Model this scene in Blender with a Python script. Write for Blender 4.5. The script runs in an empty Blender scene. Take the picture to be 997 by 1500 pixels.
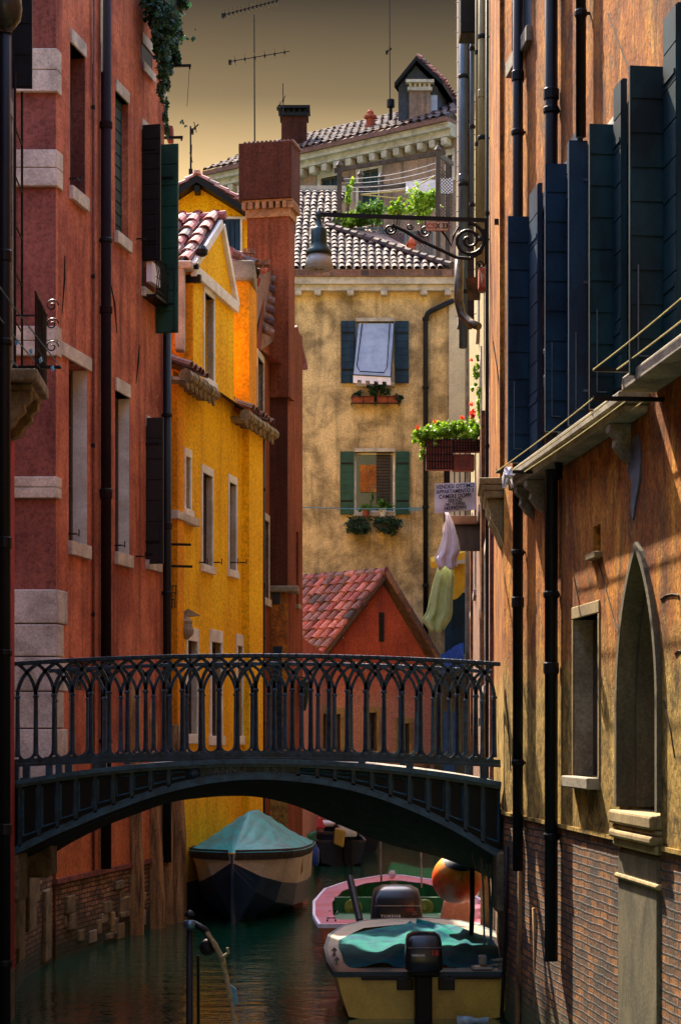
import bpy, math, random
from mathutils import Vector, Matrix
random.seed(7)
R = math.radians
SC = bpy.context.scene
COL = SC.collection
# ---------------- camera ----------------
F = 2800.0; CX = 498.5; HY = 1075.0; CH = 2.75      # focal in photo pixels, centre column, horizon row, eye height over water
cam_d = bpy.data.cameras.new('camera'); cam = bpy.data.objects.new('camera', cam_d); COL.objects.link(cam)
cam.location = (0, 0, CH); cam.rotation_euler = (R(90), 0, 0)
cam_d.sensor_fit = 'VERTICAL'; cam_d.sensor_height = 36.0; cam_d.lens = 36.0*F/1500.0
cam_d.shift_y = (HY-750.0)/1500.0
cam_d.clip_start = 0.1; cam_d.clip_end = 3000
SC.camera = cam
# ---------------- sky and sun ----------------
SUN = Vector((-0.215, 0.60, 0.70)).normalized()        # towards the sun
elev = math.asin(SUN.z); az = math.atan2(SUN.x, SUN.y)
w = bpy.data.worlds.new('World'); SC.world = w; w.use_nodes = True
nt = w.node_tree; nt.nodes.clear()
out = nt.nodes.new('ShaderNodeOutputWorld'); bg = nt.nodes.new('ShaderNodeBackground')
sky = nt.nodes.new('ShaderNodeTexSky'); sky.sky_type = 'NISHITA'; sky.sun_disc = False
sky.sun_elevation = elev; sky.sun_rotation = az; sky.air_density = 1.0; sky.dust_density = 1.5
tc = nt.nodes.new('ShaderNodeTexCoord'); sx = nt.nodes.new('ShaderNodeSeparateXYZ')
nt.links.new(tc.outputs['Generated'], sx.inputs[0])
# low band of brown dusty air over the roofs, overhead sky boosted to fill the shaded walls
rp = nt.nodes.new('ShaderNodeValToRGB'); cr = rp.color_ramp
cr.elements[0].position = 0.0; cr.elements[0].color = (1.0, .62, .25, 1)
cr.elements[1].position = 0.60; cr.elements[1].color = (1.85, 1.72, 1.74, 1)
for p, c in ((.24, (.70, .45, .18)), (.275, (.36, .215, .082)), (.315, (.105, .066, .028)), (.36, (.026, .018, .010)), (.43, (.45, .42, .42))):
    e = cr.elements.new(p); e.color = (*c, 1)
nt.links.new(sx.outputs['Z'], rp.inputs[0])
mul = nt.nodes.new('ShaderNodeMix'); mul.data_type = 'RGBA'; mul.blend_type = 'MULTIPLY'; mul.inputs[0].default_value = 1.0
nt.links.new(sky.outputs[0], mul.inputs[6]); nt.links.new(rp.outputs[0], mul.inputs[7])
nt.links.new(mul.outputs[2], bg.inputs[0]); bg.inputs[1].default_value = 0.15
nt.links.new(bg.outputs[0], out.inputs[0])
sd = bpy.data.lights.new('sun', 'SUN'); sd.energy = 5.0; sd.angle = R(0.5); sd.color = (1.0, .86, .66)
so = bpy.data.objects.new('sun', sd); COL.objects.link(so); so.rotation_euler = SUN.to_track_quat('Z', 'Y').to_euler(); so.location = (-5, 5, 30)
SC.view_settings.view_transform = 'Standard'; SC.view_settings.look = 'None'; SC.view_settings.gamma = 1
SC.view_settings.exposure = 1.72
SC.render.engine = 'CYCLES'
SC.cycles.max_bounces = 8; SC.cycles.diffuse_bounces = 5; SC.cycles.glossy_bounces = 4
SC.cycles.use_denoising = True; SC.cycles.sample_clamp_indirect = 6
# ---------------- helpers ----------------
def P(px, py, Y): return Vector(((px-CX)*Y/F, Y, CH+(HY-py)*Y/F))
def XP(px, Y): return (px-CX)*Y/F
def ZP(py, Y): return CH+(HY-py)*Y/F
def rnd(a, b): return random.uniform(a, b)

class MB:
    def __init__(s): s.v = []; s.f = []; s.uv = {}; s.mi = {}
    def vert(s, p): s.v.append(Vector(p)); return len(s.v)-1
    def face(s, pts, uv=None, m=0):
        i = [s.vert(p) for p in pts]; s.f.append(i)
        if uv: s.uv[len(s.f)-1] = uv
        if m: s.mi[len(s.f)-1] = m
    def faces(s, verts, fs):
        b = len(s.v); s.v += [Vector(p) for p in verts]
        for f in fs: s.f.append([b+k for k in f])
    def hexa(s, c):   # c: bottom 4 ccw, top 4 ccw
        s.faces(c, [(3,2,1,0),(4,5,6,7),(0,1,5,4),(1,2,6,5),(2,3,7,6),(3,0,4,7)])
    def box(s, x0, x1, y0, y1, z0, z1):
        s.hexa([(x0,y0,z0),(x1,y0,z0),(x1,y1,z0),(x0,y1,z0),(x0,y0,z1),(x1,y0,z1),(x1,y1,z1),(x0,y1,z1)])
    def wbox(s, W, s0, s1, z0, z1, o0, o1):
        p = W.pt
        s.hexa([p(s0,z0,o1),p(s1,z0,o1),p(s1,z0,o0),p(s0,z0,o0),p(s0,z1,o1),p(s1,z1,o1),p(s1,z1,o0),p(s0,z1,o0)])
    def obox(s, c, u, v, w_):   # centre, three half vectors
        c, u, v, w_ = map(Vector, (c, u, v, w_))
        s.hexa([c-u-v-w_, c+u-v-w_, c+u+v-w_, c-u+v-w_, c-u-v+w_, c+u-v+w_, c+u+v+w_, c-u+v+w_])
    def bar(s, a, b, w_, h=None, up=(0,0,1)):
        a, b = Vector(a), Vector(b); h = h or w_; d = (b-a).normalized(); up = Vector(up)
        if abs(d.dot(up)) > .98: up = Vector((0,1,0))
        sd_ = d.cross(up).normalized(); u2 = sd_.cross(d)
        s.obox((a+b)/2, (b-a)/2, sd_*w_/2, u2*h/2)
    def tube(s, pts, r, n=8, cap=True):
        pts = [Vector(p) for p in pts]; rs = r if isinstance(r, (list, tuple)) else [r]*len(pts)
        ref = None; rings = []
        for i, p in enumerate(pts):
            d = (pts[min(i+1, len(pts)-1)]-pts[max(i-1, 0)])
            if d.length < 1e-9: d = Vector((0,0,1))
            d.normalize()
            if ref is None:
                ref = Vector((1,0,0)) if abs(d.x) < .8 else Vector((0,1,0))
            a = (ref-d*ref.dot(d)).normalized(); b = d.cross(a); ref = a
            rings.append([p+(a*math.cos(2*math.pi*k/n)+b*math.sin(2*math.pi*k/n))*rs[i] for k in range(n)])
        base = len(s.v)
        for r_ in rings: s.v += r_
        for i in range(len(rings)-1):
            for k in range(n):
                k2 = (k+1) % n
                s.f.append([base+i*n+k, base+i*n+k2, base+(i+1)*n+k2, base+(i+1)*n+k])
        if cap:
            s.f.append([base+k for k in range(n)][::-1]); s.f.append([base+(len(rings)-1)*n+k for k in range(n)])
    def lathe(s, prof, c, n=16, axis=None, cap=True):   # prof: (r,h)
        c = Vector(c); base = len(s.v)
        if axis is None: A, B, D = Vector((1,0,0)), Vector((0,1,0)), Vector((0,0,1))
        else:
            D = Vector(axis).normalized(); A = D.orthogonal().normalized(); B = D.cross(A)
        for r_, h in prof:
            for k in range(n):
                t = 2*math.pi*k/n; s.v.append(c+A*r_*math.cos(t)+B*r_*math.sin(t)+D*h)
        for i in range(len(prof)-1):
            for k in range(n):
                k2 = (k+1) % n
                s.f.append([base+i*n+k, base+i*n+k2, base+(i+1)*n+k2, base+(i+1)*n+k])
        if cap:
            s.f.append([base+k for k in range(n)][::-1]); s.f.append([base+(len(prof)-1)*n+k for k in range(n)])
    def prism(s, poly, d):   # planar polygon (3d pts), extruded by vector d
        n = len(poly); poly = [Vector(p) for p in poly]; d = Vector(d)
        s.faces(poly+[p+d for p in poly], [tuple(range(n))[::-1], tuple(range(n, 2*n))]+[(i, (i+1)%n, n+(i+1)%n, n+i) for i in range(n)])
    def strip(s, xs, lo, hi, y0, y1):   # slab between curves lo(x), hi(x)
        for a, b in zip(xs[:-1], xs[1:]):
            s.hexa([(a,y0,lo(a)),(b,y0,lo(b)),(b,y1,lo(b)),(a,y1,lo(a)),(a,y0,hi(a)),(b,y0,hi(b)),(b,y1,hi(b)),(a,y1,hi(a))])
    def leaf(s, c, size, nrm=None):
        c = Vector(c); a = Vector((rnd(-1,1), rnd(-1,1), rnd(-1,1))).normalized()
        b = a.orthogonal().normalized(); b.rotate(Matrix.Rotation(rnd(0, 6.28), 3, a)); n = a.cross(b)
        L = size*rnd(.7, 1.3); w_ = L*rnd(.35, .5)
        base = len(s.v)
        s.v += [c-a*L*.5, c+b*w_+n*L*.12, c+a*L*.5, c-b*w_+n*L*.12]
        s.f.append([base, base+1, base+2]); s.f.append([base, base+2, base+3])
    def leaves(s, c, rad, n, size):
        if n < 30: cl = [(Vector((0,0,0)), .8)]
        else:
            cl = []
            for _ in range(max(4, n//28)):
                p = Vector((rnd(-1,1), rnd(-1,1), rnd(-1,1))); p = p.normalized()*rnd(.15, 1.0)
                cl.append((p, rnd(.10, .34)))
        for _ in range(n):
            q, r_ = random.choice(cl)
            p = q+Vector((random.gauss(0, r_*.6), random.gauss(0, r_*.6), random.gauss(0, r_*.6)))
            s.leaf((c[0]+p.x*rad[0], c[1]+p.y*rad[1], c[2]+p.z*rad[2]), size*rnd(.6, 1.15))
    def build(s, name, mat, parent=None, smooth=False, local=False, bevel=0, label=None, recalc=False):
        me = bpy.data.meshes.new(name)
        off = Vector((0,0,0))
        if parent and not local:
            q = parent
            while q: off += q.location; q = q.parent
        me.from_pydata([v-off for v in s.v], [], s.f)
        if s.uv:
            ul = me.uv_layers.new(name='UVMap')
            for fi, uvs in s.uv.items():
                for li, uvc in zip(me.polygons[fi].loop_indices, uvs): ul.data[li].uv = uvc
        for m_ in (mat if isinstance(mat, (list, tuple)) else [mat]): me.materials.append(m_)
        for fi, m_ in s.mi.items(): me.polygons[fi].material_index = m_
        if smooth:
            for p in me.polygons: p.use_smooth = True
        me.validate(); me.update()
        if recalc:
            import bmesh
            bm = bmesh.new(); bm.from_mesh(me); bmesh.ops.remove_doubles(bm, verts=bm.verts, dist=1e-5)
            bmesh.ops.recalc_face_normals(bm, faces=bm.faces); bm.to_mesh(me); bm.free()
        o = bpy.data.objects.new(name, me); COL.objects.link(o)
        if parent: o.parent = parent
        if bevel:
            b = o.modifiers.new('bevel', 'BEVEL'); b.width = bevel; b.segments = 2; b.limit_method = 'ANGLE'
        if label: o['label'] = label
        return o

def empty(name, loc, label, cat, group=None, rz=0):
    o = bpy.data.objects.new(name, None); COL.objects.link(o); o.location = loc; o.rotation_euler = (0, 0, rz)
    o.empty_display_size = .2
    return tag(o, label, cat, group)
def tag(o, label, cat, group=None, kind=None):
    if label: o['label'] = label
    if cat: o['category'] = cat
    if group: o['group'] = group
    if kind: o['kind'] = kind
    return o
def copy_tree(o, parent=None):
    c = o.copy(); COL.objects.link(c)
    if parent: c.parent = parent
    for ch in list(o.children):
        copy_tree(ch, c)
    return c

class Wall:
    def __init__(s, a, b, n):     # n: a point roughly in the outward direction
        s.a = Vector((a[0], a[1])); s.b = Vector((b[0], b[1])); d = s.b-s.a; s.L = d.length; s.d = d/s.L
        nn = Vector((s.d.y, -s.d.x))
        if nn.dot(Vector(n)) < 0: nn = -nn
        s.n = nn
    def pt(s, t, z, o=0.0):
        p = s.a+s.d*t+s.n*o; return Vector((p.x, p.y, z))
    def s_px(s, px, o=0.0):
        k = (px-CX)/F; a = s.a+s.n*o; return (k*a.y-a.x)/(s.d.x-k*s.d.y)
    def z_py(s, py, t): return CH+(HY-py)*(s.a.y+s.d.y*t)/F
    def hole(s, px0, px1, pyt, pyb, ref=None):
        s0, s1 = s.s_px(px0), s.s_px(px1); r = s.s_px(ref) if ref is not None else s0
        lo, hi = min(s0, s1), max(s0, s1)
        return (lo, hi, s.z_py(pyb, r), s.z_py(pyt, r))
    def up(s): return Vector((0,0,1))
    def n3(s): return Vector((s.n.x, s.n.y, 0))
    def d3(s): return Vector((s.d.x, s.d.y, 0))

def facade(mb, W, s0, s1, z0, z1, holes=(), rec=.2, step=0):
    """wall face with real openings and reveals"""
    xs = {s0, s1}; zs = {z0, z1}
    for h in holes:
        for x in h[:2]:
            if s0 < x < s1: xs.add(x)
        for z in h[2:4]:
            if z0 < z < z1: zs.add(z)
    xs = sorted(xs); zs = sorted(zs)
    for xa, xb in zip(xs[:-1], xs[1:]):
        for za, zb in zip(zs[:-1], zs[1:]):
            xm, zm = (xa+xb)/2, (za+zb)/2
            if any(h[0] < xm < h[1] and h[2] < zm < h[3] for h in holes): continue
            mb.face([W.pt(xa,za), W.pt(xb,za), W.pt(xb,zb), W.pt(xa,zb)], [(xa,za),(xb,za),(xb,zb),(xa,zb)])
    for h in holes:
        a, b = max(h[0], s0), min(h[1], s1); c, d = max(h[2], z0), min(h[3], z1)
        if a >= b or c >= d: continue
        r = h[4] if len(h) > 4 else rec
        for q, uv in (([W.pt(a,c,0),W.pt(a,d,0),W.pt(a,d,-r),W.pt(a,c,-r)], [(0,c),(0,d),(r,d),(r,c)]),
                  ([W.pt(b,c,0),W.pt(b,c,-r),W.pt(b,d,-r),W.pt(b,d,0)], [(0,c),(r,c),(r,d),(0,d)]),
                  ([W.pt(a,c,0),W.pt(a,c,-r),W.pt(b,c,-r),W.pt(b,c,0)], [(a,0),(a,r),(b,r),(b,0)]),
                  ([W.pt(a,d,0),W.pt(b,d,0),W.pt(b,d,-r),W.pt(a,d,-r)], [(a,0),(b,0),(b,r),(a,r)])):
            mb.face(q, uv)

def shell(mb, pts, z0, z1, cap=True):
    """the other sides of a building, and its lid"""
    for a, b in zip(pts[:-1], pts[1:]):
        L = math.dist(a, b)
        mb.face([(*a, z0), (*b, z0), (*b, z1), (*a, z1)], [(0,z0),(L,z0),(L,z1),(0,z1)])
    if cap: mb.face([(*p, z1) for p in pts])

def text_obj(name, txt, size, o, r, u, mat, parent, ext=.002, align='CENTER', sx=1.0, local=False):
    cu = bpy.data.curves.new(name, 'FONT'); cu.body = txt; cu.size = size; cu.extrude = ext; cu.align_x = align; cu.align_y = 'CENTER'
    cu.offset = size*.02
    t = bpy.data.objects.new(name, cu); COL.objects.link(t)
    dg = bpy.context.evaluated_depsgraph_get(); me = bpy.data.meshes.new_from_object(t.evaluated_get(dg))
    bpy.data.objects.remove(t); r = Vector(r).normalized(); u = Vector(u).normalized(); n = r.cross(u)
    off = Vector((0,0,0)); q = parent
    while q and not local: off += q.location; q = q.parent
    for v in me.vertices: v.co = Vector(o)+r*v.co.x*sx+u*v.co.y+n*v.co.z-off
    me.materials.clear(); me.materials.append(mat)
    ob = bpy.data.objects.new(name, me); COL.objects.link(ob); ob.parent = parent
    return ob

# ---------------- materials ----------------
def newmat(name):
    m = bpy.data.materials.new(name); m.use_nodes = True; n = m.node_tree; b = n.nodes['Principled BSDF']; return m, n, b
def noise(n, vec, scale, detail=6, rough=.6, dist=0):
    t = n.nodes.new('ShaderNodeTexNoise'); t.inputs['Scale'].default_value = scale; t.inputs['Detail'].default_value = detail
    t.inputs['Roughness'].default_value = rough; t.inputs['Distortion'].default_value = dist
    if vec: n.links.new(vec, t.inputs['Vector'])
    return t.outputs['Fac']
def ramp(n, fac, stops):
    r = n.nodes.new('ShaderNodeValToRGB'); e = r.color_ramp.elements
    e[0].position = stops[0][0]; e[0].color = (*stops[0][1], 1); e[1].position = stops[-1][0]; e[1].color = (*stops[-1][1], 1)
    for p, c in stops[1:-1]:
        x = e.new(p); x.color = (*c, 1)
    n.links.new(fac, r.inputs[0]); return r.outputs[0]
def mixc(n, fac, a, b, mode='MIX'):
    x = n.nodes.new('ShaderNodeMix'); x.data_type = 'RGBA'; x.blend_type = mode
    for s_, v in ((0, fac), (6, a), (7, b)):
        if isinstance(v, (int, float)): x.inputs[s_].default_value = v
        elif isinstance(v, tuple): x.inputs[s_].default_value = (*v, 1)
        else: n.links.new(v, x.inputs[s_])
    return x.outputs[2]
def math_(n, op, a, b=0.0):
    x = n.nodes.new('ShaderNodeMath'); x.operation = op
    for i, v in enumerate((a, b)):
        if isinstance(v, (int, float)): x.inputs[i].default_value = v
        else: n.links.new(v, x.inputs[i])
    return x.outputs[0]
def mapping(n, vec, sc):
    m = n.nodes.new('ShaderNodeMapping'); m.inputs['Scale'].default_value = sc; n.links.new(vec, m.inputs[0]); return m.outputs[0]
def bump(n, b, h, strength, dist=.02):
    x = n.nodes.new('ShaderNodeBump'); x.inputs['Strength'].default_value = strength; x.inputs['Distance'].default_value = dist
    n.links.new(h, x.inputs['Height']); n.links.new(x.outputs[0], b.inputs['Normal']); return x
def pos(n):
    return n.nodes.new('ShaderNodeNewGeometry').outputs['Position']
def objc(n):
    return n.nodes.new('ShaderNodeTexCoord').outputs['Object']
def grey(v): return (v, v, v)

def plaster(name, c1, c2, stain, lo=None, lo_z=(0, 0), stainamt=.55, bs=.5, worn=None, bscale=.75, br=(.36, .60)):
    m, n, b = newmat(name); p = pos(n)
    big = noise(n, p, bscale, 9, .66, .25)
    col = ramp(n, big, [(br[0], c2), (br[1], c1)])
    st = noise(n, mapping(n, p, (2.6, 2.6, .22)), 1.6, 8, .65, .4)
    col = mixc(n, math_(n, 'MULTIPLY', ramp(n, st, [(.47, grey(0)), (.70, grey(1))]), stainamt), col, stain)
    fine = noise(n, p, 22, 6, .7)
    col = mixc(n, .75, col, ramp(n, fine, [(.32, grey(.42)), (.52, grey(1.0)), (.70, grey(1.35))]), 'MULTIPLY')
    patch = noise(n, p, 2.3, 10, .72, 1.2)
    if worn:
        col = mixc(n, ramp(n, patch, [(.62, grey(0)), (.66, grey(1))]), col, worn)
    if lo:
        sz = n.nodes.new('ShaderNodeSeparateXYZ'); n.links.new(p, sz.inputs[0])
        zz = math_(n, 'ADD', sz.outputs[2], math_(n, 'MULTIPLY', math_(n, 'SUBTRACT', patch, .5), 1.6))
        k = math_(n, 'DIVIDE', math_(n, 'SUBTRACT', lo_z[1], zz), lo_z[1]-lo_z[0])
        kk = n.nodes.new('ShaderNodeClamp'); n.links.new(k, kk.inputs[0])
        lo2 = mixc(n, .75, lo, ramp(n, fine, [(.3, grey(.35)), (.55, grey(1)), (.72, grey(1.4))]), 'MULTIPLY')
        col = mixc(n, kk.outputs[0], col, lo2)
    n.links.new(col, b.inputs['Base Color']); b.inputs['Roughness'].default_value = .92; b.inputs['Specular IOR Level'].default_value = .15
    h = math_(n, 'ADD', math_(n, 'MULTIPLY', fine, .35), math_(n, 'ADD', math_(n, 'MULTIPLY', patch, .8), math_(n, 'MULTIPLY', noise(n, p, 70, 3), .12)))
    bump(n, b, h, bs, .03)
    return m

def brick(name, c1, c2, mortar, sc=1.0, dirt=(.02, .018, .015), green=None):
    m, n, b = newmat(name); uv = n.nodes.new('ShaderNodeTexCoord').outputs['UV']; p = pos(n)
    wob = noise(n, p, 4, 3)
    vec = mixc(n, .03, uv, n.nodes[-1].outputs['Color'])
    t = n.nodes.new('ShaderNodeTexBrick'); n.links.new(vec, t.inputs['Vector']); t.inputs['Scale'].default_value = 1.0
    t.inputs['Brick Width'].default_value = .21*sc; t.inputs['Row Height'].default_value = .060*sc; t.inputs['Mortar Size'].default_value = .009*sc
    t.inputs['Mortar Smooth'].default_value = .4; t.inputs['Bias'].default_value = -.1
    t.inputs['Color1'].default_value = (*c1, 1); t.inputs['Color2'].default_value = (*c2, 1); t.inputs['Mortar'].default_value = (*mortar, 1)
    fine = noise(n, p, 30, 6, .7); pat = noise(n, p, 3.2, 8, .7, .8)
    col = mixc(n, .8, t.outputs['Color'], ramp(n, fine, [(.3, grey(.4)), (.52, grey(1)), (.7, grey(1.5))]), 'MULTIPLY')
    col = mixc(n, ramp(n, pat, [(.44, grey(0)), (.60, grey(.85))]), col, dirt)
    sz = n.nodes.new('ShaderNodeSeparateXYZ'); n.links.new(p, sz.inputs[0])
    if green:   # tide line growth, a real band of weed just over the water
        k = ramp(n, math_(n, 'ADD', sz.outputs[2], math_(n, 'MULTIPLY', math_(n, 'SUBTRACT', pat, .5), .9)), [(.12, grey(1)), (.50, grey(0))])
        col = mixc(n, k, col, green)
    n.links.new(col, b.inputs['Base Color']); b.inputs['Roughness'].default_value = .85
    h = math_(n, 'ADD', math_(n, 'MULTIPLY', math_(n, 'SUBTRACT', 1.0, t.outputs['Fac']), 1.0), math_(n, 'ADD', math_(n, 'MULTIPLY', fine, .5), math_(n, 'MULTIPLY', pat, .9)))
    bump(n, b, h, .9, .02)
    return m

def gen(name, c1, c2=None, rough=.6, metal=0.0, scale=6, bs=.25, stretch=(1,1,1), fine=.4, spec=.4, coord='obj', island=False, coat=0):
    """painted metal, stone, wood, cloth: two colours through noise, grain and bump"""
    m, n, b = newmat(name); p = objc(n) if coord == 'obj' else pos(n)
    c2 = c2 or tuple(x*.5 for x in c1)
    v = mapping(n, p, stretch)
    a = noise(n, v, scale, 8, .65, .5); f = noise(n, p, 40, 5, .7)
    col = ramp(n, a, [(.35, c2), (.62, c1)])
    col = mixc(n, fine, col, ramp(n, f, [(.3, grey(.4)), (.55, grey(1)), (.7, grey(1.4))]), 'MULTIPLY')
    if island:
        ri = n.nodes.new('ShaderNodeNewGeometry').outputs['Random Per Island']
        col = mixc(n, .85, col, ramp(n, ri, [(0, grey(.35)), (.5, grey(.95)), (1, grey(1.5))]), 'MULTIPLY')
    n.links.new(col, b.inputs['Base Color']); b.inputs['Metallic'].default_value = metal
    rr = math_(n, 'ADD', rough-.1, math_(n, 'MULTIPLY', f, .2)); n.links.new(rr, b.inputs['Roughness'])
    b.inputs['Specular IOR Level'].default_value = spec; b.inputs['Coat Weight'].default_value = coat
    bump(n, b, math_(n, 'ADD', a, math_(n, 'MULTIPLY', f, .4)), bs, .01)
    return m

def tilemat(name, cols):
    m, n, b = newmat(name); g = n.nodes.new('ShaderNodeNewGeometry'); p = g.outputs['Position']
    k = len(cols)
    col = ramp(n, g.outputs['Random Per Island'], [(i/(k-1), c) for i, c in enumerate(cols)])
    f = noise(n, p, 18, 6, .7); big = noise(n, p, 1.3, 6, .65)
    col = mixc(n, .8, col, ramp(n, f, [(.3, grey(.35)), (.52, grey(1)), (.7, grey(1.5))]), 'MULTIPLY')
    col = mixc(n, ramp(n, big, [(.52, grey(0)), (.64, grey(.7))]), col, (.035, .032, .038))
    n.links.new(col, b.inputs['Base Color']); b.inputs['Roughness'].default_value = .8
    bump(n, b, f, .5, .01); return m

def leafmat(name, a, b_, c):
    m, n, b = newmat(name); g = n.nodes.new('ShaderNodeNewGeometry')
    col = ramp(n, g.outputs['Random Per Island'], [(0, a), (.5, b_), (1, c)])
    n.links.new(col, b.inputs['Base Color']); b.inputs['Roughness'].default_value = .5
    tr = n.nodes.new('ShaderNodeBsdfTranslucent'); n.links.new(col, tr.inputs[0])
    mx = n.nodes.new('ShaderNodeMixShader'); mx.inputs[0].default_value = .35
    n.links.new(b.outputs[0], mx.inputs[1]); n.links.new(tr.outputs[0], mx.inputs[2])
    n.links.new(mx.outputs[0], n.nodes['Material Output'].inputs[0]); return m

M = {}
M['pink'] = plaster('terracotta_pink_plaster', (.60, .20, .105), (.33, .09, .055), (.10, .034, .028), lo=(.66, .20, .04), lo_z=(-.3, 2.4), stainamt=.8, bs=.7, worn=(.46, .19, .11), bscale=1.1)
M['pinkdark'] = plaster('rough_dark_shaded_pink_plaster', (.27, .095, .072), (.15, .05, .04), (.045, .018, .018), bs=1.0, stainamt=.7)  # darker pink; the pink house front has its shade put into this colour
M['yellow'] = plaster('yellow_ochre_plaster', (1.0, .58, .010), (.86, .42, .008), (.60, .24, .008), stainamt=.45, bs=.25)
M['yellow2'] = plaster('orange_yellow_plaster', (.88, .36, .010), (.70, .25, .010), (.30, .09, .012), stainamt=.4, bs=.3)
M['brown'] = plaster('red_brown_plaster', (.30, .085, .038), (.17, .05, .026), (.075, .025, .014), stainamt=.75, bs=.5)
M['chim'] = plaster('sooty_red_plaster', (.11, .036, .022), (.065, .020, .014), (.022, .010, .008), stainamt=.7, bs=.5)
def oldwall(name):
    m, n, b = newmat(name); p = pos(n)
    sz = n.nodes.new('ShaderNodeSeparateXYZ'); n.links.new(p, sz.inputs[0]); z = sz.outputs[2]
    big = noise(n, p, 1.1, 9, .68, .5); col = ramp(n, big, [(.34, (.20, .065, .025)), (.50, (.42, .145, .032)), (.66, (.64, .28, .045))])
    gold = noise(n, mapping(n, p, (3.0, 3.0, .6)), 1.3, 8, .66, .5)
    col = mixc(n, ramp(n, gold, [(.55, grey(0)), (.72, grey(.8))]), col, (.90, .46, .07))
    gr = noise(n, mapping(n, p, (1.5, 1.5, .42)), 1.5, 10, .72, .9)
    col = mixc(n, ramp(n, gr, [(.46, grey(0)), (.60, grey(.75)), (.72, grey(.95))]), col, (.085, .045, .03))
    pt = noise(n, p, 2.6, 12, .75, 1.4)
    col = mixc(n, ramp(n, pt, [(.585, grey(0)), (.60, grey(.8))]), col, (.25, .16, .085))
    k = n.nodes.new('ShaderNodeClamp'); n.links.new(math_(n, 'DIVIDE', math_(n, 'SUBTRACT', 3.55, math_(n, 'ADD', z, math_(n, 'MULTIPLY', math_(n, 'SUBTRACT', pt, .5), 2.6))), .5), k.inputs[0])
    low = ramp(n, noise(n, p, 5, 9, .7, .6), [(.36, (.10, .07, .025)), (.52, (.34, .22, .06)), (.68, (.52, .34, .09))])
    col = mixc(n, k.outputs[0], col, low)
    fine = noise(n, p, 26, 6, .72); col = mixc(n, .85, col, ramp(n, fine, [(.30, grey(.30)), (.50, grey(.95)), (.70, grey(1.5))]), 'MULTIPLY')
    n.links.new(col, b.inputs['Base Color']); b.inputs['Roughness'].default_value = .93; b.inputs['Specular IOR Level'].default_value = .1
    edge = ramp(n, pt, [(.585, grey(1)), (.60, grey(0))])
    bump(n, b, math_(n, 'ADD', math_(n, 'MULTIPLY', fine, .5), math_(n, 'ADD', math_(n, 'MULTIPLY', edge, .5), math_(n, 'ADD', math_(n, 'MULTIPLY', big, 1.2), math_(n, 'MULTIPLY', gr, .8)))), .9, .035)
    return m
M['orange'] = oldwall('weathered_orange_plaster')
M['orange_light'] = plaster('orange_plaster', (.62, .24, .052), (.33, .11, .032), (.10, .04, .025), lo=(.28, .16, .045), lo_z=(2.0, 3.4), stainamt=.9, bs=.6, worn=(.24, .12, .05))
M['cream'] = plaster('mottled_cream_plaster', (.74, .55, .27), (.30, .22, .11), (.14, .11, .065), stainamt=.65, bs=.5, bscale=1.3, br=(.39, .58))
M['far_brown'] = plaster('grey_brown_plaster', (.42, .27, .19), (.20, .14, .115), (.09, .07, .062), stainamt=.8, bs=.4)
M['redhouse'] = plaster('red_plaster', (.50, .115, .06), (.33, .07, .045), (.17, .05, .04), lo=(.52, .25, .20), lo_z=(3.5, 4.5), worn=(.50, .40, .33), stainamt=.6, bs=.4)
M['farwall'] = plaster('yellow_grey_plaster', (.45, .36, .17), (.30, .24, .12), (.12, .09, .05), stainamt=.8, bs=.3)
M['brick'] = brick('orange_canal_brick', (.36, .135, .024), (.085, .028, .010), (.010, .007, .005), green=(.06, .075, .015))
M['brickdark'] = brick('dark_quay_brick', (.44, .24, .12), (.16, .075, .04), (.02, .016, .012), green=(.022, .03, .010))
M['brickside'] = brick('side_wall_brick', (.42, .16, .07), (.28, .09, .04), (.25, .17, .09))
M['stone'] = gen('istrian_stone', (.62, .56, .46), (.34, .30, .25), .8, scale=3, coord='pos', bs=.5, fine=.6)
M['stone_dim'] = gen('weathered_grey_stone', (.36, .31, .22), (.17, .14, .10), .85, scale=3, coord='pos', bs=.6, fine=.7)
M['stone_ocra'] = gen('ochre_stained_stone', (.40, .29, .12), (.20, .14, .06), .85, scale=4, coord='pos', bs=.6, fine=.7, stretch=(1, 1, .4))
M['quaystone'] = gen('wet_quay_stone', (.26, .20, .10), (.09, .07, .04), .8, scale=5, coord='pos', bs=.9, fine=.8)
M['white'] = gen('white_painted_plaster', (.88, .86, .80), (.58, .54, .46), .7, scale=2, coord='pos', fine=.35)
M['ironblue'] = gen('blue_black_cast_iron', (.015, .050, .088), (.004, .014, .026), .36, metal=.1, scale=9, bs=.5, coord='pos', spec=.35)
M['ironedge'] = gen('highlight_blue_iron_edge', (.035, .12, .18), (.010, .040, .065), .4, scale=9, bs=.4, coord='pos', spec=.4)  # lighter blue that paints highlights onto the bridge frames and flanges
M['iron'] = gen('black_iron', (.008, .009, .011), (.004, .004, .005), .5, metal=.2, scale=12, coord='pos', spec=.25)
M['pipe'] = gen('dark_downpipe_paint', (.008, .008, .011), (.004, .004, .006), .5, scale=5, coord='pos', stretch=(1,1,.3), spec=.25)
M['pipered'] = gen('dark_red_brown_pipe', (.018, .006, .008), (.008, .004, .005), .75, scale=5, coord='pos', spec=.12, stretch=(1,1,.3))
M['pipeblue'] = gen('blue_grey_pipe', (.10, .15, .20), (.05, .07, .10), .45, metal=.2, scale=4, coord='pos', stretch=(1,1,.3))
M['pipeochre'] = gen('ochre_painted_pipe', (.30, .25, .11), (.18, .14, .06), .6, scale=4, coord='pos', stretch=(1,1,.3))
M['shutblue'] = gen('dark_blue_shutter_paint', (.010, .046, .092), (.003, .013, .030), .55, scale=3, coord='pos', stretch=(1,1,.4), bs=.2, spec=.25)
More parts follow.
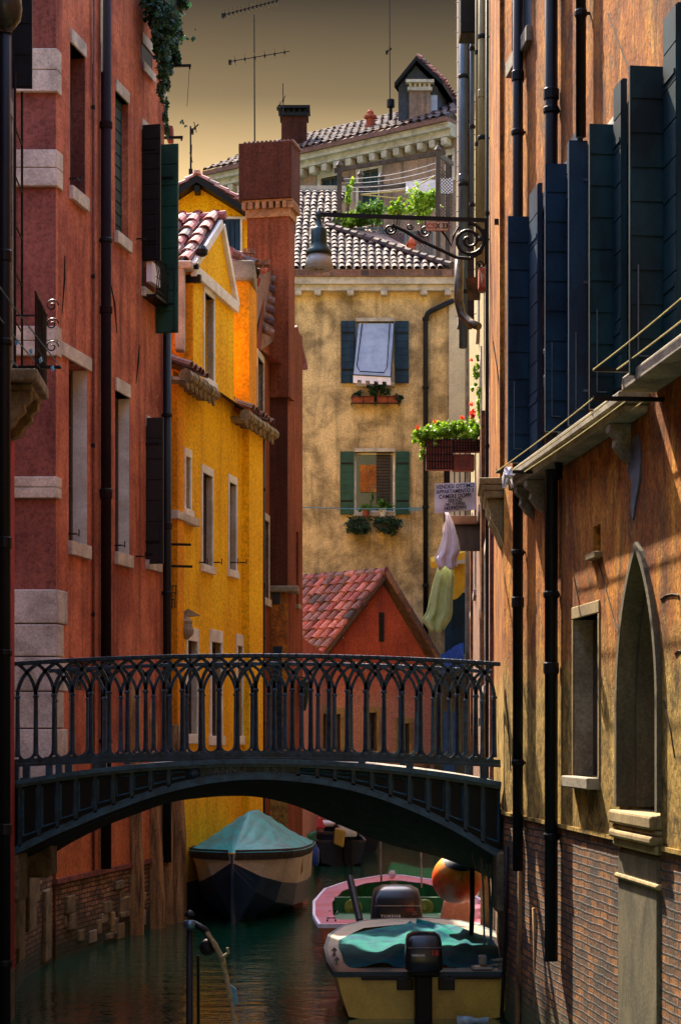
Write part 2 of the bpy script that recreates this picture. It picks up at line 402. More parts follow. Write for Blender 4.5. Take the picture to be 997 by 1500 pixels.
M['shutteal'] = gen('dark_teal_shutter_paint', (.008, .050, .062), (.003, .015, .021), .55, scale=3, coord='pos', stretch=(1,1,.4), bs=.2, spec=.25)
M['shutgreen'] = gen('green_shutter_paint', (.005, .075, .050), (.003, .035, .026), .5, scale=3, coord='pos', stretch=(1,1,.4))
M['shutblack'] = gen('peeling_black_shutter', (.012, .010, .010), (.35, .30, .24), .6, scale=2.6, coord='pos', stretch=(2,2,.5))
nn_ = M['shutblack'].node_tree
for nd in nn_.nodes:
    if nd.type == 'VALTORGB' and nd.color_ramp.elements[1].position > .61 and nd.color_ramp.elements[1].position < .63:
        nd.color_ramp.elements[0].position = .26; nd.color_ramp.elements[1].position = .29
M['dark'] = gen('dark_interior', (.010, .010, .012), (.005, .005, .006), .5, coord='pos')
M['teal_blind'] = gen('blue_green_blind', (.05, .13, .16), (.03, .08, .10), .6, coord='pos', scale=3)
M['glass'] = gen('window_glass', (.02, .025, .03), (.01, .012, .015), .12, coord='pos', bs=.05, spec=.9)
M['wood'] = gen('weathered_pile_wood', (.46, .25, .09), (.07, .035, .016), .85, scale=5, bs=1.0, stretch=(2.5, 2.5, .25), coord='pos', fine=.7)
M['woodpost'] = gen('grey_terrace_timber', (.10, .075, .06), (.04, .03, .028), .8, scale=5, bs=.6, coord='pos', stretch=(1,1,.3))
M['tile_pink'] = tilemat('pink_clay_tiles', [(.12, .08, .08), (.42, .15, .12), (.55, .24, .20), (.30, .10, .10), (.60, .30, .24), (.10, .09, .10)])
M['tile_brown'] = tilemat('brown_clay_tiles', [(.02, .014, .018), (.085, .044, .032), (.16, .09, .06), (.035, .022, .024), (.11, .045, .032), (.022, .018, .026)])
M['tile_red'] = tilemat('red_clay_tiles', [(.05, .045, .055), (.40, .10, .09), (.50, .18, .15), (.08, .06, .065), (.34, .09, .085), (.16, .11, .11), (.44, .14, .12)])
M['tile_dark'] = tilemat('dark_clay_tiles', [(.05, .04, .045), (.20, .09, .07), (.28, .16, .11), (.09, .06, .06)])
M['tilebase'] = gen('tile_bed', (.09, .05, .04), (.04, .025, .02), .9, coord='pos')
M['gutter_stone'] = gen('mossy_gutter_stone', (.34, .27, .15), (.12, .09, .05), .85, coord='pos', bs=.8, fine=.8)
M['leaf'] = leafmat('bright_leaves', (.10, .26, .012), (.22, .42, .02), (.42, .55, .04))
M['leafdark'] = leafmat('dark_leaves', (.008, .03, .02), (.018, .06, .03), (.04, .12, .05))
M['leafmid'] = leafmat('green_leaves', (.03, .10, .015), (.08, .20, .02), (.16, .30, .03))
M['petal'] = leafmat('red_petals', (.70, .03, .01), (.85, .08, .02), (.90, .16, .05))
M['terracotta'] = gen('terracotta_pot', (.36, .09, .05), (.18, .05, .035), .8, coord='pos')
M['cloth_white'] = gen('white_cloth', (.92, .88, .92), (.76, .70, .82), .9, coord='pos', scale=4, fine=.1)
M['cloth_green'] = gen('green_cloth', (.60, .74, .32), (.42, .56, .22), .9, coord='pos', scale=4, fine=.15)
M['cloth_awn'] = gen('blue_grey_awning_cloth', (.38, .45, .58), (.28, .34, .46), .9, coord='pos', scale=3, fine=.15)
M['ink'] = gen('dark_ink', (.006, .003, .014), (.004, .002, .010), .9, spec=.1)
M['lamp_green'] = gen('dark_green_lamp_paint', (.012, .05, .045), (.006, .022, .022), .35, metal=.2, coord='pos')
M['lampglass'] = gen('frosted_lamp_glass', (.42, .46, .42), (.34, .37, .34), .3, coord='pos', fine=.1)
M['copper'] = gen('copper_funnel', (.14, .09, .05), (.04, .03, .022), .35, metal=.6, coord='pos')
# ================= SETTING =================
# water
wm, n, b = newmat('canal_water')
p = pos(n)
b.inputs['Base Color'].default_value = (.004, .050, .026, 1); b.inputs['Roughness'].default_value = .02
b.inputs['IOR'].default_value = 1.5; b.inputs['Specular IOR Level'].default_value = 1.0
w1 = noise(n, mapping(n, p, (.8, 1.6, 1)), 2.0, 2, .5, .3); w2 = noise(n, mapping(n, p, (1.2, 3.0, 1)), 6.5, 2, .5, .2)
bump(n, b, math_(n, 'ADD', w1, math_(n, 'MULTIPLY', w2, .28)), .34, .05)
mb = MB(); mb.face([(-400, -60, 0), (400, -60, 0), (400, 900, 0), (-400, 900, 0)])
tag(mb.build('water', wm), 'dark green canal water with slow ripples', None, kind='structure')
mb = MB(); mb.face([(-400, -60, -1.2), (400, -60, -1.2), (400, 900, -1.2), (-400, 900, -1.2)])
tag(mb.build('canal_bed', M['dark']), None, None, kind='structure')
# left landing between the near house and the pink house
mb = MB()
qp = [(-3.26, 18.55), (-3.42, 20.0), (-3.55, 21.5), (-3.48, 23.25)]
for a, c in zip(qp[:-1], qp[1:]):
    L = math.dist(a, c); s0 = math.dist(qp[0], a)
    mb.face([(*a, -1), (*c, -1), (*c, 1.35), (*a, 1.35)], [(s0, -1), (s0+L, -1), (s0+L, 1.35), (s0, 1.35)])
tag(mb.build('quay_wall', M['brickdark']), None, None, kind='structure')
mb = MB()
for a, c in zip(qp[:-1], qp[1:]):
    mb.hexa([(a[0]-.4, a[1], 1.35), (a[0]+.03, a[1], 1.35), (c[0]+.03, c[1]-.01, 1.35), (c[0]-.4, c[1]-.01, 1.35),
             (a[0]-.4, a[1], 2.2), (a[0]+.03, a[1], 2.2), (c[0]+.03, c[1]-.01, 2.2), (c[0]-.4, c[1]-.01, 2.2)])
mb.box(-8, -3.75, 18.6, 23.2, 1.9, 2.18)
# big irregular quay blocks low down
for (sx_, y_, z0_, z1_, wd) in ((-3.50, 21.2, .55, 1.34, .5), (-3.55, 21.9, .8, 1.34, .35), (-3.52, 22.5, .05, .9, .45), (-3.48, 20.4, .3, 1.34, .4), (-3.42, 19.6, .5, 1.3, .5)):
    mb.box(sx_-.3, sx_+.06, y_, y_+wd, z0_, z1_)
tag(mb.build('quay', M['quaystone'], bevel=.02), None, None, kind='structure')

def bldg(name, loc, label, cat='building', group=None): return empty(name, loc, label, cat, group)

def plank_shutter(par, name, W, s0, s1, z0, z1, o0, o1, mat, ax='s', planks=8, hooks=True):
    """boarded shutter leaf; axis 's': lies along the wall, 'o': stands out at right angles to it"""
    mb = MB(); t = .035
    if ax == 's':
        mb.wbox(W, s0, s1, z0, z1, o0, o0+t)
        for k in range(planks):
            a = z0+(z1-z0)*k/planks; c = z0+(z1-z0)*(k+1)/planks
            mb.wbox(W, s0+.012, s1-.012, a+.006, c-.006, o0+t, o0+t+.008)
        for z in (z0+.18*(z1-z0), z0+.8*(z1-z0)): mb.wbox(W, s0+.03, s1-.02, z, z+.03, o0+t+.008, o0+t+.016)
    else:
        mb.wbox(W, s0, s0+t, z0, z1, o0, o1)
        sg = -1 if s1 < s0 else 1
        for k in range(planks):
            a = z0+(z1-z0)*k/planks; c = z0+(z1-z0)*(k+1)/planks
            for side in (s0-.009, s0+t):
                mb.wbox(W, side, side+.009, a+.011, c-.011, o0+.008, o1-.008)
    return mb.build(name, mat, par)

def window(par, W, h, pane='glass', rec=.18, lintel=.16, sill=.14, jamb=0, stone='stone', bars=True, side=None, proud=.025, split=True, name='window'):
    """opening h=(s0,s1,z0,z1): pane with glazing bars, stone frame, sill"""
    s0, s1, z0, z1 = h[:4]; mb = MB()
    mb.wbox(W, s0, s1, z0, z1, -rec-.05, -rec+.005)
    wdw = mb.build(name, M[pane], par)
    if bars:
        mb = MB(); mid = (s0+s1)/2
        mb.wbox(W, s0, s0+.05, z0, z1, -rec+.006, -rec+.04); mb.wbox(W, s1-.05, s1, z0, z1, -rec+.006, -rec+.04)
        mb.wbox(W, s0+.05, s1-.05, z0, z0+.06, -rec+.006, -rec+.038); mb.wbox(W, s0+.05, s1-.05, z1-.06, z1, -rec+.006, -rec+.038)
        if split:
            mb.wbox(W, mid-.03, mid+.03, z0+.06, z1-.06, -rec+.006, -rec+.036)
            for q in (.34, .67): mb.wbox(W, s0+.05, s1-.05, z0+(z1-z0)*q-.012, z0+(z1-z0)*q+.012, -rec+.007, -rec+.03)
        mb.build('sash', M['woodpost'] if pane != 'glass' else M['white'], wdw)
    if lintel or jamb:
        mb = MB(); j = jamb
        if lintel: mb.wbox(W, s0-j, s1+j, z1-.0, z1+lintel, -rec+.02, proud)
        if jamb:
            mb.wbox(W, s0-j, s0, z0, z1-.001, -rec+.02, proud-.002); mb.wbox(W, s1, s1+j, z0, z1-.001, -rec+.02, proud-.002)
        mb.build('frame', M[stone], wdw, bevel=.008)
    if side:   # pale inner reveal facing the camera
        mb = MB(); mb.wbox(W, s1-.004, s1+.002, z0, z1-.002, -rec+.045, -.004); mb.build('reveal', M[side], wdw)
    if sill:
        mb = MB(); mb.wbox(W, s0-jamb-.03, s1+jamb+.03, z0-sill, z0, -rec+.045, proud+.03); mb.build('sill', M[stone], wdw, bevel=.008)
    return wdw

def pipe(name, x, y, z0, z1, r, mat, label, cat='downpipe', clamps=4, top=None, parent=None, group=None, joints=True, wallv=(0,0,0)):
    root = empty(name, (x, y, z0), label, cat, group)
    mb = MB(); pts = [(x, y, z0), (x, y, z1)]
    if top: pts += [tuple(q) for q in top]
    mb.tube(pts, r, 12); mb.build('pipe', M[mat], root, smooth=True)
    for k in range(clamps):
        z = z0+(z1-z0)*(k+.5)/clamps; mb = MB()
        mb.lathe([(r*1.12, 0), (r*1.25, .012), (r*1.25, .045), (r*1.12, .058)], (x, y, z), 12)
        mb.bar((x, y, z+.03), (x+wallv[0]*.15, y+wallv[1]*.15, z+.03), .02)
        mb.build('clamp', M['iron'], root)
    if joints:
        for k in range(1, max(2, int((z1-z0)/2.4))):
            mb = MB(); mb.lathe([(r*1.05, 0), (r*1.2, .01), (r*1.2, .09), (r*1.05, .1)], (x, y, z0+k*2.4), 12)
            mb.build('joint', M[mat], root)
    return root

def hook(par, W, s, z, L=.18):
    mb = MB(); mb.bar(W.pt(s, z, 0), W.pt(s, z, .10), .018); mb.bar(W.pt(s-.02, z, .10), W.pt(s+.12, z, .10), .014); mb.bar(W.pt(s+.12, z-.02, .10), W.pt(s+.12, z+.07, .10), .014)
    return mb.build('shutter_hook', M['iron'], par)

def tiles(mb, e0, e1, up, cols, rows, r=None, keep=None, sag=.012, jit=1.0, pan=True):
    """rows of clay cover tiles from the eave e0-e1 up the slope"""
    e0, e1, up = Vector(e0), Vector(e1), Vector(up); ex = (e1-e0); wd = ex.length/cols; X = ex.normalized(); U = up.normalized()
    N = X.cross(U).normalized()
    if N.z < 0: N = -N
    r = r or wd*.36; seg = 5; rl = up.length/rows
    for c in range(cols):
        for k in range(rows):
            u_ = (c+.5)/cols; v_ = (k+.5)/rows
            if keep and not keep(u_, v_): continue
            jx = rnd(-.08, .08)*wd*jit; ja = rnd(-.05, .05)*jit; jz = rnd(0, .014)*jit; jl = rnd(-.06, .06)*rl*jit
            a = e0+ex*u_+U*(k*rl+jl)+X*jx+N*(jz+.03); Lr = rl*1.22
            d = (U+X*ja).normalized(); b_ = a+d*Lr-N*.028
            base = len(mb.v)
            for q, rr in ((a, r*1.12), (b_, r*.86)):
                for th in (0, 1):
                    r2 = rr-(.018 if th else 0)
                    for i in range(seg+1):
                        t = math.pi*i/seg; mb.v.append(q+X*r2*math.cos(t)+N*r2*math.sin(t)*.85)
            s1 = seg+1
            for i in range(seg):
                mb.f.append([base+i, base+i+1, base+2*s1+i+1, base+2*s1+i])
                mb.f.append([base+i, base+s1+i, base+s1+i+1, base+i+1])
    return mb

# ================= LEFT: near house at the frame edge =================
b1 = bldg('canal_house', (-3.1, 17.3, 0), 'dark near near house with a red strip of plaster and a barred balcony window', 'house')
W1 = Wall((-3.06, -8), (-3.06, 16.6), (1, 0)); W1b = Wall((-3.06, 16.6), (-3.15, 18.5), (1, 0))
mb = MB(); facade(mb, W1, 0, W1.L, -1, 11.5)
h1 = (.9, 1.55, 6.2, 8.6)
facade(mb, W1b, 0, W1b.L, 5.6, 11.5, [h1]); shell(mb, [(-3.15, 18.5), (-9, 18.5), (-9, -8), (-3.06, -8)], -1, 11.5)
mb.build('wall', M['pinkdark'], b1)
mb = MB(); facade(mb, W1b, 0, W1b.L, .5, 5.6); mb.build('red_wall', plaster('red_painted_plaster', (.42, .05, .03), (.28, .03, .02), (.12, .02, .015), stainamt=.5), b1)
mb = MB(); facade(mb, W1b, 0, W1b.L, -1, .5); mb.build('stone_base', M['quaystone'], b1)
window(b1, W1b, h1, 'glass', jamb=.06, stone='stone_dim')
W1s = Wall((-3.19, 18.52), (-9, 18.52), (0, 1))
# open black shutters standing off the wall
mb = MB()
for (s_, z0_, z1_, o_) in ((1.62, ZP(132, 18.3), 10.6, .17),):
    mb.wbox(W1b, s_, s_+.04, z0_, z1_, .01, o_+.03)
    for k in range(9): mb.wbox(W1b, s_-.008, s_, z0_+.3*k+.01, z0_+.3*k+.28, .015, o_+.02)
mb.build('shutter', M['iron'], b1)
mb = MB()
for s_ in (1.2, 1.75): mb.tube([W1b.pt(s_, 6.1, .09), W1b.pt(s_, ZP(132, 18.3), .09)], .012, 6)
for k in range(5): mb.tube([W1b.pt(1.2, 6.6+.45*k, .09), W1b.pt(1.75, 6.6+.45*k, .09)], .009, 6)
mb.build('window_grille', M['iron'], b1)

# small balcony with scroll ironwork at the corner of that house
bal = empty('balcony', (-3.1, 18.2, 5.9), 'small dark stone balcony with curled iron railing high on the left edge', 'balcony')
mb = MB(); mb.wbox(W1b, .9, 1.9, 5.98, 6.1, 0, .33); mb.wbox(W1b, 1.0, 1.85, 5.92, 5.98, 0, .27); mb.build('slab', M['quaystone'], bal, bevel=.02)
for s_ in (1.05, 1.62):
    mb = MB(); pr = [(0, 5.92), (.26, 5.92), (.25, 5.84), (.19, 5.79), (.20, 5.74), (.13, 5.68), (.09, 5.60), (0, 5.56)]
    mb.prism([W1b.pt(s_, z, o) for o, z in pr], W1b.d3()*.16); mb.build('corbel', M['quaystone'], bal, bevel=.01)
mb = MB()
for k in range(8):
    s_ = .92+.13*k; mb.tube([W1b.pt(s_, 6.1, .31), W1b.pt(s_, 6.8, .31)], .007, 6)
mb.tube([W1b.pt(.9, 6.8, .31), W1b.pt(1.9, 6.8, .31), W1b.pt(1.9, 6.8, 0)], .010, 6); mb.tube([W1b.pt(.9, 6.3, .32), W1b.pt(1.9, 6.3, .32), W1b.pt(1.9, 6.3, 0)], .009, 6)
for zz in (6.72, 6.9, 6.5):
    c = W1b.pt(1.9, zz, .36)
    mb.tube([c+Vector((math.cos(t)*(.065-.006*t), 0, math.sin(t)*(.065-.006*t))) for t in [i*.45 for i in range(20)]], .007, 5)
mb.build('railing', M['iron'], bal)

# pink house landing side strip: cream door frame, white block
pipe('drainpipe', XP(7, 16.0), 16.0, -.5, 12.5, .052, 'pipe', 'thick black drainpipe running the full height of the left edge', clamps=5, wallv=(-1,0,0))

# drying racks at left: two iron arms with blue ropes
def rack(name, label, a0, a1, b0, b1, n, mat_rope, rag=None, arm=None, sag=.03):
    """a0-a1 and b0-b1: the two arms (wall end, outer end); ropes run between"""
    root = empty(name, a0, label, 'drying rack', None)
    a0, a1, b0, b1 = map(Vector, (a0, a1, b0, b1))
    for p_, q_ in ((a0, a1), (b0, b1)):
        mb = MB(); mb.bar(p_, q_, .028, .028); mb.build('arm', arm or M['iron'], root)
    for k in range(n):
        t = .25+.75*k/(n-1) if n > 1 else 1
        p_, q_ = a0.lerp(a1, t), b0.lerp(b1, t)
        mb = MB(); mb.tube([p_.lerp(q_, u)-Vector((0, 0, sag*4*u*(1-u))) for u in [i/8 for i in range(9)]], .006, 5); mb.build('rope', mat_rope, root)
    return root
M['rope_blue'] = gen('blue_plastic_cord', (.12, .34, .48), (.06, .20, .32), .6, coord='pos')
M['rope_yel'] = gen('yellow_plastic_cord', (.62, .52, .20), (.40, .33, .12), .6, coord='pos')
M['rope'] = gen('worn_rope', (.38, .30, .18), (.18, .14, .08), .9, coord='pos', bs=.8, scale=20)
zr = ZP(538, 17.9)
rack('drying_rack', 'iron drying rack with pale blue cords and knotted clips by the left balcony', (-3.15, 17.9, zr), (XP(90, 17.9), 17.9, zr), (-3.06, 13.0, zr+.05), (-2.62, 13.0, zr+.05), 3, M['rope_blue'])
mb = MB()
for k in range(6): mb.obox((XP(80-k*9, 17.86)+rnd(-.02, .02), 17.8-.3*k, zr-.03+.02*k), (.008, .004, .008), (0, .03, .01), (-.006, 0, .022))
tag(mb.build('clothes_peg', M['rope_blue']), 'cluster of blue clothes pegs clipped on the left rack cords', 'peg')
# black globe lamp hanging in the upper left corner
lamp2 = empty('wall_lantern', P(8, 20, 15.0), 'dim round glass lantern in the top left corner', 'lantern')
mb = MB(); c = P(8, 12, 15.0); mb.lathe([(.02, .2), (.10, .17), (.125, .08), (.135, 0), (.12, -.09), (.07, -.16), (.02, -.18)], c, 20); mb.build('globe', gen('smoked_glass', (.035, .04, .03), (.02, .024, .02), .25, coord='pos'), lamp2, smooth=True)
mb = MB(); mb.lathe([(.03, 0), (.05, .03), (.02, .08)], c+Vector((0, 0, .2)), 12); mb.bar(c+Vector((0, 0, .27)), c+Vector((-.45, 0, .3)), .025); mb.build('arm', M['iron'], lamp2)

# ================= pink house =================
A = (-3.45, 23.2); Bp = (-2.55, 27.7)
WP = Wall(A, Bp, (1, 0)); ZT = 12.0
pk = bldg('pink_house', (-3.45, 23.2, 0), 'tall terracotta pink house on the left bank with white corner stones and tall windows', 'house')
ph = []
def PH(*a, **k): h = WP.hole(*a, **k); ph.append(h); return h
w_u1 = PH(103, 125, 62, 272); w_u2 = PH(169, 188, 133, 338); w_u3 = WP.hole(207, 223, 62, 90)
w_l1 = PH(101, 128, 527, 792); w_l2 = PH(169, 190, 572, 808); w_l3 = PH(214, 232, 625, 820); w_m3 = PH(208, 226, 190, 420)
w_vent = PH(102, 127, 968, 1010)
mb = MB(); facade(mb, WP, 0, WP.L, .95, ZT, ph, rec=.24)
shell(mb, [Bp, (-7.0, 28.6), (-8.5, 23.2)], -1, ZT, cap=False); mb.face([(*A, ZT), (*Bp, ZT), (-7, 28.6, ZT), (-8.5, 23.2, ZT)]); mb.face([WP.pt(0, ZT), WP.pt(WP.L, ZT), WP.pt(WP.L, 13.75)]); mb.build('wall', M['pink'], pk)
mb = MB(); WF = Wall((-8.5, 23.2), A, (0, -1)); facade(mb, WF, 0, WF.L, 2.2, ZT); mb.build('front_wall', M['pinkdark'], pk)  # shade of this face comes from the darker plaster colour
mb = MB(); facade(mb, WP, 0, WP.L, -1, .95); mb.build('brick_base', M['brickdark'], pk)
mb = MB(); mb.wbox(WP, -.05, WP.L, .93, .99, -.02, .045); mb.build('ledge', M['pinkdark'], pk)
# loose stones and patches in the foot of the wall
for k in range(26):
    s_ = rnd(.05, 4.2); z_ = rnd(-.05, .78); w_ = rnd(.12, .42); h_ = rnd(.07, .22); mb = MB(); mb.wbox(WP, s_, s_+w_, z_, z_+h_, -.02, rnd(.012, .05))
    mb.build('rubble_stone', M[random.choice(['quaystone', 'stone_dim', 'quaystone', 'stone_ocra'])], pk, bevel=.015)
# quoins
for (y0, y1, k1, lit) in ((72, 136, 16, 1), (220, 274, 15, 1), (478, 522, 12, 1), (698, 730, 8, 1)):
    mb = MB(); z0, z1 = ZP(y1, 23.2), ZP(y0, 23.2)
    n_ = 2
    for q in range(n_):
        za = z0+(z1-z0)*q/n_; zb = z0+(z1-z0)*(q+1)/n_-.006
        s_ = .13+.05*(k1 % 2)
        mb.hexa([(-4.05, 23.14, za), (-3.43, 23.14, za), WP.pt(s_, za, .03), (-4.05, 24, za), (-4.05, 23.14, zb), (-3.43, 23.14, zb), WP.pt(s_, zb, .03), (-4.05, 24, zb)])
    mb.build('corner_stone', M['stone'], pk, bevel=.012)
# stacked white base block
blk = MB()
za = 2.2
for k, (hh, wd) in enumerate(((.62, 0), (.45, .02), (.42, 0), (.40, .03), (.42, 0), (.0, 0))):
    if hh == 0: break
    zb = za+hh-.012; s_ = .34+wd*6 if k % 2 == 0 else .20
    blk.hexa([(-4.05, 23.12, za), (-3.42, 23.12, za), WP.pt(s_, za, .035), (-4.05, 24, za), (-4.05, 23.12, zb), (-3.42, 23.12, zb), WP.pt(s_, zb, .035), (-4.05, 24, zb)]); za += hh
z0 = ZP(865, 23.2)
blk.build('base_stone', gen('pale_worn_stone', (.55, .52, .48), (.30, .27, .24), .85, scale=2.5, coord='pos', bs=.8, fine=.7), pk, bevel=.015)
# corner wall colour in the front: stone lintel carried round the corner over the lower window
mb = MB(); mb.wbox(WP, .02, w_l1[1]+.12, w_l1[3], w_l1[3]+.17, -.02, .03); mb.build('lintel', M['stone'], pk, bevel=.01)
window(pk, WP, w_u1, 'dark', rec=.22, side='pinkdark', lintel=.18, sill=.17)
window(pk, WP, w_u2, 'shutteal' if 0 else 'dark', rec=.13, lintel=.16, sill=.16)
window(pk, WP, w_u3, 'dark', rec=0, lintel=.15, sill=.13, bars=False)
window(pk, WP, w_l1, 'dark', rec=.235, side='white', lintel=0, sill=.17)
window(pk, WP, w_l2, 'dark', rec=.2, side='white', lintel=.18, sill=.17)
window(pk, WP, w_l3, 'dark', rec=.2, lintel=.16, sill=.13)
window(pk, WP, w_m3, 'dark', rec=.2, lintel=.16, sill=.13)
window(pk, WP, w_vent, 'dark', rec=.1, lintel=.06, sill=.0, stone='pink')
mb = MB(); mb.wbox(WP, w_u2[0]+.02, w_u2[1]-.02, w_u2[2], w_u2[3], -.12, -.09)
for k in range(12): mb.wbox(WP, w_u2[0]+.04, w_u2[1]-.04, w_u2[2]+k*.16+.01, w_u2[2]+k*.16+.14, -.09, -.078)
mb.build('shutter', M['shutteal'], pk)
for h in (w_u1, w_l1, w_l2, w_l3): hook(pk, WP, h[0]-.02, h[2]+.08)
hook(pk, WP, WP.s_px(200), WP.z_py(350, WP.s_px(200))); hook(pk, WP, WP.s_px(199), WP.z_py(815, WP.s_px(199)))
# black peeling shutter standing out, green shutters above
def out_shutter(par, W, pxh, pxo, pyt, pyb, mat, planks=9, name='shutter'):
    """leaf opened at right angles: hinge at pxh, outer edge towards pxo; seen face has boards"""
    s = W.s_px(pxh); Y = W.pt(s, 0).y; wd = abs(pxo-pxh)*Y/F
    zt, zb = ZP(pyt, Y), ZP(pyb, Y); mb = MB()
    mb.wbox(W, s, s+.04, zb, zt, .004, wd)
    for k in range(planks):
        a = zb+(zt-zb)*k/planks; c = zb+(zt-zb)*(k+1)/planks
        for q in ((s-.010, s), (s+.04, s+.05)): mb.wbox(W, q[0], q[1], a+.010, c-.010, .012, wd-.012)
    o = mb.build(name, mat, par, bevel=.003)
    mb = MB(); mb.bar(W.pt(s-.03, zb+.02, wd*.85), W.pt(s-.03, zb+(zt-zb)*.35, wd*.85), .012); mb.bar(W.pt(s-.03, zb+.02, wd*.85), W.pt(s-.03, zb+.02, wd*.7), .012)
    for q in (.15, .82): mb.bar(W.pt(s-.016, zb+(zt-zb)*q, .0), W.pt(s-.016, zb+(zt-zb)*q, wd*.8), .014, .03)
    mb.build('bolt', M['iron'], o)
    return o
out_shutter(pk, WP, 214, 240, 612, 826, M['shutblack'], 7)
out_shutter(pk, WP, 208, 236, 183, 382, M['iron'], 9)
out_shutter(pk, WP, 228, 262, 212, 488, M['shutgreen'], 9)
# cracks in the plaster, laid on as thin dark tubes
for (px, y0, y1, px2) in ((95, 375, 462, 91), (204, 505, 565, 199), (162, 415, 482, 171)):
    s_, s2 = WP.s_px(px), WP.s_px(px2); z0_, z1_ = WP.z_py(y1, s_), WP.z_py(y0, s_)
    mb = MB(); mb.tube([WP.pt(s_, z1_, .004), WP.pt((s_+s2)/2+.03, (z0_*.4+z1_*.6), .004), WP.pt(s2, z0_, .004)], [.006, .016, .004], 5); mb.build('wall_crack', M['iron'], pk)
s_ = WP.s_px(146); pt_ = WP.pt(s_, 0, .09); pipe('drainpipe', pt_.x, pt_.y, 1.0, 14.0, .068, 'pipered', 'dark red brown drainpipe between the tall windows of the pink house', wallv=(-1, 0, 0))
s_ = WP.s_px(134); pt_ = WP.pt(s_, 0, .03); pipe('conduit', pt_.x, pt_.y, 1.0, 14.0, .018, 'pinkdark', 'thin cable conduit beside the drainpipe on the pink house', 'conduit', clamps=6, joints=False, wallv=(-1, 0, 0))
pt_ = WP.pt(WP.L-.12, 0, .08); pipe('drainpipe', pt_.x, pt_.y, .9, 8.6, .06, 'pipe', 'black drainpipe at the far corner of the pink house beside the yellow wall', wallv=(-1, 0, 0), clamps=3)
# little iron basket balcony with laundry
bx = empty('window_basket', WP.pt(WP.s_px(215), ZP(450, 27)), 'small iron window basket with folded cloth below the green shutter', 'basket')
sA, sB = WP.s_px(209), WP.s_px(228); zA, zB = ZP(448, 27.2), ZP(388, 27.2)
mb = MB(); mb.wbox(WP, sA, sB, zA, zA+.04, 0, .20)
for k in range(8):
    s_ = sA+(sB-sA)*k/7; mb.tube([WP.pt(s_, zA, .19), WP.pt(s_, zA+.3, .22), WP.pt(s_, zB, .17)], .008, 5)
for k in range(3): mb.tube([WP.pt(sA, zA+.18*k+.1, .20), WP.pt(sB, zA+.18*k+.1, .20)], .007, 5)
mb.tube([WP.pt(sA, zB, 0), WP.pt(sA, zB, .17), WP.pt(sB, zB, .17), WP.pt(sB, zB, 0)], .01, 5); mb.build('basket', M['iron'], bx)
mb = MB(); mb.wbox(WP, sA+.02, sA+.42, zA+.22, zA+.5, .05, .13); mb.build('cloth', M['cloth_white'], bx)
# roof terrace greenery hanging over the far top corner
pot = empty('flower_box', WP.pt(WP.s_px(212), ZP(30, 27)), 'dark flower balcony at the top of the pink house trailing vines against the sky', 'flower box')
mb = MB(); sA, sB = WP.s_px(205), WP.s_px(236)
mb.wbox(WP, sA, WP.L, ZP(18, 27.4), ZP(-30, 27.4), .0, .22); mb.build('box', M['iron'], pot)
mb = MB()
for (px, py, rx, rz_, nn) in ((252, 10, .19, .40, 900), (236, 60, .20, .55, 1100), (252, 70, .16, .35, 600), (232, 20, .2, .4, 600), (243, 165, .06, .36, 200), (246, 245, .07, .22, 140), (262, 45, .07, .1, 50), (256, 25, .10, .12, 60), (245, 120, .05, .4, 120)):
    c = P(px, py, 27.8); mb.leaves(c, (rx*1.15, .28, rz_*1.1), nn, .09)
for (px, py) in ((286, 42), (284, 55), (276, 57), (268, 180), (272, 184), (267, 177), (281, 58)): 
    c = P(px, py, 27.8); mb.leaves(c, (.02, .02, .02), 4, .06)
for (px, py, rx, rz_, nn) in ((222, 10, .14, .30, 700), (232, 45, .13, .40, 800), (240, 100, .10, .4, 500), (246, 30, .16, .4, 700)):
    mb.leaves(P(px, py, 26.5), (rx, .35, rz_), nn, .085)
mb.build('foliage', M['leafdark'], pot)
for (px0, px1, py, lb) in ((244, 280, 96, 'long iron clothes pole jutting from the pink house into the sky'), (250, 268, 201, 'short iron clothes pole jutting out above the green shutter')):
    mb = MB(); mb.bar(P(px0-14, py+1, 27.75), P(px1, py, 27.75), .03, .035); mb.bar(P(px1-2, py, 27.75), P(px1-2, py+5, 27.75), .025)
    mb.tube([P(px1-2, py, 27.75), P(px1-6, py+60 if py < 150 else py+3, 27.75)], .0035, 4)
    tag(mb.build('clothes_pole', M['iron']), lb, 'pole')
mb = MB(); mb.box(XP(245, 27.9), XP(254, 27.9), 27.8, 28.0, ZP(208, 27.9), ZP(186, 27.9)); 
tag(mb.build('flowerpot', M['terracotta'], bevel=.02), 'terracotta flowerpot standing above the green shutter', 'flowerpot')

# ================= yellow house with wall dormer =================
ya = (-2.47, 28.2); yb = (-1.46, 33.3)
WY = Wall(ya, yb, (1, 0)); EZ = 8.12
yh = bldg('yellow_house', (ya[0], ya[1], 0), 'yellow ochre house with white framed gabled dormer and tall narrow windows', 'house')
hs = []
def YH(*a, **k): h = WY.hole(*a, **k); hs.append(h); return h
y1 = YH(271, 278, 668, 745); y2 = YH(296, 310, 692, 826); y3 = YH(335, 345, 706, 834)
y4 = YH(274, 288, 938, 1075); y5 = YH(309, 323, 940, 1078); y6 = YH(347, 354, 946, 1078)
mb = MB(); facade(mb, WY, 0, WY.L, .5, EZ, hs, rec=.16)
shell(mb, [yb, (-5, 34), (-7, 28.2)], -1, EZ, cap=True); mb.face([(*ya, EZ-.3), (*yb, EZ-.3), (-5, 34, EZ-.3), (-7, 28.2, EZ-.3)])
mb.build('wall', M['yellow'], yh)
mb = MB(); WYf = Wall((-6, 28.2), ya, (0, -1)); facade(mb, WYf, 0, WYf.L, -1, EZ); mb.build('front_wall', M['yellow2'], yh)
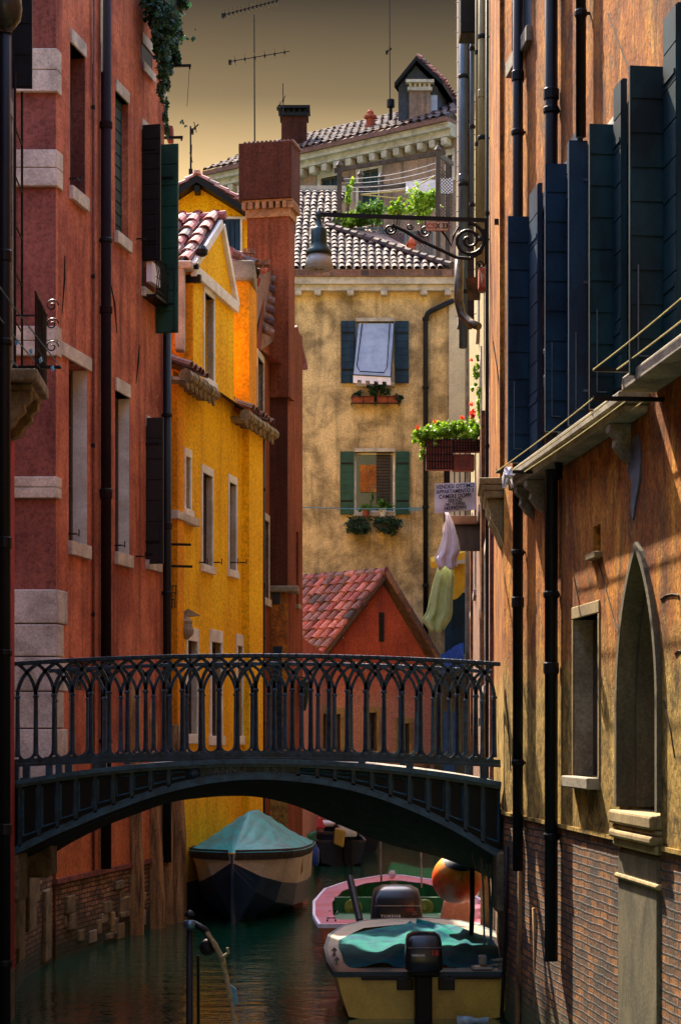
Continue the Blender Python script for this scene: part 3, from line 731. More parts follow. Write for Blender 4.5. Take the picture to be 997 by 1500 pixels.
mb = MB(); facade(mb, WY, 0, WY.L, -1, .5); mb.build('brick_base', M['brickdark'], yh)
for h, kw in ((y1, dict(pane='teal_blind', bars=False)), (y2, dict(pane='dark')), (y3, dict(pane='teal_blind'))):
    window(yh, WY, h, rec=.12, lintel=.13, sill=.12, jamb=.055, stone='white', **kw)
for h in (y4, y5, y6): window(yh, WY, h, 'dark', rec=.12, lintel=.20, sill=.15, jamb=.09, stone='white')
for px in (292, 313, 337, 350): 
    s_ = WY.s_px(px); hook(yh, WY, s_, WY.z_py(824, s_))
# projecting pier (chimney breast) and its upper stack
def slabpx(W, s0, s1, z0, z1, o0, o1, name, mat, par):
    mb = MB(); mb.wbox(W, s0, s1, z0, z1, o0, o1); return mb.build(name, M[mat], par)
sp0, sp1 = WY.s_px(355), WY.L-.02
slabpx(WY, sp0, sp1, -.8, 8.0, -.1, .12, 'pier', 'yellow', yh)
slabpx(WY, -.02, WY.s_px(262), -.8, 8.0, -.1, .08, 'pier', 'yellow2', yh)
# dormer
sd0, sd1 = WY.s_px(283), WY.s_px(343); zd = 9.88; sm = WY.s_px(322); za_ = 10.98
hd = WY.hole(299, 312, 428, 552)
mb = MB(); facade(mb, WY, sd0, sd1, EZ, zd, [hd], rec=.14); mb.face([WY.pt(sd0, zd), WY.pt(sd1, zd), WY.pt(sm, za_)])
back = -2.6
for s_ in (sd0, sd1): mb.face([WY.pt(s_, EZ, 0), WY.pt(s_, EZ, back), WY.pt(s_, zd, back), WY.pt(s_, zd, 0)])
mb.build('dormer', M['yellow'], yh)
mb = MB(); mb.wbox(WY, sd0-.012, sd0, EZ, zd, back, -.003); mb.build('dormer_side', M['yellow2'], yh)
window(yh, WY, hd, 'teal_blind', rec=.12, lintel=.10, sill=.12, jamb=.06, bars=False, stone='white')
mb = MB()   # white pediment mouldings
mb.wbox(WY, sd0-.06, sd1+.05, zd-.13, zd+.05, -.02, .07)
def rake(mb, sA, zA, sB, zB, th, o0, o1):
    d = Vector((sB-sA, zB-zA)).normalized(); nrm = Vector((-d.y, d.x))
    if nrm.y < 0: nrm = -nrm
    q = [(sA, zA), (sB, zB), (sB+nrm.x*th, zB+nrm.y*th), (sA+nrm.x*th, zA+nrm.y*th)]
    mb.prism([WY.pt(a, z, o0) for a, z in q], WY.n3()*(o1-o0))
rake(mb, sd0-.05, zd-.05, sm, za_-.06, .13, -.02, .07); rake(mb, sd1+.04, zd-.05, sm, za_-.06, .13, -.02, .068)
mb.build('pediment', M['white'], yh, bevel=.01)
mb = MB(); mb.wbox(WY, sd0-.03, sd0+.05, zd-.22, zd-.1, -.9, .12); mb.tube([WY.pt(sd0-.06, zd+.02, .1), WY.pt(sd0-.06, zd+.02, -2.4)], .05, 8); mb.build('gutter', M['iron'], yh)
mb = MB()
e0, e1 = WY.pt(sd0-.12, zd+.05, back), WY.pt(sd0-.12, zd+.05, .02); up = WY.pt(sm, za_+.12, .02)-e1
mb.face([e0, e1, e1+up, e0+up]); mb.face([WY.pt(sd1+.1, zd+.02, back), WY.pt(sd1+.1, zd+.02, .05), WY.pt(sm, za_+.1, .05), WY.pt(sm, za_+.1, back)])
rfd = mb.build('roof', M['tilebase'], yh)
mb = MB(); tiles(mb, e0, e1, up, 10, 6, jit=1.2); 
tiles(mb, WY.pt(sd1+.12, zd+.05, .06), WY.pt(sd1+.12, zd+.05, back), WY.pt(sm, za_+.12, .02)-WY.pt(sd1+.12, zd+.05, .02), 10, 4)
mb.build('roof_tiles', M['tile_pink'], rfd)
mb = MB(); 
for k in range(6): mb.tube([WY.pt(sm, za_+.14, .1-k*.42), WY.pt(sm, za_+.13, -.34-k*.42)], [.075, .06], 8)
mb.build('ridge_tiles', M['tile_pink'], rfd)
mb = MB(); mb.lathe([(.05, 0), (.09, .03), (.10, .10), (.06, .16)], WY.pt(sd0+.16, zd+.22, .09), 8); mb.build('lamp_bracket', M['iron'], yh)
# white flue on dormer side
mb = MB(); mb.box(XP(257, 29.1), XP(271, 29.1), 29.0, 29.22, ZP(515, 29.1), ZP(388, 29.1)); mb.box(XP(254, 29.1), XP(283, 29.1), 28.98, 29.22, ZP(396, 29.1), ZP(384, 29.1)); mb.build('flue', M['stone'], yh, bevel=.03)
# main roof slope and eaves
mb = MB(); U = WY.n3()*-3+Vector((0, 0, 1.3))
mb.face([WY.pt(-.1, EZ, .22), WY.pt(WY.L, EZ, .22), WY.pt(WY.L, EZ, .22)+U, WY.pt(-.1, EZ, .22)+U]); rf = mb.build('roof', M['tilebase'], yh)
mb = MB(); tiles(mb, WY.pt(-.1, EZ+.02, .24), WY.pt(sd0-.02, EZ+.02, .24), U, 5, 9); mb.build('roof_tiles', M['tile_dark'], rf); mb = MB(); tiles(mb, WY.pt(sd1+.05, EZ+.02, .24), WY.pt(WY.L+.2, EZ+.02, .24), U, 7, 9); mb.build('roof_tiles', M['tile_dark'], rf)
for (a, c, q) in ((-.18, WY.s_px(293), 0), (WY.s_px(338), WY.L+.35, 1)):
    mb = MB()
    nseg = 7
    for k in range(nseg):
        t0, t1 = a+(c-a)*k/nseg, a+(c-a)*(k+1)/nseg
        mb.tube([WY.pt(t0, EZ-.10-rnd(0, .02), .24), WY.pt(t1+.03, EZ-.10-rnd(0, .02), .24)], [.10, .085], 8)
        mb.tube([WY.pt(t0+.05, EZ-.17, .0), WY.pt(t0+.05, EZ-.20, .25), WY.pt(t0+.05, EZ-.32, .27)], [.06, .06, .02], 6)
    mb.build('eave_gutter', M['gutter_stone'], yh, smooth=False)
# upper orange stack
stk = MB(); sA, sB = WY.s_px(352), WY.s_px(375)
zq = ZP(412, 32.2)
stk.hexa([(XP(337, 32.2), 32.2, 8.2), (XP(365, 32.2), 32.2, 8.2), (XP(376, 33.1), 33.1, 8.2), (XP(346, 33.2), 33.2, 8.2),
          (XP(337, 32.2), 32.2, zq), (XP(365, 32.2), 32.2, zq), (XP(376, 33.1), 33.1, zq), (XP(346, 33.2), 33.2, zq)])
stk.build('stack', M['yellow2'], yh)
mb = MB(); mb.box(XP(338, 32.2)-.04, XP(366, 32.2)+.08, 32.1, 33.2, zq, zq+.34); mb.build('stack_head', M['stone_dim'], yh, bevel=.04)
mb = MB(); a_ = P(336, 368, 32.0); c_ = P(385, 395, 33.6)
for k in range(5):
    p_, q_ = a_.lerp(c_, k/5), a_.lerp(c_, (k+1.15)/5); mb.tube([p_, q_], [.085, .07], 8)
tiles(mb, P(378, 425, 33.4), P(372, 385, 32.4), Vector((-.55, 0, .25)), 3, 2); mb.build('ridge_tiles', M['tile_red'], yh)
mb = MB()
for (a_, c_, h_, zt_) in ((356, 374, 364, 0), (358, 372, 372, 0), (362, 396, 380, 0)):
    for k in range(3):
        x0 = XP(a_+(c_-a_)*k/3, 32.6); x1 = XP(a_+(c_-a_)*(k+1)/3-1, 32.6); mb.box(x0, x1, 32.6, 32.85, ZP(h_+7, 32.6), ZP(h_, 32.6))
mb.build('brick_cap', M['brickside'], yh)
# marble ledge and small bust-like bracket lamps on yellow wall
mb = MB(); s_ = WY.s_px(262); mb.wbox(WY, -.1, WY.s_px(283), WY.z_py(764, s_), WY.z_py(752, s_), -.02, .11); mb.build('ledge', M['stone'], yh, bevel=.01)
c = WY.pt(WY.s_px(264), ZP(925, 28.6), .10)
sh = empty('shrine_niche', c, 'little carved stone shrine bracket low on the yellow wall', 'shrine')
mb = MB(); mb.lathe([(.03, -.12), (.10, -.04), (.11, .02), (.08, .10), (.09, .15), (.02, .22)], c, 10); mb.build('niche', M['stone_dim'], sh)
mb = MB(); mb.prism([c+Vector((-.18, .02, .20)), c+Vector((.2, -.02, .24)), c+Vector((.02, 0, .34))], (0, .12, 0)); mb.build('hood', M['stone_dim'], sh)
for (y0, L, lb) in ((797, 40, 'iron clothes bar reaching out level with the white ledge of the yellow house'), (829, 42, 'lower iron clothes bar beside the black peeling shutter')):
    mb = MB(); mb.bar(P(240, y0, 28.0), P(240+L, y0+1, 28.0), .03, .035); mb.bar(P(243, y0-12, 28.0), P(243, y0+30, 28.0), .014); tag(mb.build('clothes_bar', M['iron']), lb, 'clothes bar')
mb = MB(); c = P(248, 875, 28.0)
for k in range(4):
    mb.tube([c+Vector((-.12, 0, .15-k*.1)), c+Vector((.11-.02*k, 0, .17-k*.1)), c+Vector((.11-.02*k, .15, .17-k*.1))], .008, 5)
for k in range(5): mb.tube([c+Vector((-.12+.055*k, 0, .17)), c+Vector((-.08+.04*k, 0, -.16))], .007, 5)
tag(mb.build('iron_basket', M['iron']), 'small wrought iron basket bracket at the edge of the yellow wall', 'basket')
# white small sign brackets / drainpipe
pt_ = P(382, 700, 33.6); pipe('drainpipe', XP(383, 33.5), 33.45, .5, 8.3, .065, 'pipe', 'black drainpipe between the yellow house and the red brown house', wallv=(-1, 0, 0), clamps=3)

# ================= red brown house with big chimney =================
br = bldg('brown_house', (-1.44, 33.4, 0), 'narrow red brown house with sooty walls between the yellow house and the cream house', 'house')
WB = Wall((-1.46, 33.35), (-1.29, 34.95), (1, 0)); WB2 = Wall((-.98, 35.05), (-.72, 36.3), (1, 0))
bh = []
hB1 = WB.hole(376.5, 385, 522, 625); hB2 = WB.hole(385, 393, 760, 875)
zb1 = WB.z_py(392, 0); zb2 = 10.3
mb = MB(); facade(mb, WB, 0, WB.L, -1, 9.6, [hB1, hB2], rec=.12)
mb.face([WB.pt(0, 9.6), WB.pt(WB.L, 9.6), WB.pt(WB.L, ZP(392, 34.9)), WB.pt(0, 9.7)])
hN = WB2.hole(433.5, 437, 778, 885)
facade(mb, WB2, 0, WB2.L, -1, zb2, [hN], rec=.1)
WBf = Wall((-1.29, 34.95), (-.98, 35.05), (0, -1)); 
shell(mb, [(-.72, 36.3), (-4, 37), (-4, 33.35), (-1.46, 33.35)], -1, 9.5)
mb.build('wall', M['brown'], br)
for h in (hB1, hB2): window(br, WB, h, 'teal_blind', rec=.10, lintel=.13, sill=.13, jamb=.05, bars=False)
window(br, WB2, hN, 'dark', rec=.09, lintel=0, sill=.08, stone='stone_dim', bars=False)
# dark lower buttress under the chimney
mb = MB(); zc = ZP(858, 35)
zt_ = ZP(480, 35)
mb.hexa([(XP(393, 35), 35, zc), (XP(421, 35), 35, zc), (XP(424, 35), 35.6, zc), (XP(395, 35), 35.6, zc), (XP(397, 35), 35, zt_+1.6), (XP(421, 35), 35, zt_+1.6), (XP(424, 35), 35.6, zt_+1.6), (XP(399, 35), 35.6, zt_+1.6)])
mb.build('buttress', M['chim'], br)
mb = MB(); mb.box(XP(391, 34.9), XP(437, 34.9), 34.92, 35.5, zc-.12, zc); mb.build('ledge', M['stone_dim'], br, bevel=.03)
mb = MB(); mb.box(XP(395, 35), XP(421, 35), 35.02, 35.6, -1, zc-.12); mb.build('lower_pier', M['orange'], br)
mb = MB(); mb.box(XP(399, 34.98), XP(410, 34.98), 34.99, 35.02, ZP(885, 35), ZP(860, 35)); mb.build('vent', M['dark'], br)
# raking tiles on roof edges
mb = MB()
tiles(mb, P(400, 500, 34.0), P(402, 390, 35.2), Vector((-.5, .1, .3)), 7, 3, r=.09); mb.face([P(373, 520, 33.4), P(373, 405, 33.4), P(402, 395, 35.2), P(400, 500, 34.8)])
mb.build('roof', M['tile_dark'], br)
mb = MB(); mb.tube([P(432, 478, 36.2), P(444, 530, 36.6), P(446, 541, 36.6)], [.05, .07, .07], 8); mb.build('roof_edge', M['tile_red'], br)
# the chimney
ch = empty('chimney', (-1.3, 35.1, 10), 'tall square red brown chimney with brick corbel band under its big plain head', 'chimney')
u = Vector((1, -.2, 0)).normalized(); v = Vector((.2, 1, 0)).normalized()
def rbox(mb, c, wu, wv, z0, z1):   # c = front left corner
    q = [c, c+u*wu, c+u*wu+v*wv, c+v*wv]; mb.hexa([Vector((p.x, p.y, z0)) for p in q]+[Vector((p.x, p.y, z1)) for p in q])
c0 = Vector((XP(362, 34.95), 35.0, 0)); wu = (XP(423, 34.9)-XP(362, 34.9))*1.02
mb = MB(); rbox(mb, c0, wu, .50, 8.9, ZP(310, 34.9)); mb.build('shaft', M['brown'], ch)
hz0, hz1 = ZP(290, 34.8), ZP(207, 34.8); ch0 = c0-u*.14-v*.10; hw = (XP(428, 34.8)-XP(350, 34.8))*1.02
mb = MB(); rbox(mb, ch0, hw, .74, hz0, hz1); mb.build('head', M['chim'], ch, bevel=.01)
mb = MB(); rbox(mb, c0-u*.03-v*.03, wu+.06, .56, ZP(318, 34.9), ZP(306, 34.9)); rbox(mb, c0-u*.08-v*.06, wu+.16, .64, hz0-.045, hz0-.004)
nb = 7
for k in range(nb): rbox(mb, c0-u*.10-v*.085+u*(hw-.10)*(k+.12)/nb, .075, .12, ZP(306, 34.9)-.0, hz0-.05)
for k in range(5): rbox(mb, c0+u*(wu-.02)-v*.05+v*(.14*k), .11, .075, ZP(306, 34.9), hz0-.05)
mb.build('corbel_band', gen('sooty_corbel_brick', (.45, .22, .09), (.22, .10, .05), .85, coord='pos', fine=.8), ch, bevel=.006)
mb = MB(); cc = c0+u*wu*.55+v*.25; 
for k in range(12): mb.tube([Vector((cc.x, cc.y, hz1))+u*(-.45+k*.08)-v*.33, Vector((cc.x, cc.y, hz1+.02))+u*(-.45+k*.08)+v*.33], .035, 6)
mb.lathe([(.06, 0), (.05, .05), (.01, .07)], (cc.x+.05, cc.y, hz1+.02), 8); mb.build('cap', M['tile_dark'], ch)

# ================= small far house behind with blue shutters =================
YF = 41.0
fh = bldg('gabled_house', P(300, 360, YF), 'far yellow gabled house end with dark blue shutter and pink roof edge behind the dormer', 'house')
mb = MB(); xl, xr, xa = XP(225, YF), XP(362, YF), XP(290, YF); ze, zp = ZP(318, YF), ZP(275, YF)
mb.prism([(xl, YF, 0), (xr, YF, 0), (xr, YF, ze), (xa, YF, zp), (xl, YF, ze)], (0, 5, 0)); mb.build('wall', M['yellow'], fh)
mb = MB()
mb.hexa([(xa, YF-.35, zp+.02), (xr+.15, YF-.35, ze-.12), (xr+.15, YF+5, ze-.12), (xa, YF+5, zp+.02), (xa, YF-.35, zp+.17), (xr+.15, YF-.35, ze+.03), (xr+.15, YF+5, ze+.03), (xa, YF+5, zp+.17)])
mb.hexa([(xl-.15, YF-.35, ze-.12), (xa, YF-.35, zp+.02), (xa, YF+5, zp+.02), (xl-.15, YF+5, ze-.12), (xl-.15, YF-.35, ze+.03), (xa, YF-.35, zp+.17), (xa, YF+5, zp+.17), (xl-.15, YF+5, ze+.03)])
mb.bar((xa, YF-.3, zp-.1), (xa, YF, zp-.1), .12, .14)
rfx = mb.build('roof', M['iron'], fh)
mb = MB()
tiles(mb, (xl-.2, YF+3, ze+.05), (xl-.2, YF-.36, ze+.05), Vector((xa-xl+.2, 0, zp-ze+.12)), 12, 6, r=.1); tiles(mb, (xr+.2, YF-.36, ze+.05), (xr+.2, YF+3, ze+.05), Vector((xa-xr-.2, 0, zp-ze+.12)), 12, 6, r=.1)
mb.lathe([(.09, 0), (.07, .08), (.01, .1)], (xa, YF-.3, zp+.2), 8); mb.build('roof_tiles', M['tile_pink'], rfx)
mb = MB(); mb.box(XP(322, YF-.1), XP(352, YF-.1), YF-.12, YF-.06, ZP(370, YF), ZP(323, YF))
for k in range(4): mb.box(XP(324+7*k, YF-.14), XP(329+7*k, YF-.14), YF-.15, YF-.12, ZP(368, YF), ZP(326, YF))
shf = mb.build('shutter', M['shutblue'], fh); mb = MB(); mb.box(XP(320, YF-.1), XP(361, YF-.1), YF-.10, YF-.02, ZP(323, YF), ZP(319, YF)); mb.box(XP(352, YF-.1), XP(355, YF), YF-.14, YF-.02, ZP(370, YF), ZP(323, YF)); mb.build('frame', M['white'], shf)
# ================= cream house (end of the canal) =================
YC = 53.0
cr_ = bldg('cream_house', (1.0, YC, 0), 'tall mottled cream house closing the canal with one awning window and one green shuttered window', 'house')
WC = Wall((-3.2, YC), (XP(690, YC), YC), (0, -1)); ZE = ZP(428, YC)
def CH_(px0, px1, pyt, pyb): return (XP(px0, YC)+3.2, XP(px1, YC)+3.2, ZP(pyb, YC), ZP(pyt, YC))
c1 = CH_(521, 577, 471, 560); c2 = CH_(519, 578, 662, 750)
mb = MB(); facade(mb, WC, 0, WC.L, -1, ZE, [c1, c2], rec=.2); shell(mb, [(WC.b.x, YC), (WC.b.x, YC+9), (-3.2, YC+9), (-3.2, YC)], -1, ZE, cap=False); mb.build('wall', M['cream'], cr_)
mb = MB(); mb.box(XP(657, YC), XP(690, YC), YC-.06, YC-.002, -1, ZP(442, YC)); mb.build('corner_strip', gen('pale_render', (.60, .55, .42), (.46, .42, .32), .9, scale=1.5, coord='pos'), cr_)
# cornice
mb = MB(); mb.box(-3.2, XP(664, YC), YC-.22, YC-.003, ZE, ZE+.16); mb.box(-3.2, XP(665, YC), YC-.30, YC, ZE+.161, ZE+.36)
co = mb.build('cornice', M['stone'], cr_, bevel=.01)
mb = MB()
for px in (437, 465, 513, 562, 620, 655): mb = MB(); mb.box(XP(px-5, YC), XP(px+5, YC), YC-.26, YC-.005, ZE-.13, ZE-.002); mb.build('bracket', M['stone'], co, bevel=.02)
mb = MB(); mb.box(-3.2, XP(666, YC), YC-.34, YC-.05, ZE+.361, ZE+.55)
for k in range(26): mb.box(-3.2+k*.25+.01, -3.2+k*.25+.24, YC-.345, YC-.33, ZE+.38, ZE+.53)
mb.build('gutter', M['tile_dark'], co)
# windows with shutters
def shutter_pair(par, cx0, cx1, l0, r1, pyt, pyb, mat):
    for (a, c) in ((l0, cx0-1), (cx1+1, r1)):
        mb = MB(); x0, x1, z0, z1 = XP(a, YC), XP(c, YC), ZP(pyb, YC), ZP(pyt, YC)
        mb.box(x0, x1, YC-.09, YC-.05, z0, z1)
        for k in range(9): mb.box(x0+.02, x1-.02, YC-.10, YC-.09, z0+(z1-z0)*k/9+.015, z0+(z1-z0)*(k+1)/9-.008)
        o = mb.build('shutter', mat, par)
        for q in (.2, .8): mb = MB(); mb.box(x0+.02, x1-.02, YC-.112, YC-.10, z0+(z1-z0)*q, z0+(z1-z0)*q+.04); mb.build('strap_hinge', M['iron'], o)
wa = window(cr_, WC, c1, 'glass', rec=.18, lintel=.10, sill=.12, jamb=0); shutter_pair(cr_, 521, 577, 499, 598, 471, 562, M['shutblue'])
wb_ = window(cr_, WC, c2, 'glass', rec=.18, lintel=.10, sill=.12, jamb=0, split=False); shutter_pair(cr_, 519, 578, 498, 599, 662, 754, M['shutgreen'])
mb = MB(); z0, z1 = c2[2], c2[3]   # venetian blind slats on the right half, curtain left
for k in range(34): mb.box(XP(551, YC), XP(572, YC), YC+.10, YC+.13, z0+.25+k*.042, z0+.27+k*.042)
mb.build('blind', M['woodpost'], wb_)
mb = MB(); mb.box(XP(527, YC), XP(551, YC), YC+.121, YC+.128, ZP(720, YC), ZP(680, YC)); mb.build('curtain', M['orange'], wb_)
# hanging fabric awning over upper window
aw = empty('awning', P(548, 470, YC), 'pale blue grey drop awning with scalloped white edge over the upper cream house window', 'awning')
mb = MB(); t = [P(524, 474, YC-.12), P(577, 474, YC-.12), P(572, 552, YC-.75), P(517, 549, YC-.75)]
mb.faces([*t, *[q+Vector((0, .01, -.012)) for q in t]], [(0,1,2,3), (7,6,5,4), (0,4,5,1), (1,5,6,2), (2,6,7,3), (3,7,4,0)]); mb.build('fabric', M['cloth_awn'], aw)
mb = MB(); a_, c_ = t[3], t[2]
for k in range(9):
    p_, q_ = a_.lerp(c_, k/9), a_.lerp(c_, (k+1)/9); dz = .14 if k % 2 else .22
    mb.face([p_, q_, q_-Vector((0, 0, dz)), p_-Vector((0, 0, dz))])
mb.build('valance', M['cloth_white'], aw)
mb = MB(); ins = [t[0].lerp(t[1], .12), t[3].lerp(t[2], .10)-Vector((0, 0, -.25)), t[3].lerp(t[2], .18)-Vector((0, 0, -.10)), t[3].lerp(t[2], .82)-Vector((0, 0, -.10)), t[3].lerp(t[2], .90)-Vector((0, 0, -.25)), t[0].lerp(t[1], .88)]
mb.tube([q+Vector((0, -.02, 0)) for q in ins], .014, 4); mb.build('trim', M['ink'], aw)
mb = MB(); mb.bar(t[0], t[3], .02); mb.bar(t[1], t[2], .02); mb.bar(t[3], t[2], .025); mb.build('frame', M['iron'], aw)

def window_box(px0, px1, pyt, pyb, Y, label, leaves, mat='leafdark', n=300, rz=.16, size=.08, depth=.28, flowers=None, pots=1):
    root = empty('flower_box', P((px0+px1)/2, pyb, Y), label, 'flower box')
    mb = MB(); x0, x1, z0, z1 = XP(px0, Y), XP(px1, Y), ZP(pyb, Y), ZP(pyt, Y)
    for k in range(pots):
        a, c = x0+(x1-x0)*k/pots+.01, x0+(x1-x0)*(k+1)/pots-.01
        mb.hexa([(a+.02, Y-depth+.02, z0), (c-.02, Y-depth+.02, z0), (c-.02, Y-.03, z0), (a+.02, Y-.03, z0), (a, Y-depth, z1), (c, Y-depth, z1), (c, Y-.02, z1), (a, Y-.02, z1)])
        mb.box(a-.008, c+.008, Y-depth-.008, Y-.015, z1, z1+.03)
    mb.build('trough', M['terracotta'], root)
    mb = MB(); mb.tube([(x0-.03, Y, z0-.03), (x0-.03, Y-depth-.03, z0-.03), (x1+.03, Y-depth-.03, z0-.03), (x1+.03, Y, z0-.03)], .012, 5); mb.tube([(x0-.03, Y, z1), (x0-.03, Y-depth-.03, z1), (x1+.03, Y-depth-.03, z1), (x1+.03, Y, z1)], .010, 5)
    for k in range(3): mb.bar((x0+(x1-x0)*k/2, Y-depth-.03, z0-.12), (x0+(x1-x0)*k/2, Y-depth-.03, z1), .016)
    mb.build('bracket', M['iron'], root)
    mb = MB()
    for (px, py, rx, rz_, k) in leaves: mb.leaves(P(px, py, Y-depth*.6), (rx, depth*.8, rz_), k, size)
    mb.build('foliage', M[mat], root)
    if flowers:
        mb = MB()
        for (px, py, rr, k) in flowers: mb.leaves(P(px, py, Y-depth), (rr, rr, rr), k, size*.8)
        mb.build('blossom', M['petal'], root)
    return root
window_box(515, 548, 584, 592, YC, 'terracotta trough with dark plants below the awning window, left of two', [(522, 580, .16, .18, 260), (545, 572, .18, .3, 330)])
window_box(551, 583, 584, 592, YC, 'terracotta trough with trailing plants below the awning window, right of two', [(560, 570, .22, .32, 380), (585, 584, .18, .18, 260), (548, 566, .06, .3, 90)])
for (px, lb) in ((524, 'rounded dark green bush under the green shuttered window, left of two'), (567, 'rounded dark green bush under the green shuttered window, right of two')):
    rt = empty('potted_bush', P(px, 780, YC), lb, 'bush'); mb = MB(); mb.leaves(P(px, 769, YC-.25), (.40, .28, .26), 3200, .055); mb.build('foliage', M['leafdark'], rt)
    mb = MB(); mb.box(XP(px-15, YC), XP(px+15, YC), YC-.35, YC-.05, ZP(776, YC), ZP(766, YC)); mb.build('trough', M['dark'], rt)
rt = empty('sill_plant', P(548, 745, YC), 'leafy dark green plants standing on the sill of the green shuttered window', 'plant')
mb = MB(); mb.leaves(P(535, 742, YC-.2), (.22, .15, .18), 160, .08); mb.leaves(P(560, 738, YC-.2), (.34, .16, .22), 260, .09); mb.leaves(P(545, 722, YC-.2), (.08, .1, .3), 40, .07); mb.build('foliage', M['leafmid'], rt)
for (px, mt) in ((536, 'terracotta'), (560, 'white')): mb = MB(); mb.lathe([(.07, 0), (.10, .2), (.11, .2), (.11, .23)], P(px, 757, YC-.18), 10); mb.build('pot', M[mt], rt)
# big black drainpipe bending at the top
pp = empty('drainpipe', P(623, 950, YC), 'black bent drainpipe down the right half of the cream house', 'downpipe')
mb = MB(); Yp = YC-.12; mb.tube([P(623, 960, Yp), P(623, 480, Yp), P(623, 466, Yp), P(626, 459, Yp), P(632, 455, Yp), P(664, 440, Yp)], .07, 10); mb.build('pipe', M['pipe'], pp, smooth=True)
mb = MB()
for py in (470, 570, 745, 860): mb.lathe([(.085, 0), (.095, .01), (.095, .08), (.085, .09)], P(623, py, Yp), 10)
mb.build('clamp', M['iron'], pp)
# clothesline across
mb = MB(); a_, c_ = P(441, 743, YC-1.4), P(620, 744, YC-.1); mb.tube([a_.lerp(c_, i/10)-Vector((0, 0, .12*4*(i/10)*(1-i/10)*.3)) for i in range(11)], .012, 4)
for k in range(8): 
    q = a_.lerp(c_, .88+.012*k); mb.box(q.x-.012, q.x+.012, q.y-.01, q.y+.01, q.z-.09, q.z+.01)
tag(mb.build('clothesline', M['rope_blue']), 'thin blue clothesline with pegs strung across the cream facade', 'clothesline')
# roof
Z0 = ZE+.56; sl = .6
def rp_(x, d): return Vector((x, YC-.35+d, Z0+sl*d))
xr, xl, xh = XP(660, YC), -3.2, XP(480, 56)
mb = MB(); mb.face([rp_(xl, 0), rp_(xr, 0), rp_(xh, 3.3), rp_(xh+.6, 6.8), rp_(xl, 6.8)]); rf = mb.build('roof', M['tilebase'], cr_)
mb = MB(); Wd = xr-xl
def keep(u_, v_):
    x = xl+Wd*u_; d = 6.8*v_
    lim = xr+(xh-xr)*d/3.3 if d < 3.3 else xh+.6*(d-3.3)/3.5
    return x < lim-.05
U = Vector((0, 6.8, 6.8*sl)); tiles(mb, rp_(xl, -.02), rp_(xr, -.02), U, 30, 22, keep=keep); mb.build('roof_tiles', M['tile_brown'], rf)
mb = MB(); a_, c_ = rp_(xr, 0), rp_(xh, 3.3)
for k in range(16): mb.tube([a_.lerp(c_, k/16)+Vector((0, 0, .1)), a_.lerp(c_, (k+1.15)/16)+Vector((0, 0, .08))], [.11, .09], 8)
mb.build('hip_tiles', M['tile_brown'], rf)
mb = MB(); mb.box(xl, xh+.75, rp_(0, 6.8).y-.1, rp_(0, 6.8).y+.3, rp_(0, 6.8).z-.3, rp_(0, 6.8).z+.14); mb.build('parapet', M['stone'], rf)
mb = MB(); 
mb.face([rp_(xr, 0), rp_(xr, 0)+Vector((.05, 8, 0)), rp_(xh+.6, 6.8)+Vector((0, 0, -.8)), rp_(xh, 3.3)]); mb.build('side_roof', M['tile_dark'], rf)
# skylight
mb = MB(); mb.box(XP(680-230, 55), XP(470, 55), 55.0, 55.9, ZP(386, 55), ZP(366, 55)); mb.build('skylight', M['dark'], rf)
# red vent pot on the roof
mb = MB(); c = P(602, 378, 55.2); mb.box(c.x-.10, c.x+.10, 55.1, 55.35, c.z-.3, c.z+.38); mb.box(c.x-.14, c.x+.14, 55.06, 55.39, c.z+.38, c.z+.43); mb.lathe([(.13, 0), (.08, .1), (.01, .2)], c+Vector((0, .02, .43)), 4)
tag(mb.build('vent_pot', M['redhouse']), 'little red chimney pot on the cream house roof by the lattice', 'chimney pot')

# ================= roof terrace =================
YT = 57.0
te = empty('roof_terrace', P(580, 350, YT), 'wooden roof terrace with lattice fence and timber posts above the tiled roof', 'terrace')
zf, zl, zt = ZP(392, YT), ZP(336, YT), ZP(232, YT)
mb = MB(); mb.box(XP(490, YT), XP(664, YT), YT, YT+4.2, zf-.2, zf); mb.build('deck', M['woodpost'], te)
for (px, yy, pt_) in ((497, YT, 245), (641, YT, 222), (528, YT+3.6, 258), (558, YT+3.6, 262), (655, YT+3.6, 240)):
    mb = MB(); x = XP(px, yy); mb.box(x-.07, x+.07, yy-.07, yy+.07, zf, ZP(pt_, yy)); mb.lathe([(.10, 0), (.12, .05), (.02, .2)], (x, yy, ZP(pt_, yy)), 6); mb.build('post', M['woodpost'], te)
for a_, c_ in ((P(489, 250, YT), P(652, 223, YT)), (P(500, 262, YT), P(540, 278, YT+3.6)), (P(525, 275, YT+3.6), P(655, 268, YT+3.6)), (P(641, 226, YT), P(662, 240, YT+3.6))):
    mb = MB(); mb.bar(a_, c_, .1, .12); mb.build('beam', M['woodpost'], te)
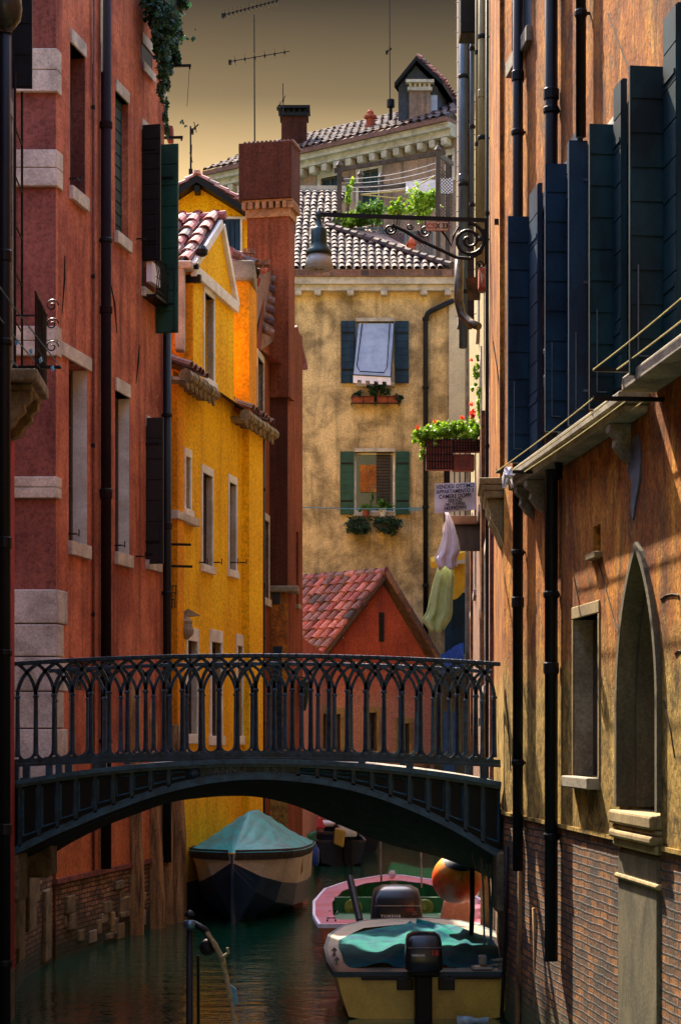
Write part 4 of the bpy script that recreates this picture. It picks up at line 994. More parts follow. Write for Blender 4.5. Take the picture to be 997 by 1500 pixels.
for k, (p0, p1) in enumerate(((524, 558), (562, 592), (596, 632))):
    mb = MB(); x0, x1 = XP(p0, YT), XP(p1, YT); top = ZP(335+k*3, YT); bot = ZP(382, YT); yy = YT-.06
    for (a_, c_) in (((x0, bot), (x0, top)), ((x1, bot), (x1, top)), ((x0, top), (x1, top)), ((x0, bot), (x1, bot))): mb.bar((a_[0], yy, a_[1]), (c_[0], yy, c_[1]), .05, .05, up=(0, 1, 0))
    step = .12; n_ = int((x1-x0+top-bot)/step)
    for q in range(1, n_):
        d = q*step; hgt = top-bot; wdt = x1-x0
        xa, za = (x0+d, bot) if d < wdt else (x1, bot+d-wdt); xb, zb = (x0, bot+d) if d < hgt else (x0+d-hgt, top)
        mb.bar((xa, yy, za), (xb, yy, zb), .02, .012, up=(0, 1, 0))
        mb.bar((x0+x1-xa, yy+.012, za), (x0+x1-xb, yy+.012, zb), .02, .012, up=(0, 1, 0))
    mb.build('lattice_panel', M['pipeblue'], te)
mb = MB(); yy = YT+1.5; x0, x1, z0, z1 = XP(641, yy), XP(662, yy), ZP(320, yy), ZP(278, yy)
for q in range(16):
    mb.bar((x0, yy, z0+q*.1-.3), (x1, yy, z0+q*.1+.15), .02, .012, up=(0, 1, 0)); mb.bar((x0, yy, z0+q*.1+.15), (x1, yy, z0+q*.1-.3), .02, .012, up=(0, 1, 0))
mb.build('lattice_panel', M['woodpost'], te)
for k in range(4):
    mb = MB(); a_, c_ = P(500, 262+k*6, YT+.2*k), P(640, 238+9*k, YT+.5+.4*k); mb.tube([a_.lerp(c_, i/8)-Vector((0, 0, .5*(i/8)*(1-i/8))) for i in range(9)], .008, 4); mb.build('wire', M['cloth_white'], te)
mb = MB(); mb.tube([P(528, 285, YT+1), P(600, 278, YT+1), P(636, 258, YT+1)], .02, 5); mb.tube([P(528, 285, YT+1), P(605, 293, YT+1)], .02, 5); mb.build('rope', M['rope_yel'], te)
mb = MB(); yy = YT+2.4
for k in range(8):
    a, c = XP(594+k*8.6, yy), XP(594+(k+1)*8.6, yy); dy = .1*(k % 2); mb.face([(a, yy+dy, ZP(283, yy)), (c, yy+.1-dy, ZP(282, yy)), (c, yy+.1-dy, ZP(265-k*.8, yy)), (a, yy+dy, ZP(266-k*.8, yy))])
tag(mb.build('dust_sheet', M['cloth_white']), 'white cloth sheet hung along the back of the roof terrace', 'sheet')
for i, (px, py, rx, rz_, k, mt, lb) in enumerate(((508, 322, .45, .26, 420, 'leaf', 'bright green shrub at the left end of the terrace lattice'), (545, 312, .42, .30, 420, 'leafmid', 'leafy green shrub above the middle of the terrace lattice'),
        (580, 305, .30, .24, 260, 'leaf', 'small yellow green bush between the terrace shrubs'), (618, 300, .44, .42, 620, 'leaf', 'big bright lemon shrub at the right of the terrace'), (510, 285, .14, .5, 90, 'leaf', 'slender climbing plant at the left terrace post'), (532, 326, .4, .14, 220, 'leafmid', 'low trailing plants over the terrace fence top'))):
    rt = empty('terrace_plant', P(px, 336, YT), lb, 'plant', 'plants on the roof terrace')
    mb = MB(); c = P(px, py, YT+.15); mb.leaves(c, (rx*1.1, .4, rz_*1.1), int(k*2.2), .11); mb.leaves(c+Vector((rx*.5, 0, rz_*.5)), (rx*.6, .3, rz_*.7), k//2, .10); mb.build('foliage', M[mt], rt)
    mb = MB(); zb_ = ZP(338, YT)
    for q in range(4): mb.tube([(c.x+rnd(-.1, .1), c.y, zb_-.1), (c.x+rnd(-rx, rx)*.6, c.y+rnd(-.2, .2), c.z+rz_*.4)], [.02, .008], 5)
    mb.build('stem', M['woodpost'], rt)
    mb = MB(); mb.box(c.x-.22, c.x+.22, c.y-.12, c.y+.15, zb_-.32, zb_-.06); mb.build('planter', M['terracotta'], rt)

# ================= rear house with dormer =================
Yr, Yl = 64.0, 70.0
rh = bldg('rear_house', P(560, 300, 66), 'grey brown rear house with white bracketed cornice and a dark roof dormer', 'house')
a_ = (XP(668, Yr)+.0, Yr); c_ = (XP(325, Yl), Yl); WR = Wall(c_, a_, (0, -1)); ZC = ZP(192, Yr)
def rH(px0, px1, pt, pb): 
    s0, s1 = WR.s_px(px0), WR.s_px(px1); return (s0, s1, WR.z_py(pb, s0), WR.z_py(pt, s0))
r1, r2, r3 = rH(470, 495, 262, 330), rH(527, 554, 252, 330), rH(655, 662, 228, 262)
mb = MB(); facade(mb, WR, 0, WR.L, 0, ZC, [r1, r2, r3], rec=.2); shell(mb, [a_, (a_[0], a_[1]+8), (c_[0], c_[1]+8), c_], 0, ZC); mb.build('wall', M['far_brown'], rh)
for h in (r1, r2): window(rh, WR, h, 'shutteal', rec=.1, lintel=.28, sill=.1, jamb=.16)
window(rh, WR, r3, 'dark', rec=.1, lintel=.2, sill=.1, jamb=.1)
mb = MB(); mb.wbox(WR, -.4, WR.L, ZC-.22, ZC, 0, .35); mb.wbox(WR, -.45, WR.L, ZC+.001, ZC+.2, 0, .5); cn = mb.build('cornice', M['stone'], rh)
mb = MB()
for k in range(14):
    s_ = WR.s_px(447+k*17.5)
    if s_ < WR.L: mb = MB(); mb.wbox(WR, s_-.12, s_+.12, ZC-.48, ZC-.225, 0, .34); mb.build('bracket', M['stone'], cn, bevel=.04)
for px in (330, 345): s_ = WR.s_px(px); mb = MB(); mb.wbox(WR, s_-.12, s_+.12, ZC-.48, ZC-.225, 0, .34); mb.build('bracket', M['stone'], cn, bevel=.04)
U = -WR.n3()*4.2+Vector((0, 0, 2.1)); sl0 = WR.s_px(440)
mb = MB(); mb.face([WR.pt(-.4, ZC+.3, .6), WR.pt(WR.L, ZC+.3, .6), WR.pt(WR.L, ZC+.3, .6)+U, WR.pt(.8, ZC+.3, .6)+U*.9]); mb.wbox(WR, -.4, WR.L, ZC+.2, ZC+.34, .0, .62); rf = mb.build('roof', M['tile_dark'], rh)
mb = MB(); tiles(mb, WR.pt(-.4, ZC+.32, .62), WR.pt(WR.L, ZC+.32, .62), U, 34, 9, r=.11); mb.build('roof_tiles', M['tile_dark'] if 0 else M['tile_brown'], rf)
# roof dormer
Yd = 65.5; x0, x1, xa = XP(577, Yd), XP(672, Yd), XP(609, Yd); zb0 = ZP(185, Yd); ze = ZP(128, Yd); zp = ZP(92, Yd)
dm = MB(); xw0, xw1 = XP(583, Yd), XP(664, Yd)
dm.prism([(xw0, Yd, zb0-.5), (XP(640, Yd), Yd, zb0-.5), (XP(640, Yd), Yd, ze), (xa, Yd, zp-.1), (xw0, Yd, ze)], (1.1, 4, 0)); dmo = dm.build('roof_dormer', gen('dark_slate_boards', (.045, .055, .075), (.02, .025, .035), .7, coord='pos'), rh)
mb = MB(); dv = Vector((1.2, 4.4, 0))
for (pA, pB) in (((x0, ze-.08), (xa, zp)), ((xa, zp), (XP(648, Yd), ze-.02))):
    A_, B_ = Vector((pA[0], Yd-.25, pA[1])), Vector((pB[0], Yd-.25, pB[1])); mb.hexa([A_, B_, B_+dv, A_+dv, *[q+Vector((0, 0, .16)) for q in (A_, B_, B_+dv, A_+dv)]])
mb.build('roof', M['iron'], dmo)
mb = MB(); A_, B_ = Vector((xa, Yd-.28, zp+.17)), Vector((XP(648, Yd), Yd-.28, ze+.14))
tiles(mb, B_, B_+dv, A_-B_, 16, 8, r=.1); mb.build('roof_tiles', M['tile_pink'], dmo)
mb = MB(); mb.box(XP(630, Yd), XP(640, Yd), Yd-.05, Yd, ZP(165, Yd), ZP(140, Yd)); mb.build('window', M['cloth_awn'], dmo)
# chimneys on that roof
def chimney(name, px0, px1, pyt, pyb, Y, mat, label, cap='stone', holes=True):
    root = empty(name, P((px0+px1)/2, pyb, Y), label, 'chimney'); x0, x1, z0, z1 = XP(px0, Y), XP(px1, Y), ZP(pyb, Y), ZP(pyt, Y); d = (x1-x0)*.8
    mb = MB(); mb.box(x0, x1, Y, Y+d, z0-.6, z1); mb.build('shaft', M[mat], root)
    mb = MB(); mb.box(x0-.06, x1+.06, Y-.06, Y+d+.06, z1, z1+.12); n_ = 4
    for k in range(n_+1): q = x0+(x1-x0-.09)*k/n_; mb.box(q, q+.09, Y-.02, Y+.1, z1+.12, z1+.26)
    mb.box(x0, x1, Y+.1, Y+d, z1+.12, z1+.26); mb.box(x0-.12, x1+.12, Y-.12, Y+d+.12, z1+.26, z1+.36); mb.build('cap', M[cap], root)
    return root
chimney('chimney', 599, 630, 133, 185, 65.35, 'far_brown', 'pale pink chimney with white cap in front of the dark dormer')
chimney('chimney', 412, 449, 170, 215, 68.4, 'chim', 'sooty brown chimney with open slotted cap at the left of the rear roof', cap='iron')
mb = MB(); c = P(542, 185, 67); mb.lathe([(.16, -.3), (.14, .25), (.22, .28), (.22, .36), (.12, .40), (.12, .5), (.03, .6)], c, 8); tag(mb.build('chimney_pot', M['redhouse']), 'slim red chimney pot standing on the rear roof ridge', 'chimney pot')

# antennas
def antenna(px, pyb, pyt, Y, arms, label, r=.02):
    root = empty('antenna', P(px, pyb, Y), label, 'antenna'); mb = MB(); mb.tube([P(px, pyb+8, Y), P(px-.8, pyt, Y)], [r, r*.7], 6); mb.build('mast', M['iron'], root)
    for (ax0, ay0, ax1, ay1, k) in arms:
        mb = MB(); a_, c_ = P(ax0, ay0, Y), P(ax1, ay1, Y); mb.tube([a_, c_], r*.6, 5)
        for q in range(k):
            m_ = a_.lerp(c_, (q+.5)/k); mb.tube([m_+Vector((0, -.35, 0)), m_+Vector((0, .35, 0))], r*.45, 4); mb.box(m_.x-.02, m_.x+.02, m_.y-.02, m_.y+.02, m_.z-.05, m_.z+.02)
        mb.box(a_.x-.04, a_.x+.04, Y-.05, Y+.05, a_.z-.08, a_.z+.03)
        mb.build('boom', M['iron'], root)
    return root
antenna(373, 200, 22, 50, [(327, 22, 408, 0, 14), (337, 90, 424, 75, 6)], 'tall thin television aerial with two long booms behind the big chimney')
antenna(415, 160, 122, 66, [(407, 158, 418, 140, 2)], 'short aerial on the sooty rear chimney')
antenna(571, 175, -20, 67, [(566, 76, 574, 70, 2)], 'very tall radio mast standing on the rear roof'); 
mb = MB(); c = P(572, 158, 67); mb.lathe([(.06, -.4), (.06, 0), (.14, .02), (.14, .28), (.05, .3)], c, 8); tag(mb.build('antenna_box', M['iron']), 'small dark antenna box clamped low on the tall radio mast', 'box')
antenna(280, 300, 185, 41.5, [(281, 191, 291, 182, 1), (279.5, 250, 280.5, 212, 1)], 'slender aerial over the far yellow gable', r=.025)

# ================= small red house at the water end =================
YR = 49.0
rd = bldg('red_house', P(560, 1000, YR), 'low red house with a gabled tile roof right behind the bridge', 'house')
g0, g1, ga = P(480, 960, YR), P(633, 962, YR+1.0), P(566, 848, YR+.6); dirb = Vector((-3.2, 3.2, 0))
base = [Vector((g0.x, g0.y, -1)), Vector((g1.x, g1.y, -1))]
WG = Wall((g0.x, g0.y), (g1.x, g1.y), (0, -1))
def gh(px0, px1, pt, pb): s0, s1 = WG.s_px(px0), WG.s_px(px1); return (s0, s1, WG.z_py(pb, s0), WG.z_py(pt, s0))
d1, d2, d3 = gh(536, 552, 1044, 1100), gh(583, 600, 1060, 1108), gh(491, 499, 1046, 1100)
zw = min(g0.z, g1.z)
mb = MB(); facade(mb, WG, 0, WG.L, -1, zw, [d1, d2, d3], rec=.15)
mb.face([WG.pt(0, zw), WG.pt(WG.L, zw), g1, ga, g0])
WG2 = Wall((g0.x+dirb.x, g0.y+dirb.y), (g0.x, g0.y), (0, -1)); facade(mb, WG2, 0, WG2.L, -1, zw); shell(mb, [(g1.x, g1.y), (g1.x+dirb.x, g1.y+dirb.y)], -1, zw, cap=False)
mb.build('wall', M['redhouse'], rd)
mb = MB(); mb.wbox(WG, WG.s_px(481), WG.s_px(634), -1, ZP(1112, YR), .0, .03); mb.build('brick_base', M['brickdark'], rd)
for h, pn in ((d1, 'dark'), (d2, 'shutgreen'), (d3, 'dark')): window(rd, WG, h, pn, rec=.12, lintel=.16, sill=.1, jamb=.1, stone='stone_ocra')
s0, s1 = WG.s_px(555), WG.s_px(562); mb = MB(); mb.wbox(WG, s0, s1, WG.z_py(940, s0), WG.z_py(897, s0), -.02, .012); mb.build('slit_window', M['dark'], rd)
eL = g0+Vector((-.15, -.25, -.08)); rg = ga+Vector((0, -.25, .1)); eR = g1+Vector((.12, -.25, -.05))
mb = MB(); mb.hexa([eL-Vector((0, 0, .1)), rg-Vector((0, 0, .1)), rg+dirb-Vector((0, 0, .1)), eL+dirb-Vector((0, 0, .1)), eL, rg, rg+dirb, eL+dirb])
mb.hexa([rg-Vector((0, 0, .1)), eR-Vector((0, 0, .1)), eR+dirb-Vector((0, 0, .1)), rg+dirb-Vector((0, 0, .1)), rg, eR, eR+dirb, rg+dirb]); rf = mb.build('roof', M['tilebase'], rd)
mb = MB(); ext = dirb*1.15; tiles(mb, eL+ext, eL, rg-eL, 17, 9, jit=1.0, r=.115)
for k in range(14): 
    p_ = rg+ext*(k/14); mb.tube([p_+Vector((0, 0, .08)), rg+ext*((k+1.1)/14)+Vector((0, 0, .06))], [.11, .09], 8)
mb.build('roof_tiles', M['tile_red'], rf)
mb = MB(); 
for k in range(9): 
    p_, q_ = rg.lerp(eR, k/9), rg.lerp(eR, (k+1.1)/9); mb.tube([p_+Vector((0, 0, .06)), q_+Vector((0, 0, .04))], .08, 6)
mb.build('verge_tiles', M['tile_dark'], rf)
# orange wall left of the red house, under the brown house, with ladder-like panel and lamp
ow = bldg('orange_outhouse', P(460, 1100, 40), 'orange plastered low wall with a stone doorway seen through the bridge railing', 'outhouse')
WO = Wall((-.75, 36.4), (XP(487, 47.5), 47.5), (1, 0)); hO = (WO.s_px(472), WO.s_px(481), 2.4, ZP(1046, 44))
mb = MB(); facade(mb, WO, 0, WO.L, -1, 4.6, [hO]); mb.face([WO.pt(0, 4.6), WO.pt(WO.L, 4.6), WO.pt(WO.L, 4.6, -2), WO.pt(0, 4.6, -2)]); mb.build('wall', M['redhouse'], ow)
window(ow, WO, hO, 'dark', rec=.12, lintel=.2, sill=.1, jamb=.16, stone='stone_ocra')
# dark hanging lantern & bracket beside it
mb = MB(); c = P(446, 1010, 36.0); mb.lathe([(.03, .2), (.10, .14), (.09, .05), (.10, .0), (.06, -.25), (.02, -.4)], c, 10); mb.bar(c+Vector((-.25, 0, .25)), c+Vector((0, 0, .22)), .03)
tag(mb.build('wall_lamp', M['lamp_green']), 'green topped wall lamp on the orange wall behind the railing', 'lamp')
mb = MB(); x0, x1 = XP(401, 34.8), XP(411, 34.8)
for k in range(14): mb.box(x0, x1, 34.86, 34.9, 2.3+k*.14, 2.3+k*.14+.11)
mb.box(x0-.02, x1+.02, 34.9, 34.95, 2.2, 4.35); tag(mb.build('louvre_shutter', M['shutblue']), 'narrow blue grey louvred shutter at the foot of the brown house', 'shutter')

# ================= right: passage side of far brick house =================
fb = bldg('brick_house', (2.5, 30, 0), 'narrow strip of worn brick house along the right bank carrying the flower balcony', 'house')
WF_ = Wall((1.78, 22.5), (3.45, 51.5), (-1, 0))
fh_ = [(3.0, 3.9, 3.4, 5.2), (7.2, 8.6, 6.3, 8.6), (7.2, 8.4, 3.0, 4.6), (14, 15.2, 5.5, 7.5), (20, 21.2, 5.5, 7.5), (9.5, 10.4, 9.6, 11.2)]
mb = MB(); facade(mb, WF_, 0, WF_.L, -1, 7.4, fh_); mb.build('brick_wall', M['brickside'], fb)
mb = MB(); facade(mb, WF_, 0, WF_.L, 7.4, 15.2, fh_); shell(mb, [(3.45, 51.5), (9, 51.5), (9, 22.5), (1.78, 22.5)], -1, 15.2); mb.build('wall', M['farwall'], fb)
for h in fh_: window(fb, WF_, h, 'dark', rec=.15, jamb=.12, lintel=.16, sill=.12)
for s_ in (4.4, 19):
    mb = MB(); mb.wbox(WF_, s_, s_+.5, -.5, 7.3, 0, .06); mb.build('pilaster', M['brick'], fb)
# pale narrow end wall at the passage with a yellow awning and a blue sheet
pe = bldg('end_wall', P(672, 900, 51.5), 'pale end wall strip beside the passage at the cream house corner', 'wall')
mb = MB(); mb.box(XP(682, 51), XP(700, 51), 51.0, 51.4, -1, 13.8); mb.build('wall', M['stone_dim'], pe)
mb = MB(); mb.box(XP(652, 52.6), XP(684, 52.6), 52.62, 52.9, -1, ZP(868, 52.6)); mb.build('passage_shadow', M['shutblue'], pe)  # dark blue sheet standing for the shadow inside the open passage
aw2 = empty('awning', P(655, 840, 51.5), 'bright yellow round edged awning hanging over the far passage', 'awning')
mb = MB(); a0 = P(632, 823, 51.4); a1 = P(682, 808, 51.4); mb.hexa([a0+Vector((0, 0, -.18)), a1+Vector((0, 0, -.18)), a1+Vector((0, 1, -.0)), a0+Vector((0, 1, -.0)), a0, a1, a1+Vector((0, 1, .2)), a0+Vector((0, 1, .2))])
mb.build('valance', gen('yellow_canvas', (.80, .50, .03), (.65, .36, .02), .8, coord='pos', fine=.15), aw2)
mb = MB(); c = P(664, 826, 51.7); pr = [c+Vector((math.cos(t)*.42, 0, min(0, math.sin(t))*.95)) for t in [math.pi+math.pi*i/12 for i in range(13)]]; mb.prism(pr, (0, .5, 0)); mb.build('hood', bpy.data.materials['yellow_canvas'], aw2)
mb = MB(); c = P(662, 945, 50.5)
for k in range(10):
    a, b_ = c+Vector((-.25+k*.05, rnd(-.05, .05), -.5+k*.02+rnd(-.04, .04))), c+Vector((-.25+(k+1)*.05, rnd(-.05, .05), -.5+(k+1)*.02)); mb.obox((a+b_)/2, (.05, 0, .01), (0, .4, 0), (0, .05, .26+k*.01))
tag(mb.build('tarpaulin', gen('bright_blue_tarp', (.02, .12, .55), (.01, .06, .32), .5, coord='pos')), 'crumpled bright blue tarpaulin at the foot of the far passage', 'tarpaulin')
mb = MB(); mb.box(XP(649, 50.9), XP(666, 50.9), 50.9, 51.0, -.2, ZP(1042, 50.9)); tag(mb.build('canal_door', gen('faded_blue_door', (.14, .28, .42), (.08, .18, .30), .6, coord='pos')), 'faded light blue water door at the end of the canal', 'door')
mb = MB(); mb.box(XP(636, 51.3), XP(690, 51.3), 51.31, 51.6, -1, ZP(958, 51.3)); tag(mb.build('garden_wall', M['farwall']), 'pale yellow wall beside the red house over the water', 'wall')

# vertical pipes at the right edge of the sky
for (px, Y, z0, z1, r, mt, lb) in ((678, 27.5, 8.3, 14.5, .06, 'pipeblue', 'blue grey drainpipe at the right edge of the sky'), (691, 24.5, 9.0, 13, .03, 'pipeblue', 'thin blue pipe left of the ochre pilaster'), (698, 24.0, 8.4, 13, .022, 'pipeochre', 'thin pale ochre conduit above the street lamp bracket'), (706, 23.6, 8.2, 13.2, .05, 'pipeochre', 'broad ochre drainpipe above the street lamp bracket'), (713, 22.6, 2.0, 13, .02, 'pipe', 'thin black conduit on the corner behind the street lamp')):
    pipe('drainpipe', XP(px, Y), Y, z0, z1, r, mt, lb, clamps=4, wallv=(1, 0, 0), joints=r > .04)
mb = MB(); x0, x1 = XP(671, 28.2), XP(693, 28.2); mb.box(x0, x1, 28.2, 28.6, ZP(470, 28), 14.6); bq = tag(mb.build('brick_flue', M['tilebase']), 'slim brick flue wrapped in wire netting at the right edge of the sky', 'flue')
mb = MB()
for k in range(26): mb.tube([(x0-.05, 28.15, 8.9+k*.22), (x1+.04, 28.12, 8.93+k*.22)], .006, 4)
for k in range(3): mb.tube([(x0+(x1-x0)*k/2, 28.13, 8.8), (x0+(x1-x0)*k/2, 28.13, 14.6)], .005, 4)
tag(mb.build('wire_netting', M['iron']), 'rusty wire netting round the slim brick flue', 'netting')
mb = MB(); mb.box(XP(674, 24), XP(705, 24), 24.0, 24.4, ZP(48, 24), 12.6); tag(mb.build('meter_box', M['iron'], bevel=.02), 'black metal box high at the right edge of the sky', 'box')
# gutter funnel below lamp: copper elbow and floodlight
fn = empty('rain_hopper', P(690, 430, 24), 'rusty metal rain hopper elbow below the street lamp bracket', 'rain hopper')
mb = MB(); mb.tube([P(672, 380, 25), P(671, 440, 25), P(676, 462, 25), P(690, 474, 24.8), P(700, 478, 24.6)], [.06, .06, .058, .055, .05], 12); mb.build('elbow', M['copper'], fn, smooth=True)
mb = MB(); mb.hexa([P(685, 440, 23.8), P(702, 440, 23.8), P(703, 440, 24.1), P(687, 440, 24.1), P(681, 408, 23.7), P(704, 404, 23.7), P(705, 404, 24.2), P(682, 408, 24.2)]); mb.build('hopper', M['copper'], fn)
mb = MB(); mb.box(XP(701, 23.2), XP(713, 23.2), 23.2, 23.4, ZP(421, 23.2), ZP(392, 23.2)); tag(mb.build('junction_box', M['redhouse'], bevel=.01), 'small pinkish junction box under the lamp bracket', 'junction box')

# ================= flower balcony with the for-sale sign =================
YB = 31.0
fbx = empty('balcony', P(690, 765, YB), 'stone slab balcony with black railing hung with geranium boxes on the right bank', 'balcony')
xW = WF_.pt(WF_.s_px(700), 0).x; xo = XP(655, YB)
mb = MB(); mb.box(xo, xW+.35, YB, YB+1.6, ZP(768, YB), ZP(755, YB)); mb.build('slab', gen('reddish_balcony_stone', (.24, .12, .07), (.12, .06, .04), .85, coord='pos', fine=.7), fbx, bevel=.015)
mb = MB(); mb.prism([(xW+.1, YB+.1, ZP(769, YB)), (xo+.03, YB+.1, ZP(769, YB)), (xo+.03, YB+.1, ZP(780, YB)), (XP(672, YB), YB+.1, ZP(780, YB)), (XP(673, YB), YB+.1, ZP(804, YB)), (xW+.1, YB+.1, ZP(804, YB))], (0, .3, 0)); mb.build('corbel', M['woodpost'], fbx)
mb = MB(); zr0, zr1 = ZP(755, YB), ZP(645, YB)
for k in range(7): x = xo+.03+k*.085; mb.tube([(x, YB+.03, zr0), (x, YB+.03, zr1)], .010, 6)
for k in range(12): mb.tube([(xo+.03, YB+.03+k*.13, zr0), (xo+.03, YB+.03+k*.13, zr1)], .010, 6)
mb.tube([(xW+.2, YB+.03, zr1), (xo+.03, YB+.03, zr1), (xo+.03, YB+1.5, zr1)], .016, 6); mb.build('railing', M['iron'], fbx)
for (p0, p1, pt, pb, lb, fl, lv) in (
    (624, 662, 648, 690, 'reddish box of bright geraniums at the outer end of the flower balcony', [(611, 626, .035, 12), (636, 617, .03, 8)], [(630, 638, .20, .16, 430), (614, 640, .10, .13, 170), (618, 662, .05, .15, 70), (650, 630, .20, .17, 380)]),
    (664, 702, 648, 664, 'reddish box of red geraniums at the wall end of the flower balcony', [(690, 607, .075, 70), (676, 612, .03, 12), (690, 592, .03, 12)], [(672, 630, .20, .15, 360), (694, 630, .14, .22, 330), (700, 600, .05, .2, 90)])):
    rt = empty('flower_box', P(p0, pb, YB-.3), lb, 'flower box'); x0, x1 = XP(p0, YB-.2), XP(p1, YB-.2)
    mb = MB(); mb.box(x0, x1, YB-.26, YB-.02, ZP(pb, YB), ZP(pt, YB)); mb.box(x0-.01, x1+.01, YB-.27, YB-.01, ZP(pt+4, YB), ZP(pt, YB)+.01)
    for k in range(6): mb.box(x0+(x1-x0)*k/6, x0+(x1-x0)*k/6+.008, YB-.27, YB-.262, ZP(pb, YB), ZP(pt, YB))
    mb.build('trough', M['terracotta'], rt)
    mb = MB(); z0_, z1_ = ZP(pb, YB), ZP(pt, YB)
    for k in range(10): mb.tube([(x0+(x1-x0)*k/9, YB-.285, z0_-.01), (x0+(x1-x0)*k/9, YB-.285, z1_+.03)], .009, 5)
    for k in range(5): mb.tube([(x0-.01, YB-.285, z0_+(z1_-z0_)*k/4), (x1+.01, YB-.285, z0_+(z1_-z0_)*k/4)], .008, 5)
    mb.build('iron_cradle', M['iron'], rt)
    mb = MB()
    for (px, py, rx, rz_, k) in lv: mb.leaves(P(px, py, YB-.15), (rx, .24, rz_), int(k*2.2), .06)
    mb.build('foliage', M['leaf'], rt)
    mb = MB()
    for (px, py, rr, k) in fl: mb.leaves(P(px, py, YB-.32), (rr, rr, rr), k*2, .04)
    mb.build('blossom', M['petal'], rt)
mb = MB(); mb.box(XP(662, YB-.1), XP(694, YB-.1), YB-.22, YB-.02, ZP(692, YB), ZP(668, YB)); tag(mb.build('flowerpot', M['terracotta'], bevel=.02), 'empty terracotta pot hung below the geranium boxes', 'flowerpot')
rt = empty('climbing_plant', P(697, 560, 27), 'yellow green climber with a few red blooms up the right wall above the balcony', 'plant')
mb = MB()
for (px, py, rx, rz_, k) in ((697, 540, .05, .14, 90), (695, 560, .05, .12, 60), (700, 575, .04, .12, 50), (699, 525, .03, .08, 30)): mb.leaves(P(px, py, 27.0), (rx, .12, rz_), k, .055)
mb.build('foliage', M['leaf'], rt); mb = MB(); mb.leaves(P(690, 527, 26.9), (.02, .02, .02), 10, .035); mb.build('blossom', M['petal'], rt)
# sign
sg = empty('banner', P(665, 706, YB-.4), 'white cloth banner with purple shade and dark lettering tied under the geraniums', 'banner')
mb = MB(); Ys = YB-.3; nx, nz = 12, 8
def sgp(u_, v_):
    return P(636+60*u_, 708-1.5*u_+(44-4*u_)*v_, Ys+.02*math.sin(u_*9)+.015*math.sin(v_*5+u_*4))
for i in range(nx):
    for j in range(nz): mb.face([sgp(i/nx, (j+1)/nz), sgp((i+1)/nx, (j+1)/nz), sgp((i+1)/nx, j/nz), sgp(i/nx, j/nz)])
mb.build('cloth', M['cloth_white'], sg, smooth=True)
rr_ = (sgp(1, .5)-sgp(0, .5)); rr_.y = 0
for (t_, v_, sz) in (('VENDESI OTTIMO', .13, .088), ('APPARTAMENTO 3', .30, .082), ('CAMERE DOPPI', .47, .088), ('SERVIZI', .62, .078), ('041 7159950', .75, .070), ('3459903995', .89, .086)):
    c = sgp(.5, v_); text_obj('lettering', t_, sz, (c.x, Ys-.045, c.z), rr_, (0, 0, 1), M['ink'], sg, sx=.86)
# laundry
def cloth(name, prof, Y, mat, label, fold=.05, cat='cloth'):
    mb = MB(); cols = 18; g = []; p2 = []
    for a_, c_ in zip(prof[:-1], prof[1:]):
        for q_ in range(4): t_ = q_/4; p2.append(tuple(a_[w_]+(c_[w_]-a_[w_])*t_ for w_ in range(3)))
    prof = p2+[prof[-1]]; rows = len(prof)
    for j, (xl_, xr_, py) in enumerate(prof):
        amp = fold*(.35+.65*j/(rows-1)); g.append([P(xl_+(xr_-xl_)*i/cols+.8*math.sin(j*.6), py+(0 if j < rows-1 else 3*math.sin(i*.6+1)), Y+amp*(math.sin(i*.75+j*.10+.5*math.sin(j*.35))+.45*math.sin(i*1.9+1-j*.07))) for i in range(cols+1)])
    b0 = len(mb.v)
    for r_ in g: mb.v += r_
    for j in range(rows-1):
        for i in range(cols): a = j*(cols+1)+i; mb.f.append([a, a+1, a+cols+2, a+cols+1])
    o = mb.build(name, M[mat], smooth=True); s_ = o.modifiers.new('t', 'SOLIDIFY'); s_.thickness = .008
    return tag(o, label, cat)
cloth('towel', [(651, 656, 750), (651, 664, 768), (648, 672, 790), (641, 673, 806), (636, 669, 818), (643, 671, 832)], YB-.1, 'cloth_white', 'crumpled white towel hanging below the flower balcony', .07, 'towel')
cloth('shirt', [(644, 660, 818), (636, 665, 845), (630, 664, 875), (624, 662, 895), (617, 660, 908), (630, 650, 925)], YB+.1, 'cloth_green', 'pale green shirt hanging lowest under the balcony', .06, 'shirt')
mb = MB(); mb.tube([P(653, 755, YB), P(655, 820, YB)], .006, 5); tag(mb.build('laundry_cord', M['cloth_white']), 'pale cord holding the washing under the balcony', 'cord')
# ================= RIGHT: orange house =================
oh = bldg('orange_house', (1.6, 18.5, 0), 'weathered orange house with big dark shutters and a pointed water arch', 'house')
def wx(y): return 3.43-.1*y
WAr = Wall((wx(8.0), 8.0), (wx(18.5), 18.5), (-1, 0)); WBr = Wall((wx(18.5), 18.5), (1.79, 22.4), (-1, 0)); WN = Wall((wx(8.0), -8.0), (wx(8.0), 8.0), (-1, 0))
ZB = 1.97
def AH(pl, pr_, pt, pb, ref=None): return WAr.hole(pl, pr_, pt, pb, ref)
ha = AH(840, 876, 905, 1137, 850); hv = AH(868, 879, 772, 812)
sa0, sa1 = sorted((WAr.s_px(908), WAr.s_px(966))); za1 = 4.06; zcap = 2.22
harch = (sa0, sa1, -.9, za1, .30)
sY = lambda y: math.hypot((8-y)*.1, y-8)
up_w = [(sY(15.62), sY(16.85), 5.2, 7.3), (sY(13.95), sY(14.8), 5.2, 7.15), (sY(11.2), sY(12.5), 5.2, 7.1)]
hup = WAr.hole(749, 778, -40, 92)
mb = MB(); facade(mb, WAr, 0, WAr.L, ZB, 13.8, [ha, hv, harch]+up_w+[hup], rec=.22)
facade(mb, WN, 0, WN.L, ZB, 13.8); facade(mb, WBr, 0, WBr.L, ZB, 13.8)
